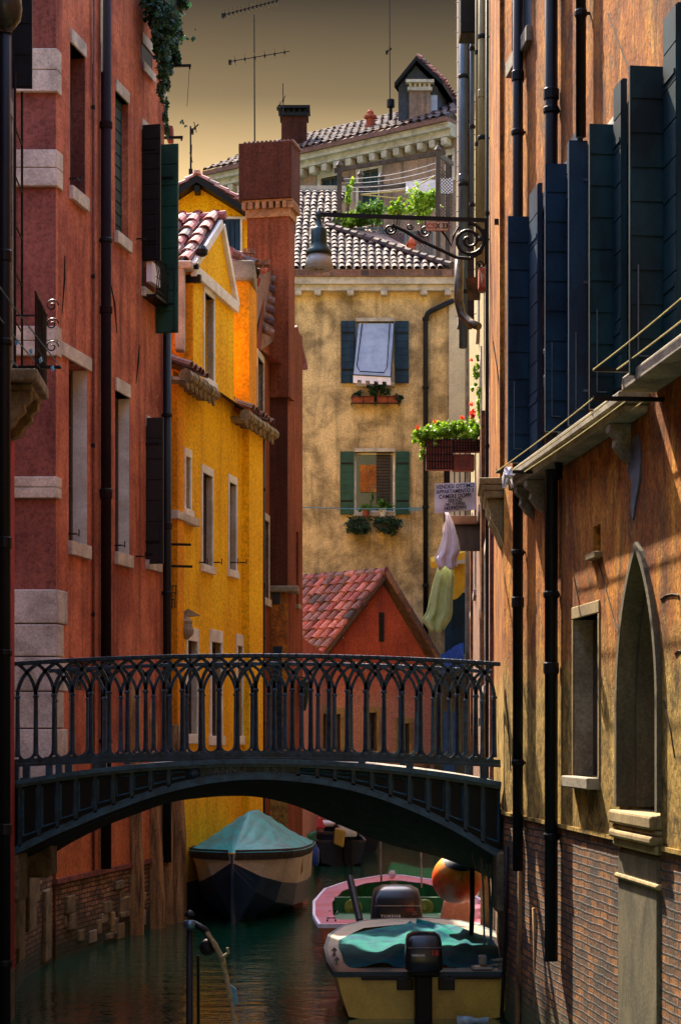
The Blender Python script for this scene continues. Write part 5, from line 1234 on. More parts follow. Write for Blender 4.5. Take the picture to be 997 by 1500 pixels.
shell(mb, [(1.79, 22.4), (9, 22.4), (9, -8), (wx(8), -8)], -1, 13.8)
# spandrels of the pointed arch
sm_ = (sa0+sa1)/2; zs = 2.95; N_ = 14
def arch(s0, s1, zs, zt):
    hw = (s1-s0)/2; H = zt-zs; Rr = (hw*hw+H*H)/(2*hw); L_ = []
    for i in range(N_+1):
        t = i/N_; th = t*math.asin(min(1, H/Rr)) if Rr > H else t*math.pi/2
        L_.append((s0+Rr-Rr*math.cos(th), zs+Rr*math.sin(th)))
    return L_
al = arch(sa0, sa1, zs, za1)
for i in range(N_):
    (x0, z0), (x1, z1) = al[i], al[i+1]
    for sg_ in (0, 1):
        f = (lambda x: x) if not sg_ else (lambda x: sa0+sa1-x)
        q = [WAr.pt(f(x0), z0), WAr.pt(f(x1), z1), WAr.pt(f(x1), za1), WAr.pt(f(x0), za1)]
        mb.face(q); mb.face([WAr.pt(f(x0), z0), WAr.pt(f(x1), z1), WAr.pt(f(x1), z1, -.3), WAr.pt(f(x0), z0, -.3)])
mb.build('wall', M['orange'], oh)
mb = MB(); facade(mb, WAr, 0, WAr.L, -1, ZB, [harch]); facade(mb, WBr, 0, WBr.L, -1, ZB); mb.build('brick_base', M['brick'], oh)
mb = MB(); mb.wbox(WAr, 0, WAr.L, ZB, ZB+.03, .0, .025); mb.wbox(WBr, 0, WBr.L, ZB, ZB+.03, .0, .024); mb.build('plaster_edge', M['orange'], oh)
# arch infill and mouldings
ar = MB(); ar.wbox(WAr, sa0-.02, sa1+.02, -.9, za1, -.34, -.27); M['stone_dark'] = gen('dark_olive_stone', (.17, .135, .07), (.07, .06, .035), .85, scale=3, coord='pos', bs=.6, fine=.7, stretch=(1, 1, .5)); arch_o = ar.build('water_arch', M['stone_dark'], oh)
def arch_band(mb, s0, s1, zs, zt, zb, w_, o0, o1):
    inn = [(s0, zb)]+arch(s0, s1, zs, zt); inn += [(s0+s1-x, z) for x, z in reversed(inn[:-1])]
    mid = (s0+s1)/2; ou = []
    for i, (x, z) in enumerate(inn):
        a = inn[max(i-1, 0)]; c = inn[min(i+1, len(inn)-1)]; d = Vector((c[0]-a[0], c[1]-a[1])).normalized(); nrm = Vector((-d.y, d.x)); ou.append((x+nrm.x*w_, z+nrm.y*w_))
    for i in range(len(inn)-1):
        a, c, e, g = inn[i], inn[i+1], ou[i+1], ou[i]
        p = WAr.pt; mb.hexa([p(a[0], a[1], o1), p(c[0], c[1], o1), p(e[0], e[1], o1), p(g[0], g[1], o1), p(a[0], a[1], o0), p(c[0], c[1], o0), p(e[0], e[1], o0), p(g[0], g[1], o0)])
mb = MB(); arch_band(mb, sa0+.012, sa1-.012, zs, za1-.02, zcap, .055, -.29, .035); arch_band(mb, sa0+.075, sa1-.075, zs, za1-.16, zcap, .035, -.27, -.10); mb.build('moulding', M['stone_dark'], arch_o)
mb = MB()   # stone pier block below the capital
mb.wbox(WAr, sa0-.02, sa1+.03, -.9, 1.93, -.27, .02)
mb.build('pier', M['stone_dark'], arch_o, bevel=.04)
mb = MB(); 
for (z0, z1, o) in ((1.935, 2.0, .06), (2.0, 2.06, .10), (2.062, 2.10, .07), (2.102, 2.20, .10), (1.70, 1.74, .05)): mb.wbox(WAr, sa0-.04, sa1+.05, z0, z1, -.2, o*.8)
mb.build('capital', M['stone_ocra'], arch_o, bevel=.025)
window(oh, WAr, ha, 'dark', rec=.2, lintel=.10, sill=0, jamb=.05, stone='stone_ocra', side='stone_dim', proud=.012)
mb = MB(); mb.wbox(WAr, ha[0]-.03, ha[1]+.03, ha[2]-.09, ha[2], -.1, .10); mb.build('sill_block', M['stone_dim'], oh, bevel=.01)
window(oh, WAr, hv, 'dark', rec=.15, lintel=.0, sill=.05, bars=False, stone='stone_ocra')
for h in up_w: window(oh, WAr, h, 'glass', rec=.2, lintel=.14, sill=0)
window(oh, WAr, hup, 'shutblue', rec=.12, lintel=0, sill=.14, stone='stone_dim', bars=False)
# balcony slab under the shuttered windows
mb = MB()
mb.wbox(WAr, sY(13.1), sY(17.45), 5.02, 5.10, 0, .22); mb.wbox(WAr, sY(13.15), sY(17.4), 4.96, 5.018, 0, .17); mb.wbox(WAr, sY(10.6), sY(12.95), 5.06, 5.16, 0, .24); mb.build('window_ledge', M['stone_dim'], oh, bevel=.012)
for yy in (16.6, 17.05, 13.6):
    mb = MB(); pr = [(0, 4.958), (.16, 4.958), (.16, 4.90), (.11, 4.86), (.12, 4.80), (.06, 4.72), (0, 4.68)]
    mb.prism([WAr.pt(sY(yy), z, o) for o, z in pr], WAr.d3()*.12); mb.build('ledge_corbel', M['stone_dim'], oh, bevel=.008)
# big carved corbel at the end
mb = MB()
for (z0, z1, o) in ((5.17, 5.24, .24), (5.11, 5.169, .215), (5.04, 5.108, .185)): mb.wbox(WBr, .05, 1.0, z0, z1, 0, o)
pr = [(0, 5.038), (.165, 5.038), (.155, 4.96), (.13, 4.90), (.13, 4.86), (.07, 4.76), (.03, 4.66), (0, 4.60)]
for s_ in (.1, .42, .74): mb.prism([WBr.pt(s_, z, o) for o, z in pr], WBr.d3()*.2)
mb.build('carved_corbel', M['stone_ocra'], oh, bevel=.012)
# overhanging upper wall beyond the corbel
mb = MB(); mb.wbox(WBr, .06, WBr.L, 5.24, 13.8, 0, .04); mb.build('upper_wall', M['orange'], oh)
mb = MB(); mb.wbox(WBr, WBr.L-.01, WBr.L+.06, 2, 13.8, -.1, .045); mb.build('corner_edge', M['pinkdark'], oh)
# shutters
def rsh(y_, wd, z0, z1, mat, n_=9): 
    s_ = sY(y_); o = plank_shutter(oh, 'shutter', WAr, s_, s_-.1, z0, z1, .012, wd, M[mat], ax='o', planks=n_)
    mb = MB(); sf = s_-.02
    mb.bar(WAr.pt(sf, z0+.12, wd-.05), WAr.pt(sf, z0+.72, wd-.05), .009); mb.bar(WAr.pt(sf, z0+.12, wd-.05), WAr.pt(sf, z0+.12, wd-.12), .009)
    mb.build('latch', M['pipeblue'], o)
    for q in (.12, .5, .86): mb = MB(); mb.bar(WAr.pt(sf+.005, z0+(z1-z0)*q, .0), WAr.pt(sf+.005, z0+(z1-z0)*q, .05), .012, .02); mb.build('hinge', M['pipeblue'], o)
    return o
rsh(17.0, .245, 5.16, 7.35, 'shutblue'); rsh(15.5, .225, 5.20, 7.37, 'shutblue'); rsh(14.92, .16, 5.16, 7.38, 'shutblue', 1); rsh(13.9, .235, 5.11, 7.18, 'shutteal'); rsh(12.58, .275, 5.11, 7.14, 'shutteal')
for (ya_, yb_, z1_, mt) in ((16.55, 16.92, 7.52, 'shutblue'), (13.62, 13.86, 7.42, 'shutteal'), (12.2, 12.52, 7.42, 'shutteal'), (15.0, 15.40, 7.5, 'shutblue')):
    plank_shutter(oh, 'shutter', WAr, sY(ya_), sY(yb_), 5.22, z1_, .03, .06, M[mt], ax='s', planks=9)
# small wall things
for (px, py) in ((731, 325),): 
    mb = MB(); Y = 18.9; c = P(px, py, Y); mb.bar(c+Vector((-.05, 0, 0)), c+Vector((.08, 0, 0)), .05); mb.bar(c+Vector((0, 0, .16)), c+Vector((.04, -.02, -.25)), .014); mb.build('shutter_dog', M['iron'], oh)
# patches of peeled plaster: cement repair with an uneven outline
def patch(par, W, pts, mat, th=.012, name='cement_patch'):
    q = [W.pt(W.s_px(px), W.z_py(py, W.s_px(px)), -.01) for px, py in pts]; mb = MB(); mb.prism(q, W.n3()*(th+.01)); return mb.build(name, mat, par)
M['cement'] = gen('blue_grey_cement', (.15, .17, .22), (.08, .09, .12), .9, coord='pos', bs=.8)
patch(oh, WAr, [(929, 640), (936, 636), (940, 665), (938, 700), (932, 735), (928, 762), (925, 740), (926, 705), (921, 690), (923, 665)], M['cement'])
# scratches and cracks
M['crack'] = gen('deep_crack', (.03, .018, .01), (.02, .012, .008), .9)
for pts in ([(876, 822), (884, 850), (892, 880), (899, 905), (906, 925)], [(967, 878), (975, 872), (985, 870), (994, 872)], [(988, 958), (993, 953), (997, 954)], [(750, 0), (760, 40), (770, 70)], [(890, 20), (905, 60), (922, 105)], [(972, 1025), (982, 1070), (988, 1110)], [(722, 500), (728, 540), (734, 590)], [(712, 1000), (722, 1040), (728, 1100)][:0] or [(740, 1010), (744, 1060), (748, 1130)]):
    mb = MB(); W = WAr; q = [W.pt(W.s_px(px), W.z_py(py, W.s_px(px)), .002) for px, py in pts]; mb.tube(q, .006, 4); mb.build('crack', M['crack'], oh)
# pipes
for (y_, z0, z1, r, mt, lb) in ((17.45, 1.5, 13, .048, 'pipe', 'black drainpipe on the orange house nearest the bridge end'), (16.0, .85, 13, .055, 'pipeblue' if 0 else 'pipe', 'black drainpipe with clamp rings between bridge end and arched water gate'), (14.9, 7.4, 13, .04, 'pipe', 'added short black pipe standing for a wall shadow above the shutters')):  # last pipe is added in place of a shadow band on the wall
    c = WAr.pt(sY(y_), 0, .07); pipe('drainpipe', c.x, c.y, z0, z1, r, mt, lb, wallv=(1, 0, 0), clamps=6 if z0 < 5 else 3)
# drying rack with shadows
zr = 4.98
q0, q1 = WAr.pt(sY(16.3), zr, 0), WAr.pt(sY(16.3), zr, .48); r0, r1 = WAr.pt(sY(12.75), zr, 0), WAr.pt(sY(12.75), zr, .48)
rack('drying_rack', 'drying rack with yellow cords under the big dark shutters of the orange house', q0, q1, r0, r1, 4, M['rope_yel'], sag=.012)
zr = 5.22
rack('drying_rack', 'second drying rack with pale cords at the right edge of the picture', WAr.pt(sY(13.0), zr, 0), WAr.pt(sY(13.0), zr, .42), WAr.pt(sY(10.4), zr, 0), WAr.pt(sY(10.4), zr, .42), 3, M['rope_yel'], sag=.01)
for (y_, o_, mt, lb) in ((16.1, .42, 'cloth_white', 'white rag knotted round the yellow drying cords'), (15.6, .1, 'ink', 'dark rag knotted on the lower drying cord')):
    mb = MB(); c = WAr.pt(sY(y_), 4.96, o_)
    for k in range(7): mb.tube([c+Vector((rnd(-.03, .03), rnd(-.06, .06), .03)), c+Vector((rnd(-.03, .03), rnd(-.05, .05), -.04)), c+Vector((rnd(-.05, .05), rnd(-.07, .07), -.14))], [.012, .015, .004], 5)
    tag(mb.build('rag', M[mt]), lb, 'rag')
# loose cable sagging over the wall
# ================= street lamp =================
YL = 22.4
lp = empty('street_lamp', (1.72, YL, ZP(325, YL)), 'green street lamp on a long black scroll bracket reaching over the canal', 'street lamp')
zA = ZP(322, YL)
mb = MB(); mb.bar((XP(463, YL), YL, ZP(314, YL)), (XP(714, YL), YL, ZP(323, YL)), .035, .045); mb.bar((XP(711, YL), YL, ZP(320, YL)), (XP(711, YL), YL, ZP(388, YL)), .03, .03); arm = mb.build('arm', M['iron'], lp)
def spiral(cx, cy, r0, turns, a0, r1=.25, n=34, sgn=1):
    return [P(cx+(r0+(r1*r0-r0)*i/n)*math.cos(a0+sgn*turns*2*math.pi*i/n), cy+(r0+(r1*r0-r0)*i/n)*math.sin(a0+sgn*turns*2*math.pi*i/n), YL) for i in range(n+1)]
mb = MB()
mb.tube(spiral(686, 352, 25, 2.0, -math.pi*.5, .15), .020, 7); mb.tube(spiral(571, 336, 9, 1.6, -math.pi*.3, .2), .013, 6); mb.tube(spiral(622, 338, 10, 1.5, math.pi, .2, sgn=-1), .010, 6)
mb.tube([P(574, 330, YL), P(592, 338, YL), P(615, 352, YL), P(645, 366, YL), P(668, 377, YL), P(688, 379, YL), P(703, 370, YL), P(709, 352, YL), P(707, 336, YL)], .022, 7)
mb.tube([P(640, 330, YL), P(652, 345, YL), P(661, 360, YL), P(664, 345, YL), P(672, 332, YL)], .014, 6); mb.tube(spiral(600, 332, 5, 1.2, 0, .3), .009, 5); mb.tube(spiral(703, 388, 6, 1.3, math.pi, .2), .010, 5)
mb.tube([P(712, 385, YL), P(704, 392, YL), P(700, 386, YL)], .012, 5)
mb.build('scroll', M['iron'], lp)
mb = MB(); c = P(467, 352, YL)
k_ = YL/F
prof = [(2, 46), (3, 40), (6, 36), (3, 33), (4, 28), (5, 22), (9, 18), (12, 14), (12, -4), (13, -9), (17, -14), (19, -18), (19, -21)]
mb.lathe([(r*k_, h*k_) for r, h in reversed(prof)], c, 20, cap=True); mb.build('lamp_head', M['lamp_green'], lp, smooth=True)
mb = MB(); mb.lathe([(15.5*k_, -22*k_), (18*k_, -30*k_), (20.5*k_, -40*k_)], c, 20, cap=False); g_ = mb.build('lamp_shade', M['lampglass'], lp, smooth=True); g_.modifiers.new('t', 'SOLIDIFY').thickness = .008
mb = MB(); mb.lathe([(20.3*k_, -39.5*k_), (21*k_, -41*k_), (20*k_, -42.5*k_), (.05, -42.5*k_)], c, 20, cap=False); mb.lathe([(.02, -33*k_), (.035, -38*k_), (.02, -43*k_), (.005, -45*k_)], c, 10); mb.build('bulb', M['lampglass'], lp, smooth=True)
sgn_ = MB(); sgn_.box(XP(623, YL), XP(656, YL), YL-.045, YL-.03, ZP(340, YL), ZP(326, YL)); nb_ = sgn_.build('number_plate', M['terracotta'], lp)
sgn_ = MB(); sgn_.box(XP(638, YL), XP(655, YL), YL-.049, YL-.045, ZP(339, YL), ZP(327, YL)); sgn_.box(XP(624, YL), XP(637, YL), YL-.049, YL-.045, ZP(339, YL), ZP(327, YL)); pl = sgn_.build('plate_face', gen('cream_enamel', (.60, .48, .32), (.5, .38, .25), .5), nb_)
text_obj('lettering', 'CS', .085, (XP(630.5, YL), YL-.052, ZP(333, YL)), (1, 0, 0), (0, 0, 1), gen('red_paint', (.45, .03, .02), (.3, .02, .01), .5), nb_)
text_obj('lettering', 'X 33', .085, (XP(646.5, YL), YL-.052, ZP(333, YL)), (1, 0, 0), (0, 0, 1), M['ink'], nb_, sx=.85)

# ================= bridge =================
YB0, YB1 = 18.70, 21.0
bg_ = empty('footbridge', (-.8, YB0, 0), 'dark blue cast iron footbridge with gothic arched railing over the canal', 'bridge')
XL, XR = XP(14, YB0), XP(733, YB0)
def pxz(px): return (px-CX)*YB0/F
XC = pxz(373); HWd = XR-XC
def q_(x): return ((x-XC)/HWd)**2
def z_top(x): return ZP(1112.0+33*q_(x), YB0)
def lowpx(px):
    tab = [(14, 1258), (60, 1232), (110, 1211), (160, 1190), (220, 1168), (280, 1152), (330, 1144), (375, 1141), (420, 1143), (480, 1150), (540, 1164), (600, 1186), (660, 1214), (700, 1238), (733, 1262)]
    for (a, ya_), (c, yc_) in zip(tab[:-1], tab[1:]):
        if px <= c: 
            t = (px-a)/(c-a); return ya_+(yc_-ya_)*t
    return tab[-1][1]
def smooth_low(px): return sum(lowpx(max(14, min(733, px+d))) for d in (-24, -16, -8, 0, 8, 16, 24))/7
def z_low(x): return ZP(smooth_low(x*F/YB0+CX), YB0)
def z_rail(x): return ZP(957+12.5*q_(x), YB0)
def z_bot(x): return ZP(1103+10*q_(x), YB0)
N = 72; xs = [XL+(XR-XL)*i/N for i in range(N+1)]
mb = MB(); mb.strip(xs, lambda x: z_low(x)+.05, lambda x: z_top(x)-.05, YB0+.05, YB0+.09); fas = mb.build('girder', M['iron'], bg_)
mb = MB(); mb.strip(xs, lambda x: z_low(x), lambda x: z_low(x)+.055, YB0-.03, YB0+.12); mb.strip(xs, lambda x: z_low(x)+.056, lambda x: z_low(x)+.075, YB0+.0, YB0+.10)
mb.strip(xs, lambda x: z_top(x)-.045, lambda x: z_top(x), YB0-.06, YB0+.12); mb.strip(xs, lambda x: z_top(x)-.075, lambda x: z_top(x)-.046, YB0-.02, YB0+.12)
mb.build('flange', M['ironedge'], fas)
cent = [43, 71, 98, 125, 153, 180, 207, 234, 261]; centr = [450, 478, 504, 531, 558, 585, 613, 640, 668, 695, 720]
for px in cent+centr:
    mb = MB(); mb2 = MB()
    xc = pxz(px); hw = .066
    lo, hi = max(z_low(xc-hw), z_low(xc+hw))+.10, z_top(xc)-.105
    if hi-lo < .03: lo, hi = (lo+hi)/2-.016, (lo+hi)/2+.016
    zl_, zr_ = (lambda x: lo+(z_low(x)-z_low(xc))*.7), (lambda x: hi+(z_top(x)-z_top(xc)))
    a, c = xc-hw, xc+hw
    pts = [(a, YB0+.035, zl_(a)), (c, YB0+.035, zl_(c)), (c, YB0+.035, zr_(c)), (a, YB0+.035, zr_(a))]
    mb.tube(pts+[pts[0], pts[1]], .013, 6)
    for e in (a-.024, ): mb2.hexa([(e-.018, YB0+.0, z_low(e)+.05), (e+.018, YB0+.0, z_low(e)+.05), (e+.018, YB0+.05, z_low(e)+.05), (e-.018, YB0+.05, z_low(e)+.05), (e-.018, YB0+.0, z_top(e)-.06), (e+.018, YB0+.0, z_top(e)-.06), (e+.018, YB0+.05, z_top(e)-.06), (e-.018, YB0+.05, z_top(e)-.06)])
    mb.build('panel_frame', M['ironedge'], fas); mb2.build('rib', M['ironblue'], fas)
# inscription
mb = MB(); cps = [pxz(p_) for p_ in range(290, 436, 8)]; mb.strip(cps, lambda x: z_low(x)+.08, lambda x: z_top(x)-.08, YB0+.03, YB0+.05); mb.build('inscription_plate', M['ironblue'], fas)
for i, ch_ in enumerate('ANNO 1851'):
    if ch_ == ' ': continue
    x = pxz(317+i*12.2); text_obj('lettering', ch_, .10, (x, YB0+.026, (z_low(x)+z_top(x))/2), (1, 0, (z_top(x+.1)-z_top(x-.1))/.2), (0, 0, 1), M['pipeblue'], fas, ext=.009)
mb = MB(); c = Vector((pxz(284), YB0+.02, (z_low(pxz(284))+z_top(pxz(284)))/2)); mb.lathe([(.06, -.02), (.05, .02), (.02, .035)], c, 14, axis=(0, -1, 0))
for k in range(8): t = k*math.pi/4; mb.lathe([(.018, -.01), (.014, .015), (.004, .022)], c+Vector((math.cos(t)*.055, 0, math.sin(t)*.055)), 8, axis=(0, -1, 0))
mb.build('rosette', M['ironblue'], fas)
# deck
mb = MB(); mb.strip(xs, lambda x: z_top(x)-.09, lambda x: z_top(x)-.01, YB0+.13, YB1-.1); mb.build('deck', gen('worn_deck_stone', (.45, .40, .33), (.25, .22, .18), .8, coord='pos'), bg_)
# rear girder and rough vault
tabr = [(0, 1290), (60, 1262), (100, 1236), (150, 1211), (250, 1174), (320, 1166), (375, 1166), (430, 1178), (500, 1210), (570, 1238), (640, 1254), (700, 1276), (740, 1300)]
def backz(x):
    px = x*F/YB1+CX
    v = 0
    for d in (-20, -10, 0, 10, 20):
        p_ = max(0, min(740, px+d))
        for (a, ya_), (c, yc_) in zip(tabr[:-1], tabr[1:]):
            if p_ <= c: v += ya_+(yc_-ya_)*(p_-a)/(c-a); break
    return ZP(v/5, YB1)
xs2 = [-3.65+(1.68+3.65)*i/60 for i in range(61)]
mb = MB()
for a, c in zip(xs2[:-1], xs2[1:]):
    for k in range(6):
        y0, y1 = YB0+.12+(YB1-YB0-.12)*k/6, YB0+.12+(YB1-YB0-.12)*(k+1)/6; t0, t1 = k/6, (k+1)/6
        def zz(x, t): return min(z_low(max(XL, min(XR, x))), 9)*(1-t)+backz(x)*t
        mb.face([(a, y0, zz(a, t0)), (c, y0, zz(c, t0)), (c, y1, zz(c, t1)), (a, y1, zz(a, t1))])
mb.strip(xs2, backz, lambda x: z_top(max(XL, min(XR, x)))-.02, YB1, YB1+.12)
mb.build('vault', gen('dark_rough_vault', (.022, .026, .012), (.003, .004, .004), .9, coord='pos', bs=1.0, scale=9, fine=.9, spec=.1), bg_)  # near-black uneven colour over the whole underside
for yk in (YB0+.75, YB0+1.5): mb = MB(); mb.strip(xs, lambda x: z_low(x)-.04, lambda x: z_low(x)+.05, yk, yk+.06); mb.build('rib_beam', M['ironblue'], bg_)
# stone springers at left
mb = MB(); 
for (x0, x1, y0, y1, z0, z1) in ((XL-.45, XL+.10, YB0-.02, YB0+.5, 1.1, z_low(XL)+.02), (XL-.45, XL+.22, YB0+1.2, YB0+1.7, 1.25, 1.75), (XR-.05, XR+.25, YB0-.05, YB0+.4, 1.0, 1.6)): mb = MB(); mb.box(x0, x1, y0, y1, z0, z1); mb.build('springer_stone', M['quaystone'], bg_, bevel=.03)
# railings
def railing(Y, x0px, x1, par, off):
    rl_ = MB(); xa, xb = XL if off else XL, x1
    X = [xa+(xb-xa)*i/60 for i in range(61)]
    rl_.strip(X, lambda x: z_rail(x)-.042, z_rail, Y-.035, Y+.035); rl_.build('handrail', M['ironblue'], par, bevel=.008)
    rb = MB(); rb.strip(X, lambda x: z_bot(x)-.045, z_bot, Y-.02, Y+.02); rb.strip(X, lambda x: z_bot(x)-.075, lambda x: z_bot(x)-.046, Y-.028, Y+.028); rb.build('bottom_rail', M['ironblue'], par)
    sp = 26.9*YB0/F; x = pxz(24.5+off); i = 0; th = .0165
    while x < xb-.02:
        m = MB(); zt = z_rail(x)-.035; zb = z_bot(x); H = zt-zb; zc = zb+H*.655; 
        m.tube([(x, Y, zb+.02), (x, Y, zb+.1), (x, Y, zc), (x, Y, zc+.05)], [.031, .026, .021, .018], 8)
        m.lathe([(.017, -.02), (.030, -.008), (.032, .004), (.025, .016), (.016, .026)], (x, Y, zc), 10)
        m.lathe([(.020, 0), (.026, .006), (.026, .02), (.015, .03)], (x, Y, zb+.06), 10)
        for sg_ in (-1, 1):
            xe = x+sg_*sp
            if xe < xa-.02 or xe > xb+.04: 
                continue
            pts = []
            Rr = ((sp)**2+(zt-zc)**2)/(2*sp)
            n_ = 9; A0 = math.asin(min(1, (zt-zc)/Rr))
            for k in range(n_+1):
                th_ = A0*k/n_; pts.append(Vector((x+sg_*(Rr-Rr*math.cos(th_)), Y, zc+Rr*math.sin(th_))))
            for p_, q2 in zip(pts[:-1], pts[1:]):
                d = (q2-p_).normalized(); nrm = Vector((-d.z, 0, d.x))*th; e = d*.003
                m.hexa([p_-nrm-e+Vector((0, -.02, 0)), q2-nrm+e+Vector((0, -.02, 0)), q2-nrm+e+Vector((0, .02, 0)), p_-nrm-e+Vector((0, .02, 0)), p_+nrm-e+Vector((0, -.02, 0)), q2+nrm+e+Vector((0, -.02, 0)), q2+nrm+e+Vector((0, .02, 0)), p_+nrm-e+Vector((0, .02, 0))])
            # flared foot making half of a round cup
            r_ = sp/2; n2 = 7; last = None
            for k in range(n2+1):
                t_ = math.pi/2*k/n2; px_ = x+sg_*(r_-r_*math.cos(t_)*.84); pz_ = zb+r_*1.15-r_*1.15*math.sin(t_)
                cur = (px_, pz_)
                if last: 
                    lo_ = zb-.01
                    m.hexa([(last[0], Y-.018, lo_), (cur[0], Y-.018, lo_), (cur[0], Y+.018, lo_), (last[0], Y+.018, lo_), (last[0], Y-.018, last[1]), (cur[0], Y-.018, cur[1]), (cur[0], Y+.018, cur[1]), (last[0], Y+.018, last[1])])
                last = cur
        m.build('baluster', M['ironblue'], par)
        x += sp; i += 1
    return par
r1_ = empty('bridge_railing', (-.8, YB0, 2.6), 'front gothic cast iron railing of the bridge, the one nearest the camera', 'railing')
railing(YB0+.06, 15, XR, r1_, 0)
r2_ = empty('bridge_railing', (-.8, YB1-.1, 2.6), 'rear gothic cast iron railing of the bridge, seen through the front one', 'railing')
railing(YB1-.08, 15, 1.66, r2_, 7)
for (rt_, Y) in ((r1_, YB0+.06), (r2_, YB1-.08)):
    for px in (22, 38, 100, 150, 282, 340, 468, 530, 600, 708): mb = MB(); x = pxz(px); mb.box(x-.035, x+.035, Y-.035, Y+.035, z_top(x)-.005, z_bot(x)-.07); mb.build('foot', M['ironblue'], rt_)

# ================= mooring piles =================
mg = 'wooden mooring piles at the pink house corner'
for i, (pt_, pb_, Y, w0, lb) in enumerate(((195, 199, 26.2, 19, 'thick weathered mooring pile, leftmost of the row seen under the bridge'), (216, 230, 27.1, 20, 'leaning mooring pile, second from the left under the bridge'),
        (238, 246, 27.7, 16, 'slender twisted mooring pile, third from the left under the bridge'), (257, 262, 27.95, 19, 'stout mooring pile beside the covered boat, last of the row'))):
    mb = MB(); zt = ZP((1004, 1028, 1070, 1062)[i], Y); n_ = 12
    pts = []; rs = []
    for k in range(n_+1):
        z = -1+(zt+1)*k/n_; t = (z)/(zt); px = pb_+(pt_-pb_)*max(0, z)/zt
        pts.append((XP(px, Y)+.012*math.sin(k*1.7+i), Y+.01*math.cos(k*2+i), z)); rs.append(w0*Y/F/2*1.3*(1.05-.12*t)*(1+.04*math.sin(k*2.3+i)))
    rs[-1] *= .8; mb.tube(pts, rs, 14); tag(mb.build('mooring_pile', M['wood'], smooth=True), lb, 'mooring pile', mg)
# right side: leaning poles beside the yellow boat
for (a, c, r, mt, lb, nm) in ((P(763, 1222, 17.6), Vector((XP(757, 17.7), 17.7, -.6)), .032, 'wood', 'dark upright mooring pole with a rag on top beside the drainpipe', 'mooring_pole'), (P(742, 1240, 18.2), Vector((XP(733, 18.3), 18.3, -.6)), .018, 'pipe', 'thin leaning iron rod between the poles and the yellow boat', 'iron_rod'),
        (P(782, 1330, 17.0), Vector((XP(786, 17.1), 17.1, -.5)), .022, 'wood', 'short pale stick standing in the water beside the brick wall', 'stick'), (P(691, 1250, 20.9), Vector((XP(688, 20.9), 20.9, -.3)), .028, 'iron', 'black upright post the striped buoy hangs against', 'post')):
    mb = MB(); a = Vector(a); mb.tube([a, a.lerp(c, .35)+Vector((.01, 0, 0)), a.lerp(c, .7)-Vector((.008, 0, 0)), c], r, 9); tag(mb.build(nm, M[mt], smooth=True), lb, 'pole')
mb = MB(); c = P(763, 1222, 17.6)
for k in range(6): mb.tube([c+Vector((rnd(-.02, .02), -.02, .03)), c+Vector((.05+rnd(-.01, .02), -.04, -.03-k*.01)), c+Vector((.07+rnd(-.02, .02), -.04, -.14))], [.012, .018, .006], 5)
tag(mb.build('rag', M['stone']), 'white rag tied to the top of the dark mooring pole', 'rag')
mb = MB()
for (px, dx) in ((700, 9), (709, 9), (716, 3)): a_ = P(px, 1215, 20.0); c_ = P(px+dx, 1385, 19.6); mb.tube([a_, a_.lerp(c_, .5)+Vector((.02, 0, 0)), c_], .010, 6)
tag(mb.build('mooring_rope', M['rope_blue']), 'blue grey mooring ropes hanging from the bridge end to the yellow boat', 'rope')
mb = MB(); a_ = P(668, 1208, 19.6); pts = [P(x_, y_, 19.6) for x_, y_ in ((668, 1212), (690, 1224), (708, 1238), (718, 1252), (724, 1270), (722, 1300))]; mb.tube(pts, .012, 6)
for k in range(5): p_ = pts[2]+Vector((rnd(-.1, .1), 0, rnd(-.05, .05))); mb.tube([p_, p_+Vector((rnd(-.05, .05), 0, -.1)), p_+Vector((rnd(-.04, .04), 0, -rnd(.2, .35)))], .008, 5)
tag(mb.build('tangled_rope', M['rope']), 'tangle of old rope hanging over the striped buoy', 'rope')
# weathered stump block behind the buoy
mb = MB(); mb.hexa([P(702, 1395, 22.0), P(722, 1395, 22.0), P(722, 1395, 22.3), P(702, 1395, 22.3), P(704, 1255, 22.0), P(716, 1248, 22.0), P(716, 1248, 22.3), P(704, 1255, 22.3)]); tag(mb.build('mooring_post', M['stone_ocra'], bevel=.03), 'mossy squared timber post behind the orange buoy', 'post')
# buoy
bu = empty('buoy', P(669, 1287, 21.35), 'round orange and red buoy with a dark cap hanging under the bridge', 'buoy')
c = P(669, 1287, 21.35); Rb = 37*21.35/F
m, n, b = newmat('buoy_paint'); p = objc(n); sz = n.nodes.new('ShaderNodeSeparateXYZ'); n.links.new(p, sz.inputs[0])
nz_ = noise(n, p, 8, 6); zz_ = math_(n, 'ADD', math_(n, 'ADD', sz.outputs[2], math_(n, 'MULTIPLY', sz.outputs[0], .35)), math_(n, 'MULTIPLY', math_(n, 'SUBTRACT', nz_, .5), .12))
col = ramp(n, math_(n, 'ADD', math_(n, 'MULTIPLY', zz_, 1.6), .5), [(.26, (.95, .03, .005)), (.46, (.95, .10, .01)), (.62, (.90, .27, .02)), (.85, (.80, .48, .08))])
col = mixc(n, ramp(n, noise(n, p, 14, 6, .7), [(.55, grey(0)), (.68, grey(.7))]), col, (.12, .06, .03)); n.links.new(col, b.inputs['Base Color']); b.inputs['Roughness'].default_value = .4
mb = MB(); prof = [(Rb*math.sin(math.pi*i/18), -Rb*math.cos(math.pi*i/18)) for i in range(19)]; mb.lathe(prof, (0, 0, 0), 28, axis=(.1, -.35, 1), cap=False); mb.build('ball', m, bu, smooth=True, local=True)
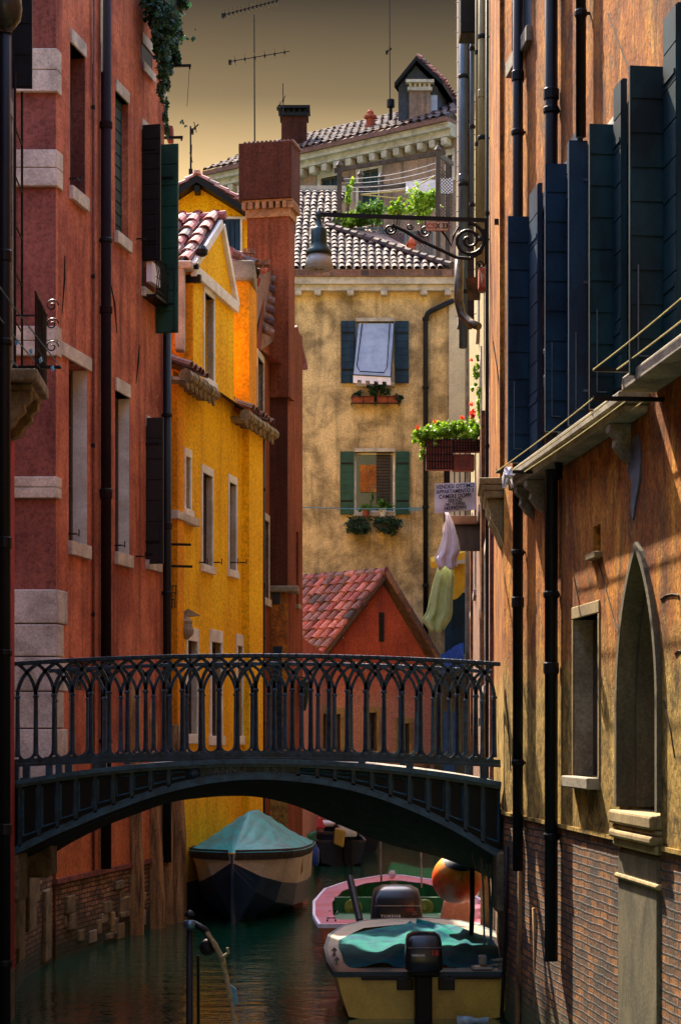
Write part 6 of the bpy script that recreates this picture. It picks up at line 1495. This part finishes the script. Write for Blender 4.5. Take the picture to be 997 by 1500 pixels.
mb = MB(); R2 = Rb*1.008; mb.lathe([(R2*math.sin(t), R2*math.cos(t)) for t in [i*.1 for i in range(8)]], (0, 0, 0), 24, axis=(.12, -.55, 1), cap=False); mb.lathe([(.02, Rb), (.035, Rb+.02), (.03, Rb+.07), (.012, Rb+.09)], (0, 0, 0), 10, axis=(.12, -.55, 1)); mb.build('cap', gen('dark_blue_rubber', (.015, .03, .06), (.008, .015, .03), .5), bu, smooth=True, local=True)
mb = MB(); mb.tube([(0, 0, Rb*.9), (.01, 0, Rb+.3)], .012, 6); mb.build('line', M['rope'], bu, local=True)

# ================= near left post with rope =================
cp = empty('mooring_stake', P(277, 1495, 12.0), 'slim dark stake with a shiny metal cap standing close in the foreground water', 'stake')
Yq = 12.0
mb = MB(); mb.tube([(XP(277, Yq), Yq, -.6), (XP(278, Yq), Yq, ZP(1362, Yq))], [.024, .021], 12); mb.build('stake', M['pipe'], cp, smooth=True)
mb = MB(); mb.tube([(XP(292, Yq), Yq+.02, -.6), (XP(290, Yq), Yq+.02, ZP(1400, Yq))], .010, 8); mb.build('rod', M['iron'], cp)
mb = MB(); c = P(278, 1352, Yq); mb.lathe([(.035, -.03), (.042, -.015), (.042, .0), (.035, .015)], c, 16)
mb.build('cap', gen('polished_metal', (.15, .25, .4), (.05, .1, .16), .3, metal=.8, coord='pos'), cp, smooth=True)
mb = MB(); c = P(278, 1342, Yq); mb.lathe([(.035, 0), (.03, .02), (.012, .035), (.0, .04)], c, 16); mb.tube([P(282, 1352, Yq), P(300, 1362, Yq), P(312, 1380, Yq), P(316, 1392, Yq)], [.022, .022, .02, .018], 10); mb.build('bracket', M['iron'], cp, smooth=True)
mb = MB()
for k in range(3): mb.tube([P(302+k, 1366, Yq-.02), P(316, 1384+2*k, Yq-.02), P(324+k, 1402, Yq-.02), P(330, 1425, Yq), P(338-k, 1460, Yq), P(342+k*2, 1500, Yq), P(346, 1560, Yq)], [.012, .014, .016, .016, .014, .012, .010], 7)
mb.tube([P(326, 1402, Yq-.03), P(334, 1396, Yq-.03), P(333, 1388, Yq-.03)], .010, 6); tag(mb.build('hanging_rope', M['rope']), 'frayed tan rope trailing from the foreground stake into the water', 'rope')
mb = MB(); mb.hexa([P(334, 1440, Yq), P(346, 1448, Yq), P(346, 1448, Yq+.03), P(334, 1440, Yq+.03), P(340, 1478, Yq), P(349, 1468, Yq), P(349, 1468, Yq+.03), P(340, 1478, Yq+.03)]); tag(mb.build('plastic_strip', M['rope_blue'], bevel=.005), 'bright blue plastic strip caught in the foreground rope', 'strip')
mb = MB(); mb.lathe([(.0, -.03), (.045, -.025), (.058, 0), (.045, .025), (0, .03)], P(305, 1388, Yq+.03), 14, axis=(.3, -1, .2)); tag(mb.build('rubber_ring', M['iron'], smooth=True), 'black rubber bumper hung on the foreground stake', 'bumper')

# ================= boats =================
def loft(mb, secs, closed=False):
    n_ = len(secs[0]); b0 = len(mb.v)
    for s_ in secs: mb.v += [Vector(p) for p in s_]
    for i in range(len(secs)-1):
        for k in range(n_-1): mb.f.append([b0+i*n_+k, b0+i*n_+k+1, b0+(i+1)*n_+k+1, b0+(i+1)*n_+k])
def hull_secs(L, stations):
    """stations: (t, half width top, z top, half width chine, z chine, z keel) -> cross sections port..starboard"""
    out_ = []
    for (t, wt, zt, wc, zc, zk) in stations: out_.append([(-wt, t*L, zt), (-(wt+wc)/2-.01, t*L, (zt+zc)/2), (-wc, t*L, zc), (0, t*L, zk), (wc, t*L, zc), ((wt+wc)/2+.01, t*L, (zt+zc)/2), (wt, t*L, zt)])
    return out_
def rim(mb, top, w_, h, inner=None):
    """gunwale band following the top outline"""
    L_ = [Vector(p) for p in top]
    for i in range(len(L_)-1): mb.bar(L_[i], L_[i+1], w_, h)
def boat_outline(L, stations): return [(-wt, t*L, zt) for (t, wt, zt, *_) in stations]+[(wt, t*L, zt) for (t, wt, zt, *_) in reversed(stations)]

def outboard(par, x, y, z, s, text, num, numcol, cream=False):
    """cowling, collar and leg, facing -y; s = cowling width"""
    mb = MB(); secs = []
    for (h, wx_, wy_) in ((0, .43, .50), (.06, .5, .58), (.35, .5, .60), (.72, .47, .56), (.86, .43, .50), (.93, .30, .36), (.95, .05, .05)):
        ring = []
        for k in range(24):
            t = 2*math.pi*k/24; c_, s_ = math.cos(t), math.sin(t); e = .32
            ring.append((x+s*wx_*math.copysign(abs(c_)**e, c_), y+s*wy_*math.copysign(abs(s_)**e, s_)+.1*s*h, z+s*h*1.05))
        ring.append(ring[0]); secs.append(ring)
    loft(mb, secs); mb.f.append([len(mb.v)-25+k for k in range(24)])
    m_ = M['white'] if cream else gen('outboard_black_gloss', (.010, .012, .016), (.008, .010, .013), .34, coord='pos', bs=.03, fine=.1, spec=.5, coat=.15) if 'outboard_black_gloss' not in bpy.data.materials else bpy.data.materials['outboard_black_gloss']
    cw = mb.build('motor_cowl', m_, par, smooth=True, local=True)
    mb = MB(); mb.box(x-s*.40, x+s*.40, y-s*.42, y+s*.5, z-s*.14, z+.01); mb.box(x-s*.22, x+s*.22, y-s*.25, y+s*.4, z-s*1.5, z-s*.13)
    mb.box(x-s*.12, x+s*.12, y-s*.5, y+s*.35, z-s*2.3, z-s*1.45); mb.build('motor_leg', M['iron'], par, local=True, bevel=.015)
    if text:
        yy = y-s*.60
        def T(t_, sz, px_, pz_, mt): 
            text_obj('lettering', t_, sz, (px_, yy+.1*s*(pz_-z)/s*1.0, pz_), (1, 0, 0), (0, .05, 1), mt, cw, ext=.003, local=True)
        T(text, s*(.095 if numcol is None else .085), x-s*(.12 if numcol is None else .16), z+s*.44, M['white'])
        if num: T(num, s*(.10 if numcol is None else .20), x+s*(.33 if numcol is None else .27), z+s*.50, numcol or M['stone_dim'])
        m2 = MB(); m2.box(x-s*.44, x+s*.44, y-s*.592, y-s*.57, z+s*.64, z+s*.655); m2.build('trim_line', M['stone_dim'], cw, local=True)
    return cw
# ---- near yellow boat with open cockpit and blue tarp
redp = gen('red_decal', (.65, .03, .02), (.55, .02, .015), .4)
nb_ = empty('motorboat', (XP(623, 18.45), 18.45, 0), 'mustard and cream motorboat with teal tarp and black outboard moored nearest under the bridge', 'boat')
Lb = 4.1
st = [(0, .86, .44, .74, .02, -.12), (.2, .93, .44, .80, .02, -.15), (.45, .97, .47, .82, .02, -.16), (.68, .93, .51, .72, .03, -.16), (.84, .78, .54, .52, .06, -.14), (.94, .55, .56, .30, .10, -.08), (1.0, .22, .57, .08, .2, .1)]
mb = MB(); loft(mb, hull_secs(Lb, st)); mb.f.append([0, 1, 2, 3, 4, 5, 6]); 
mustard = gen('mustard_gelcoat', (.62, .40, .05), (.42, .26, .035), .35, coord='obj', scale=2, bs=.1, spec=.5, coat=.3)
mb.build('hull', mustard, nb_, local=True)
creamg = gen('cream_deck_gelcoat', (.36, .32, .22), (.20, .17, .12), .5, scale=2, bs=.1, spec=.5, coat=.3)
# deck ring
mb = MB(); outl = [(-wt, t*Lb, zt) for (t, wt, zt, *_) in st]; inn = [(-.73, .34, .44), (-.79, .8, .44), (-.82, 1.7, .47), (-.76, 2.6, .51), (-.56, 3.2, .54), (-.2, 3.45, .55), (0, 3.5, .56)]
full_o = outl+[(-x, y, z) for x, y, z in reversed(outl)]
for sg_ in (-1, 1):
    for i in range(len(inn)-1):
        a, c = outl[i], outl[i+1]; d, e = inn[i+1], inn[i]
        q = [(sg_*-p[0], p[1], p[2]+.012) for p in (a, c, d, e)]; mb.face(q if sg_ > 0 else q[::-1])
    mb.face([(sg_*inn[-1][0], *inn[-1][1:]), (sg_*-outl[-1][0], outl[-1][1], .58), (0, Lb, .58), (0, 3.5, .57)])
    mb.face([(0, .0, .452), (sg_*.86, 0, .452), (sg_*.73, .34, .452), (0, .34, .452)])
dk = mb.build('deck', creamg, nb_, local=True)
mb = MB(); o3 = [(x*1.012, y, z-.012) for x, y, z in full_o]; 
for i in range(len(o3)-1): mb.bar(o3[i], o3[i+1], .035, .055)
mb.bar(o3[-1], o3[0], .035, .05); mb.build('rub_rail', gen('dark_teal_rubber', (.02, .06, .07), (.01, .03, .035), .5), nb_, local=True)
mb = MB(); mb.box(-.62, -.22, -.035, .0, .375, .43); mb.box(.22, .72, -.035, .0, .385, .43)
mb.box(-.28, -.12, -.04, .0, .28, .40); mb.box(.12, .28, -.04, 0, .28, .40); mb.build('transom_grip', M['dark'], nb_, local=True, bevel=.01)
# tarp over the cockpit
tm = gen('glossy_teal_tarp', (.006, .16, .14), (.003, .05, .10), .7, coord='pos', scale=4, bs=.5, fine=.4, spec=.04)
mb = MB(); nx, ny = 26, 30; g = []
for j in range(ny+1):
    v_ = j/ny; y = .31+3.22*v_; hw = (.75+.09*min(1, v_*2.2)) if v_ < .6 else .84-.76*((v_-.6)/.4)**2
    row = []
    for i in range(nx+1):
        u_ = -1+2*i/nx; x = u_*hw
        z = .462+.105*v_+.012+.028*math.exp(-((u_+.1)/.5)**2)*math.sin(math.pi*min(1, v_*1.1))+.022*math.sin(u_*7+v_*9)*(1-abs(u_))+.012*math.sin(u_*19-v_*13)*(1-abs(u_))-.07*math.exp(-((u_-.5)/.3)**2-((v_-.3)/.3)**2)-.06*math.exp(-((u_+.5)/.3)**2-((v_-.45)/.3)**2)-.03*abs(u_)**6+.05*max(0, 1-abs(u_*1.0+.5-v_*1.2)*9)+.05*max(0, 1-abs(u_*1.2-.25-v_*.9)*9)+.03*max(0, 1-abs(u_*1.4+.9-v_*2.1)*7)
        row.append(Vector((x, y, z)))
    g.append(row)
for r_ in g: mb.v += r_
for j in range(ny):
    for i in range(nx): a = j*(nx+1)+i; mb.f.append([a, a+1, a+nx+2, a+nx+1])
mb.build('cockpit_tarp', tm, nb_, smooth=True, local=True)
outboard(nb_, -.03, -.22, .50, .36, 'YAMAHA', '18', redp)
for (x, y) in ((-.855, .45), (-.885, 1.3), (.86, .9)): mb = MB(); mb.lathe([(.022, 0), (.018, .015), (.011, .02), (.011, .05), (.018, .06), (.016, .075), (.0, .08)], (x, y, .465), 10); mb.bar((x-.03, y, .515), (x+.03, y, .515), .012); mb.build('cleat', M['stone_dim'], nb_, local=True)
mb = MB(); 
for k in range(16): 
    t = k*.8; mb.tube([(.72+.07*math.cos(t), .22+.07*math.sin(t), .47+.006*k), (.72+.07*math.cos(t+.8), .22+.07*math.sin(t+.8), .476+.006*k)], .012, 5)
mb.tube([(.72, .22, .55), (.86, .5, .5), (.98, .9, .46)], .012, 5); ro = tag(mb.build('rope_coil', M['rope'], local=True), 'coil of rope lying on the right stern corner of the mustard motorboat', 'rope'); ro.location = nb_.location
mb = MB(); mb.box(.45, .66, .06, .26, .455, .49); mb.box(.52, .6, .1, .2, .50, .60); bx_ = tag(mb.build('fuel_box', creamg, local=True, bevel=.02), 'small cream box on the right stern corner of the mustard motorboat', 'box'); bx_.location = nb_.location
# ---- red white boat behind
rb_ = empty('motorboat', (XP(592, 23.0), 23.0, 0), 'red and white open boat with green inside and large black outboard behind the mustard boat', 'boat')
Lr = 4.9
st2 = [(0, 1.02, .44, .88, .03, -.1), (.2, 1.10, .46, .92, .03, -.13), (.5, 1.12, .50, .90, .04, -.14), (.75, .98, .57, .66, .06, -.12), (.9, .62, .63, .34, .14, -.04), (1.0, .12, .67, .05, .3, .15)]
mb = MB(); loft(mb, hull_secs(Lr, st2)); mb.f.append([0, 1, 2, 3, 4, 5, 6]); mb.build('hull', gen('red_gelcoat', (.50, .03, .03), (.32, .02, .02), .3, scale=2, bs=.1, coat=.3), rb_, local=True)
outl = [(-wt, t*Lr, zt) for (t, wt, zt, *_) in st2]; inn = [(-.80, .55, .45), (-.86, 1.0, .47), (-.88, 2.3, .51), (-.74, 3.4, .57), (-.42, 4.1, .62), (-.05, 4.4, .64)]
pinkw = gen('pinkish_white_gelcoat', (.66, .22, .34), (.62, .03, .05), .4, scale=1.6, bs=.1, coat=.4)
mb = MB()
for sg_ in (-1, 1):
    for i in range(5):
        q = [(sg_*-p[0], p[1], p[2]+.012) for p in (outl[i], outl[i+1], inn[i+1], inn[i])]; mb.face(q if sg_ > 0 else q[::-1])
    mb.face([(0, 0, .455), (sg_*1.02, 0, .455), (sg_*.80, .55, .462), (0, .55, .462)]); mb.face([(0, 4.4, .65), (sg_*.05, 4.4, .65), (sg_*.12, 4.9, .68), (0, 4.9, .68)])
mb.build('deck', pinkw, rb_, local=True)
greeni = gen('green_boat_interior', (.015, .16, .04), (.008, .08, .02), .5, scale=3)
mb = MB()
for i in range(5):
    for sg_ in (-1, 1): a, c = inn[i], inn[i+1]; mb.face([(sg_*-a[0], a[1], a[2]), (sg_*-c[0], c[1], c[2]), (sg_*-c[0], c[1], .1), (sg_*-a[0], a[1], .1)])
mb.face([(-.8, .55, .1), (.8, .55, .1), (.05, 4.4, .1), (-.05, 4.4, .1)]); mb.box(-.85, .85, 2.6, 2.7, .1, .56); mb.box(-.84, .84, 1.5, 2.6, .1, .36); mb.build('interior', greeni, rb_, local=True)
for x in (-.60, .36):
    mb = MB(); mb.lathe([(.11, 0), (.125, .02), (.11, .04), (.05, .045)], (x, 2.58, .42), 16, axis=(0, -1, 0)); mb.lathe([(.04, .04), (.03, .06), (0, .065)], (x, 2.58, .42), 10, axis=(0, -1, 0)); mb.build('speaker_disc', gen('yellow_green_disc', (.30, .34, .04), (.16, .20, .03), .5) if 'yellow_green_disc' not in bpy.data.materials else bpy.data.materials['yellow_green_disc'], rb_, local=True)
mb = MB(); o3 = outl+[(-x, y, z) for x, y, z in reversed(outl)]
for i in range(len(o3)-1): mb.bar(o3[i], o3[i+1], .035, .05)
mb.bar(o3[-1], o3[0], .035, .05); mb.build('rub_rail', M['cloth_white'], rb_, local=True)
outboard(rb_, -.10, -.10, .32, .62, 'YAMAHA', '25', None)
mb = MB(); mb.lathe([(.045, 0), (.05, .05), (.03, .09)], (-.02, 4.7, .68), 12); mb.build('bow_light', M['white'], rb_, local=True)
mb = MB()
for (x, y) in ((-.88, .35), (-.86, 1.25)): mb.tube([(x-.05, y, .465), (x-.05, y+.12, .49), (x+.05, y+.12, .49), (x+.05, y, .465)], .012, 6)
mb.build('cleat', M['iron'], rb_, local=True)
mb = MB(); a_ = P(512, 1285, 23.6); c_ = P(527, 1350, 23.0); mb.tube([a_, c_], .045, 10); tag(mb.build('tiller_pole', M['iron']), 'thick black pole leaning on the left of the red boat', 'pole')
mb = MB(); mb.tube([P(557, 1178, 26), P(558, 1292, 26)], .013, 6); tag(mb.build('thin_rod', M['stone_dim']), 'thin pale rod rising from the bow of the red boat', 'rod')
mb = MB(); mb.tube([P(616, 1195, 24), P(617, 1300, 24)], .011, 6); tag(mb.build('thin_rod', M['stone_dim']), 'second thin pale rod right of the bow rod under the bridge', 'rod')
mb = MB(); Yv = 22.7; mb.hexa([P(642, 1352, Yv), P(692, 1354, Yv), P(692, 1354, Yv+.3), P(642, 1352, Yv+.3), P(650, 1318, Yv), P(686, 1318, Yv), P(686, 1318, Yv+.3), P(650, 1318, Yv+.3)]); tag(mb.build('seat_cushion', gen('salmon_vinyl', (.75, .35, .22), (.55, .22, .14), .4), bevel=.03), 'salmon seat cushion on the stern of the red boat below the buoy', 'cushion')
# ---- covered boat, bow to the camera
cb = empty('covered_boat', (XP(340, 27.5), 27.5, 0), 'cream and blue boat under a peaked turquoise tarpaulin beyond the bridge', 'boat', None, R(-5.5))
# local y runs from the bow (0) to the stern
Lc = 3.9
bow = [(0, .02, 1.02, .02, .80, .0), (.10, .48, 1.01, .28, .45, -.05), (.22, .74, 1.0, .52, .26, -.1), (.40, .82, .98, .70, .16, -.15), (.7, .82, .96, .74, .12, -.15), (1.0, .74, .96, .68, .10, -.12)]
def bow_secs(f0, f1):
    o_ = []
    for (t, wt, zt, wc, zc, zk) in bow:
        L_ = []
        for f in (f0, (f0+f1)/2, f1):
            x = wt+(wc-wt)*f; z = zt+(zc-zt)*f; L_.append((x, t*Lc, z))
        o_.append(L_)
    return o_
creamh = gen('cream_hull_paint', (.72, .64, .44), (.55, .48, .32), .4, scale=2, bs=.1); blueh = gen('navy_hull_paint', (.02, .05, .10), (.01, .025, .05), .35, scale=3, bs=.1)
mb = MB()
for sg_ in (-1, 1): loft(mb, [[(sg_*x, y, z) for x, y, z in s_] for s_ in bow_secs(0, .62)])
mb.build('hull', creamh, cb, local=True)
mb = MB()
for sg_ in (-1, 1):
    loft(mb, [[(sg_*x, y, z) for x, y, z in s_] for s_ in bow_secs(.62, 1.0)]); loft(mb, [[(sg_*wc, t*Lc, zc), (0, t*Lc, zk)] for (t, wt, zt, wc, zc, zk) in bow])
    loft(mb, [[(sg_*(wt+(wc-wt)*.60+.006), t*Lc, zt+(zc-zt)*.60), (sg_*(wt+(wc-wt)*.66+.008), t*Lc, zt+(zc-zt)*.66)] for (t, wt, zt, wc, zc, zk) in bow])
mb.bar((0, -.015, 1.02), (0, .0, -.1), .03, .05, up=(0, 1, 0)); mb.build('hull_bottom', blueh, cb, local=True)
mb = MB()
for sg_ in (-1, 1): loft(mb, [[(sg_*(wt+.03), t*Lc-.02, zt+.06), (sg_*(wt+.04), t*Lc-.02, zt-.02), (sg_*(wt+.01), t*Lc-.02, zt-.09)] for (t, wt, zt, *_) in bow])
mb.build('gunwale', gen('dark_rope_edge', (.06, .05, .03), (.02, .018, .012), .8, scale=20, bs=.8), cb, local=True)
tq = gen('turquoise_tarpaulin', (.02, .42, .40), (.05, .19, .18), .5, coord='pos', scale=2.6, bs=.35, fine=.35, stretch=(1.6, .8, 1.6))
mb = MB(); nx = 28; g = []
ts = [0, .05, .1, .16, .22, .3, .4, .55, .7, .85, 1.0]
def wat(t):
    for (a, c) in zip(bow[:-1], bow[1:]):
        if a[0] <= t <= c[0]: k = (t-a[0])/(c[0]-a[0]); return a[1]+(c[1]-a[1])*k, a[2]+(c[2]-a[2])*k
for t in ts:
    wt, zt = wat(t); wt += .045; row = []; pk_ = min(1, t/.38)**.85*.56*(1 if t < .75 else 1-(t-.75)*1.2)
    for i in range(nx+1):
        u_ = -1+2*i/nx; z = zt+.02+pk_*(1-abs(u_)**1.25)*1.0-.05*math.sin(math.pi*abs(u_))*(pk_ > .2)+.018*math.sin(i*2.1+t*6)*(1-abs(u_))*min(1, t*6)
        row.append(Vector((u_*wt, t*Lc-.03, z)))
    g.append(row)
for r_ in g: mb.v += r_
for j in range(len(ts)-1):
    for i in range(nx): a = j*(nx+1)+i; mb.f.append([a, a+1, a+nx+2, a+nx+1])
for i in range(nx): a = g[0][i]; 
mb.build('tarpaulin', tq, cb, smooth=True, local=True)
for (px, py, mt, lb, r_, h_) in ((437, 1265, 'tan_fender', 'tan fender hanging from the right bow of the covered boat', .07, .36), (461, 1254, 'blue_fender', 'blue fender hanging beside the small green boat', .075, .36)):
    mt_ = gen(mt, (.42, .28, .12), (.28, .18, .08), .4) if mt == 'tan_fender' else gen(mt, (.03, .10, .35), (.015, .05, .2), .4)
    mb = MB(); mb.lathe([(.02, h_/2+.04), (r_*.5, h_/2), (r_, h_/2-.07), (r_, -h_/2+.07), (r_*.5, -h_/2), (.0, -h_/2)], P(px, py, 29.3 if px < 450 else 33.0), 14); tag(mb.build('fender', mt_, smooth=True), lb, 'fender', 'fenders by the covered boat')
# ---- small boats beyond the bridge
def small_boat(loc, L, W_, H, matn, rz, label, inner=None):
    root = empty('small_boat', loc, label, 'boat', None, rz); s2 = [(0, .9, 1, .75, .1, -.1), (.3, 1, 1, .85, .1, -.15), (.65, .85, 1.08, .6, .15, -.12), (.88, .45, 1.22, .25, .35, 0), (1, .04, 1.35, .02, .8, .5)]
    s2 = [(t, a*W_, b_*H, c*W_, d*H, e*H) for (t, a, b_, c, d, e) in s2]
    mb = MB(); loft(mb, hull_secs(L, s2)); mb.f.append([0, 1, 2, 3, 4, 5, 6]); mb.build('hull', matn, root, local=True)
    mb = MB(); o3 = [(-wt, t*L, zt) for (t, wt, zt, *_) in s2]; o3 = o3+[(-x, y, z) for x, y, z in reversed(o3)]
    for i in range(len(o3)-1): mb.bar(o3[i], o3[i+1], .05, .05)
    mb.bar(o3[-1], o3[0], .05, .05); mb.build('rim', inner or M['woodpost'], root, local=True)
    mb = MB(); mb.face([(-.8*W_, .05, H*.5), (.8*W_, .05, H*.5), (.6*W_, L*.75, H*.6), (-.6*W_, L*.75, H*.6)]); mb.box(-.85*W_, .85*W_, L*.3, L*.4, H*.5, H*.8); mb.build('floor', inner or M['woodpost'], root, local=True)
    return root
gb = gen('sea_green_paint', (.04, .32, .22), (.02, .20, .14), .45, scale=3)
small_boat((XP(436, 39.5), 39.5, 0), 3.2, .42, .72, gb, R(172), 'small sea green boat behind the covered boat', gb)
navy = gen('navy_paint', (.012, .022, .05), (.008, .014, .03), .4, scale=3)
d1_ = small_boat((XP(474, 41.0), 41.0, 0), 4.2, .62, .62, navy, R(-8), 'dark navy boat with red and white gear moored beyond the bridge')
d2_ = small_boat((XP(540, 44.0), 44.0, 0), 3.8, .75, .50, navy, R(70), 'dark boat lying across the canal end under the bridge arch')
d3_ = small_boat((XP(500, 40.0), 40.0, 0), 4.0, .55, .50, navy, R(4), 'dark boat with a cream outboard motor beyond the bridge')
outboard(d3_, .10, -.30, .62, .38, None, None, None, cream=True)
mb = MB(); mb.hexa([P(488, 1236, 39.4), P(503, 1242, 39.4), P(503, 1242, 39.7), P(488, 1236, 39.7), P(490, 1212, 39.4), P(506, 1216, 39.4), P(506, 1216, 39.7), P(490, 1212, 39.7)]); tag(mb.build('motor_cover', mustard, bevel=.03), 'mustard yellow motor cover beside the cream outboard', 'cover')
mb = MB(); c = P(462, 1205, 41.5); mb.hexa([c+Vector((-.22, -.2, -.12)), c+Vector((.22, -.2, -.12)), c+Vector((.22, .3, -.12)), c+Vector((-.22, .3, -.12)), c+Vector((-.12, -.1, .12)), c+Vector((.12, -.1, .12)), c+Vector((.12, .25, .12)), c+Vector((-.12, .25, .12))]); tag(mb.build('cooler_bag', redp, bevel=.04), 'bright red bag on the dark navy boat', 'bag')
mb = MB(); c = P(475, 1207, 41.7); mb.lathe([(.0, -.06), (.2, -.05), (.24, .02), (.15, .07), (0, .09)], c, 14); mb.lathe([(0, -.05), (.12, -.04), (.14, .02), (.06, .06), (0, .07)], c+Vector((-.3, .1, .1)), 12); tag(mb.build('white_bundle', M['cloth_white'], smooth=True), 'white wrapped bundle beside the red bag on the dark navy boat', 'bundle')
mb = MB(); mb.tube([P(545, 1203, 42.5), P(556, 1206, 42.5), P(572, 1215, 42.5), P(582, 1232, 42.5)], [.18, .2, .19, .14], 12); tag(mb.build('rolled_cover', M['stone_ocra'], smooth=True), 'pale rolled boat cover on the dark boat under the arch', 'cover')
# brick bank seen under the arch, right of the covered boat
# fire up: paper plate floating can
mb = MB(); c = Vector((XP(668, 18.2), 18.15, .02)); mb.tube([c, c+Vector((.14, 0, 0)), c+Vector((.17, 0, 0)), c+Vector((.30, 0, .0))], [.055, .05, .028, .045], 12)
tag(mb.build('floating_bottle', gen('pale_plastic', (.55, .62, .60), (.25, .35, .38), .2, coord='pos'), smooth=True), 'pale plastic bottle floating against the stern of the mustard boat', 'bottle')
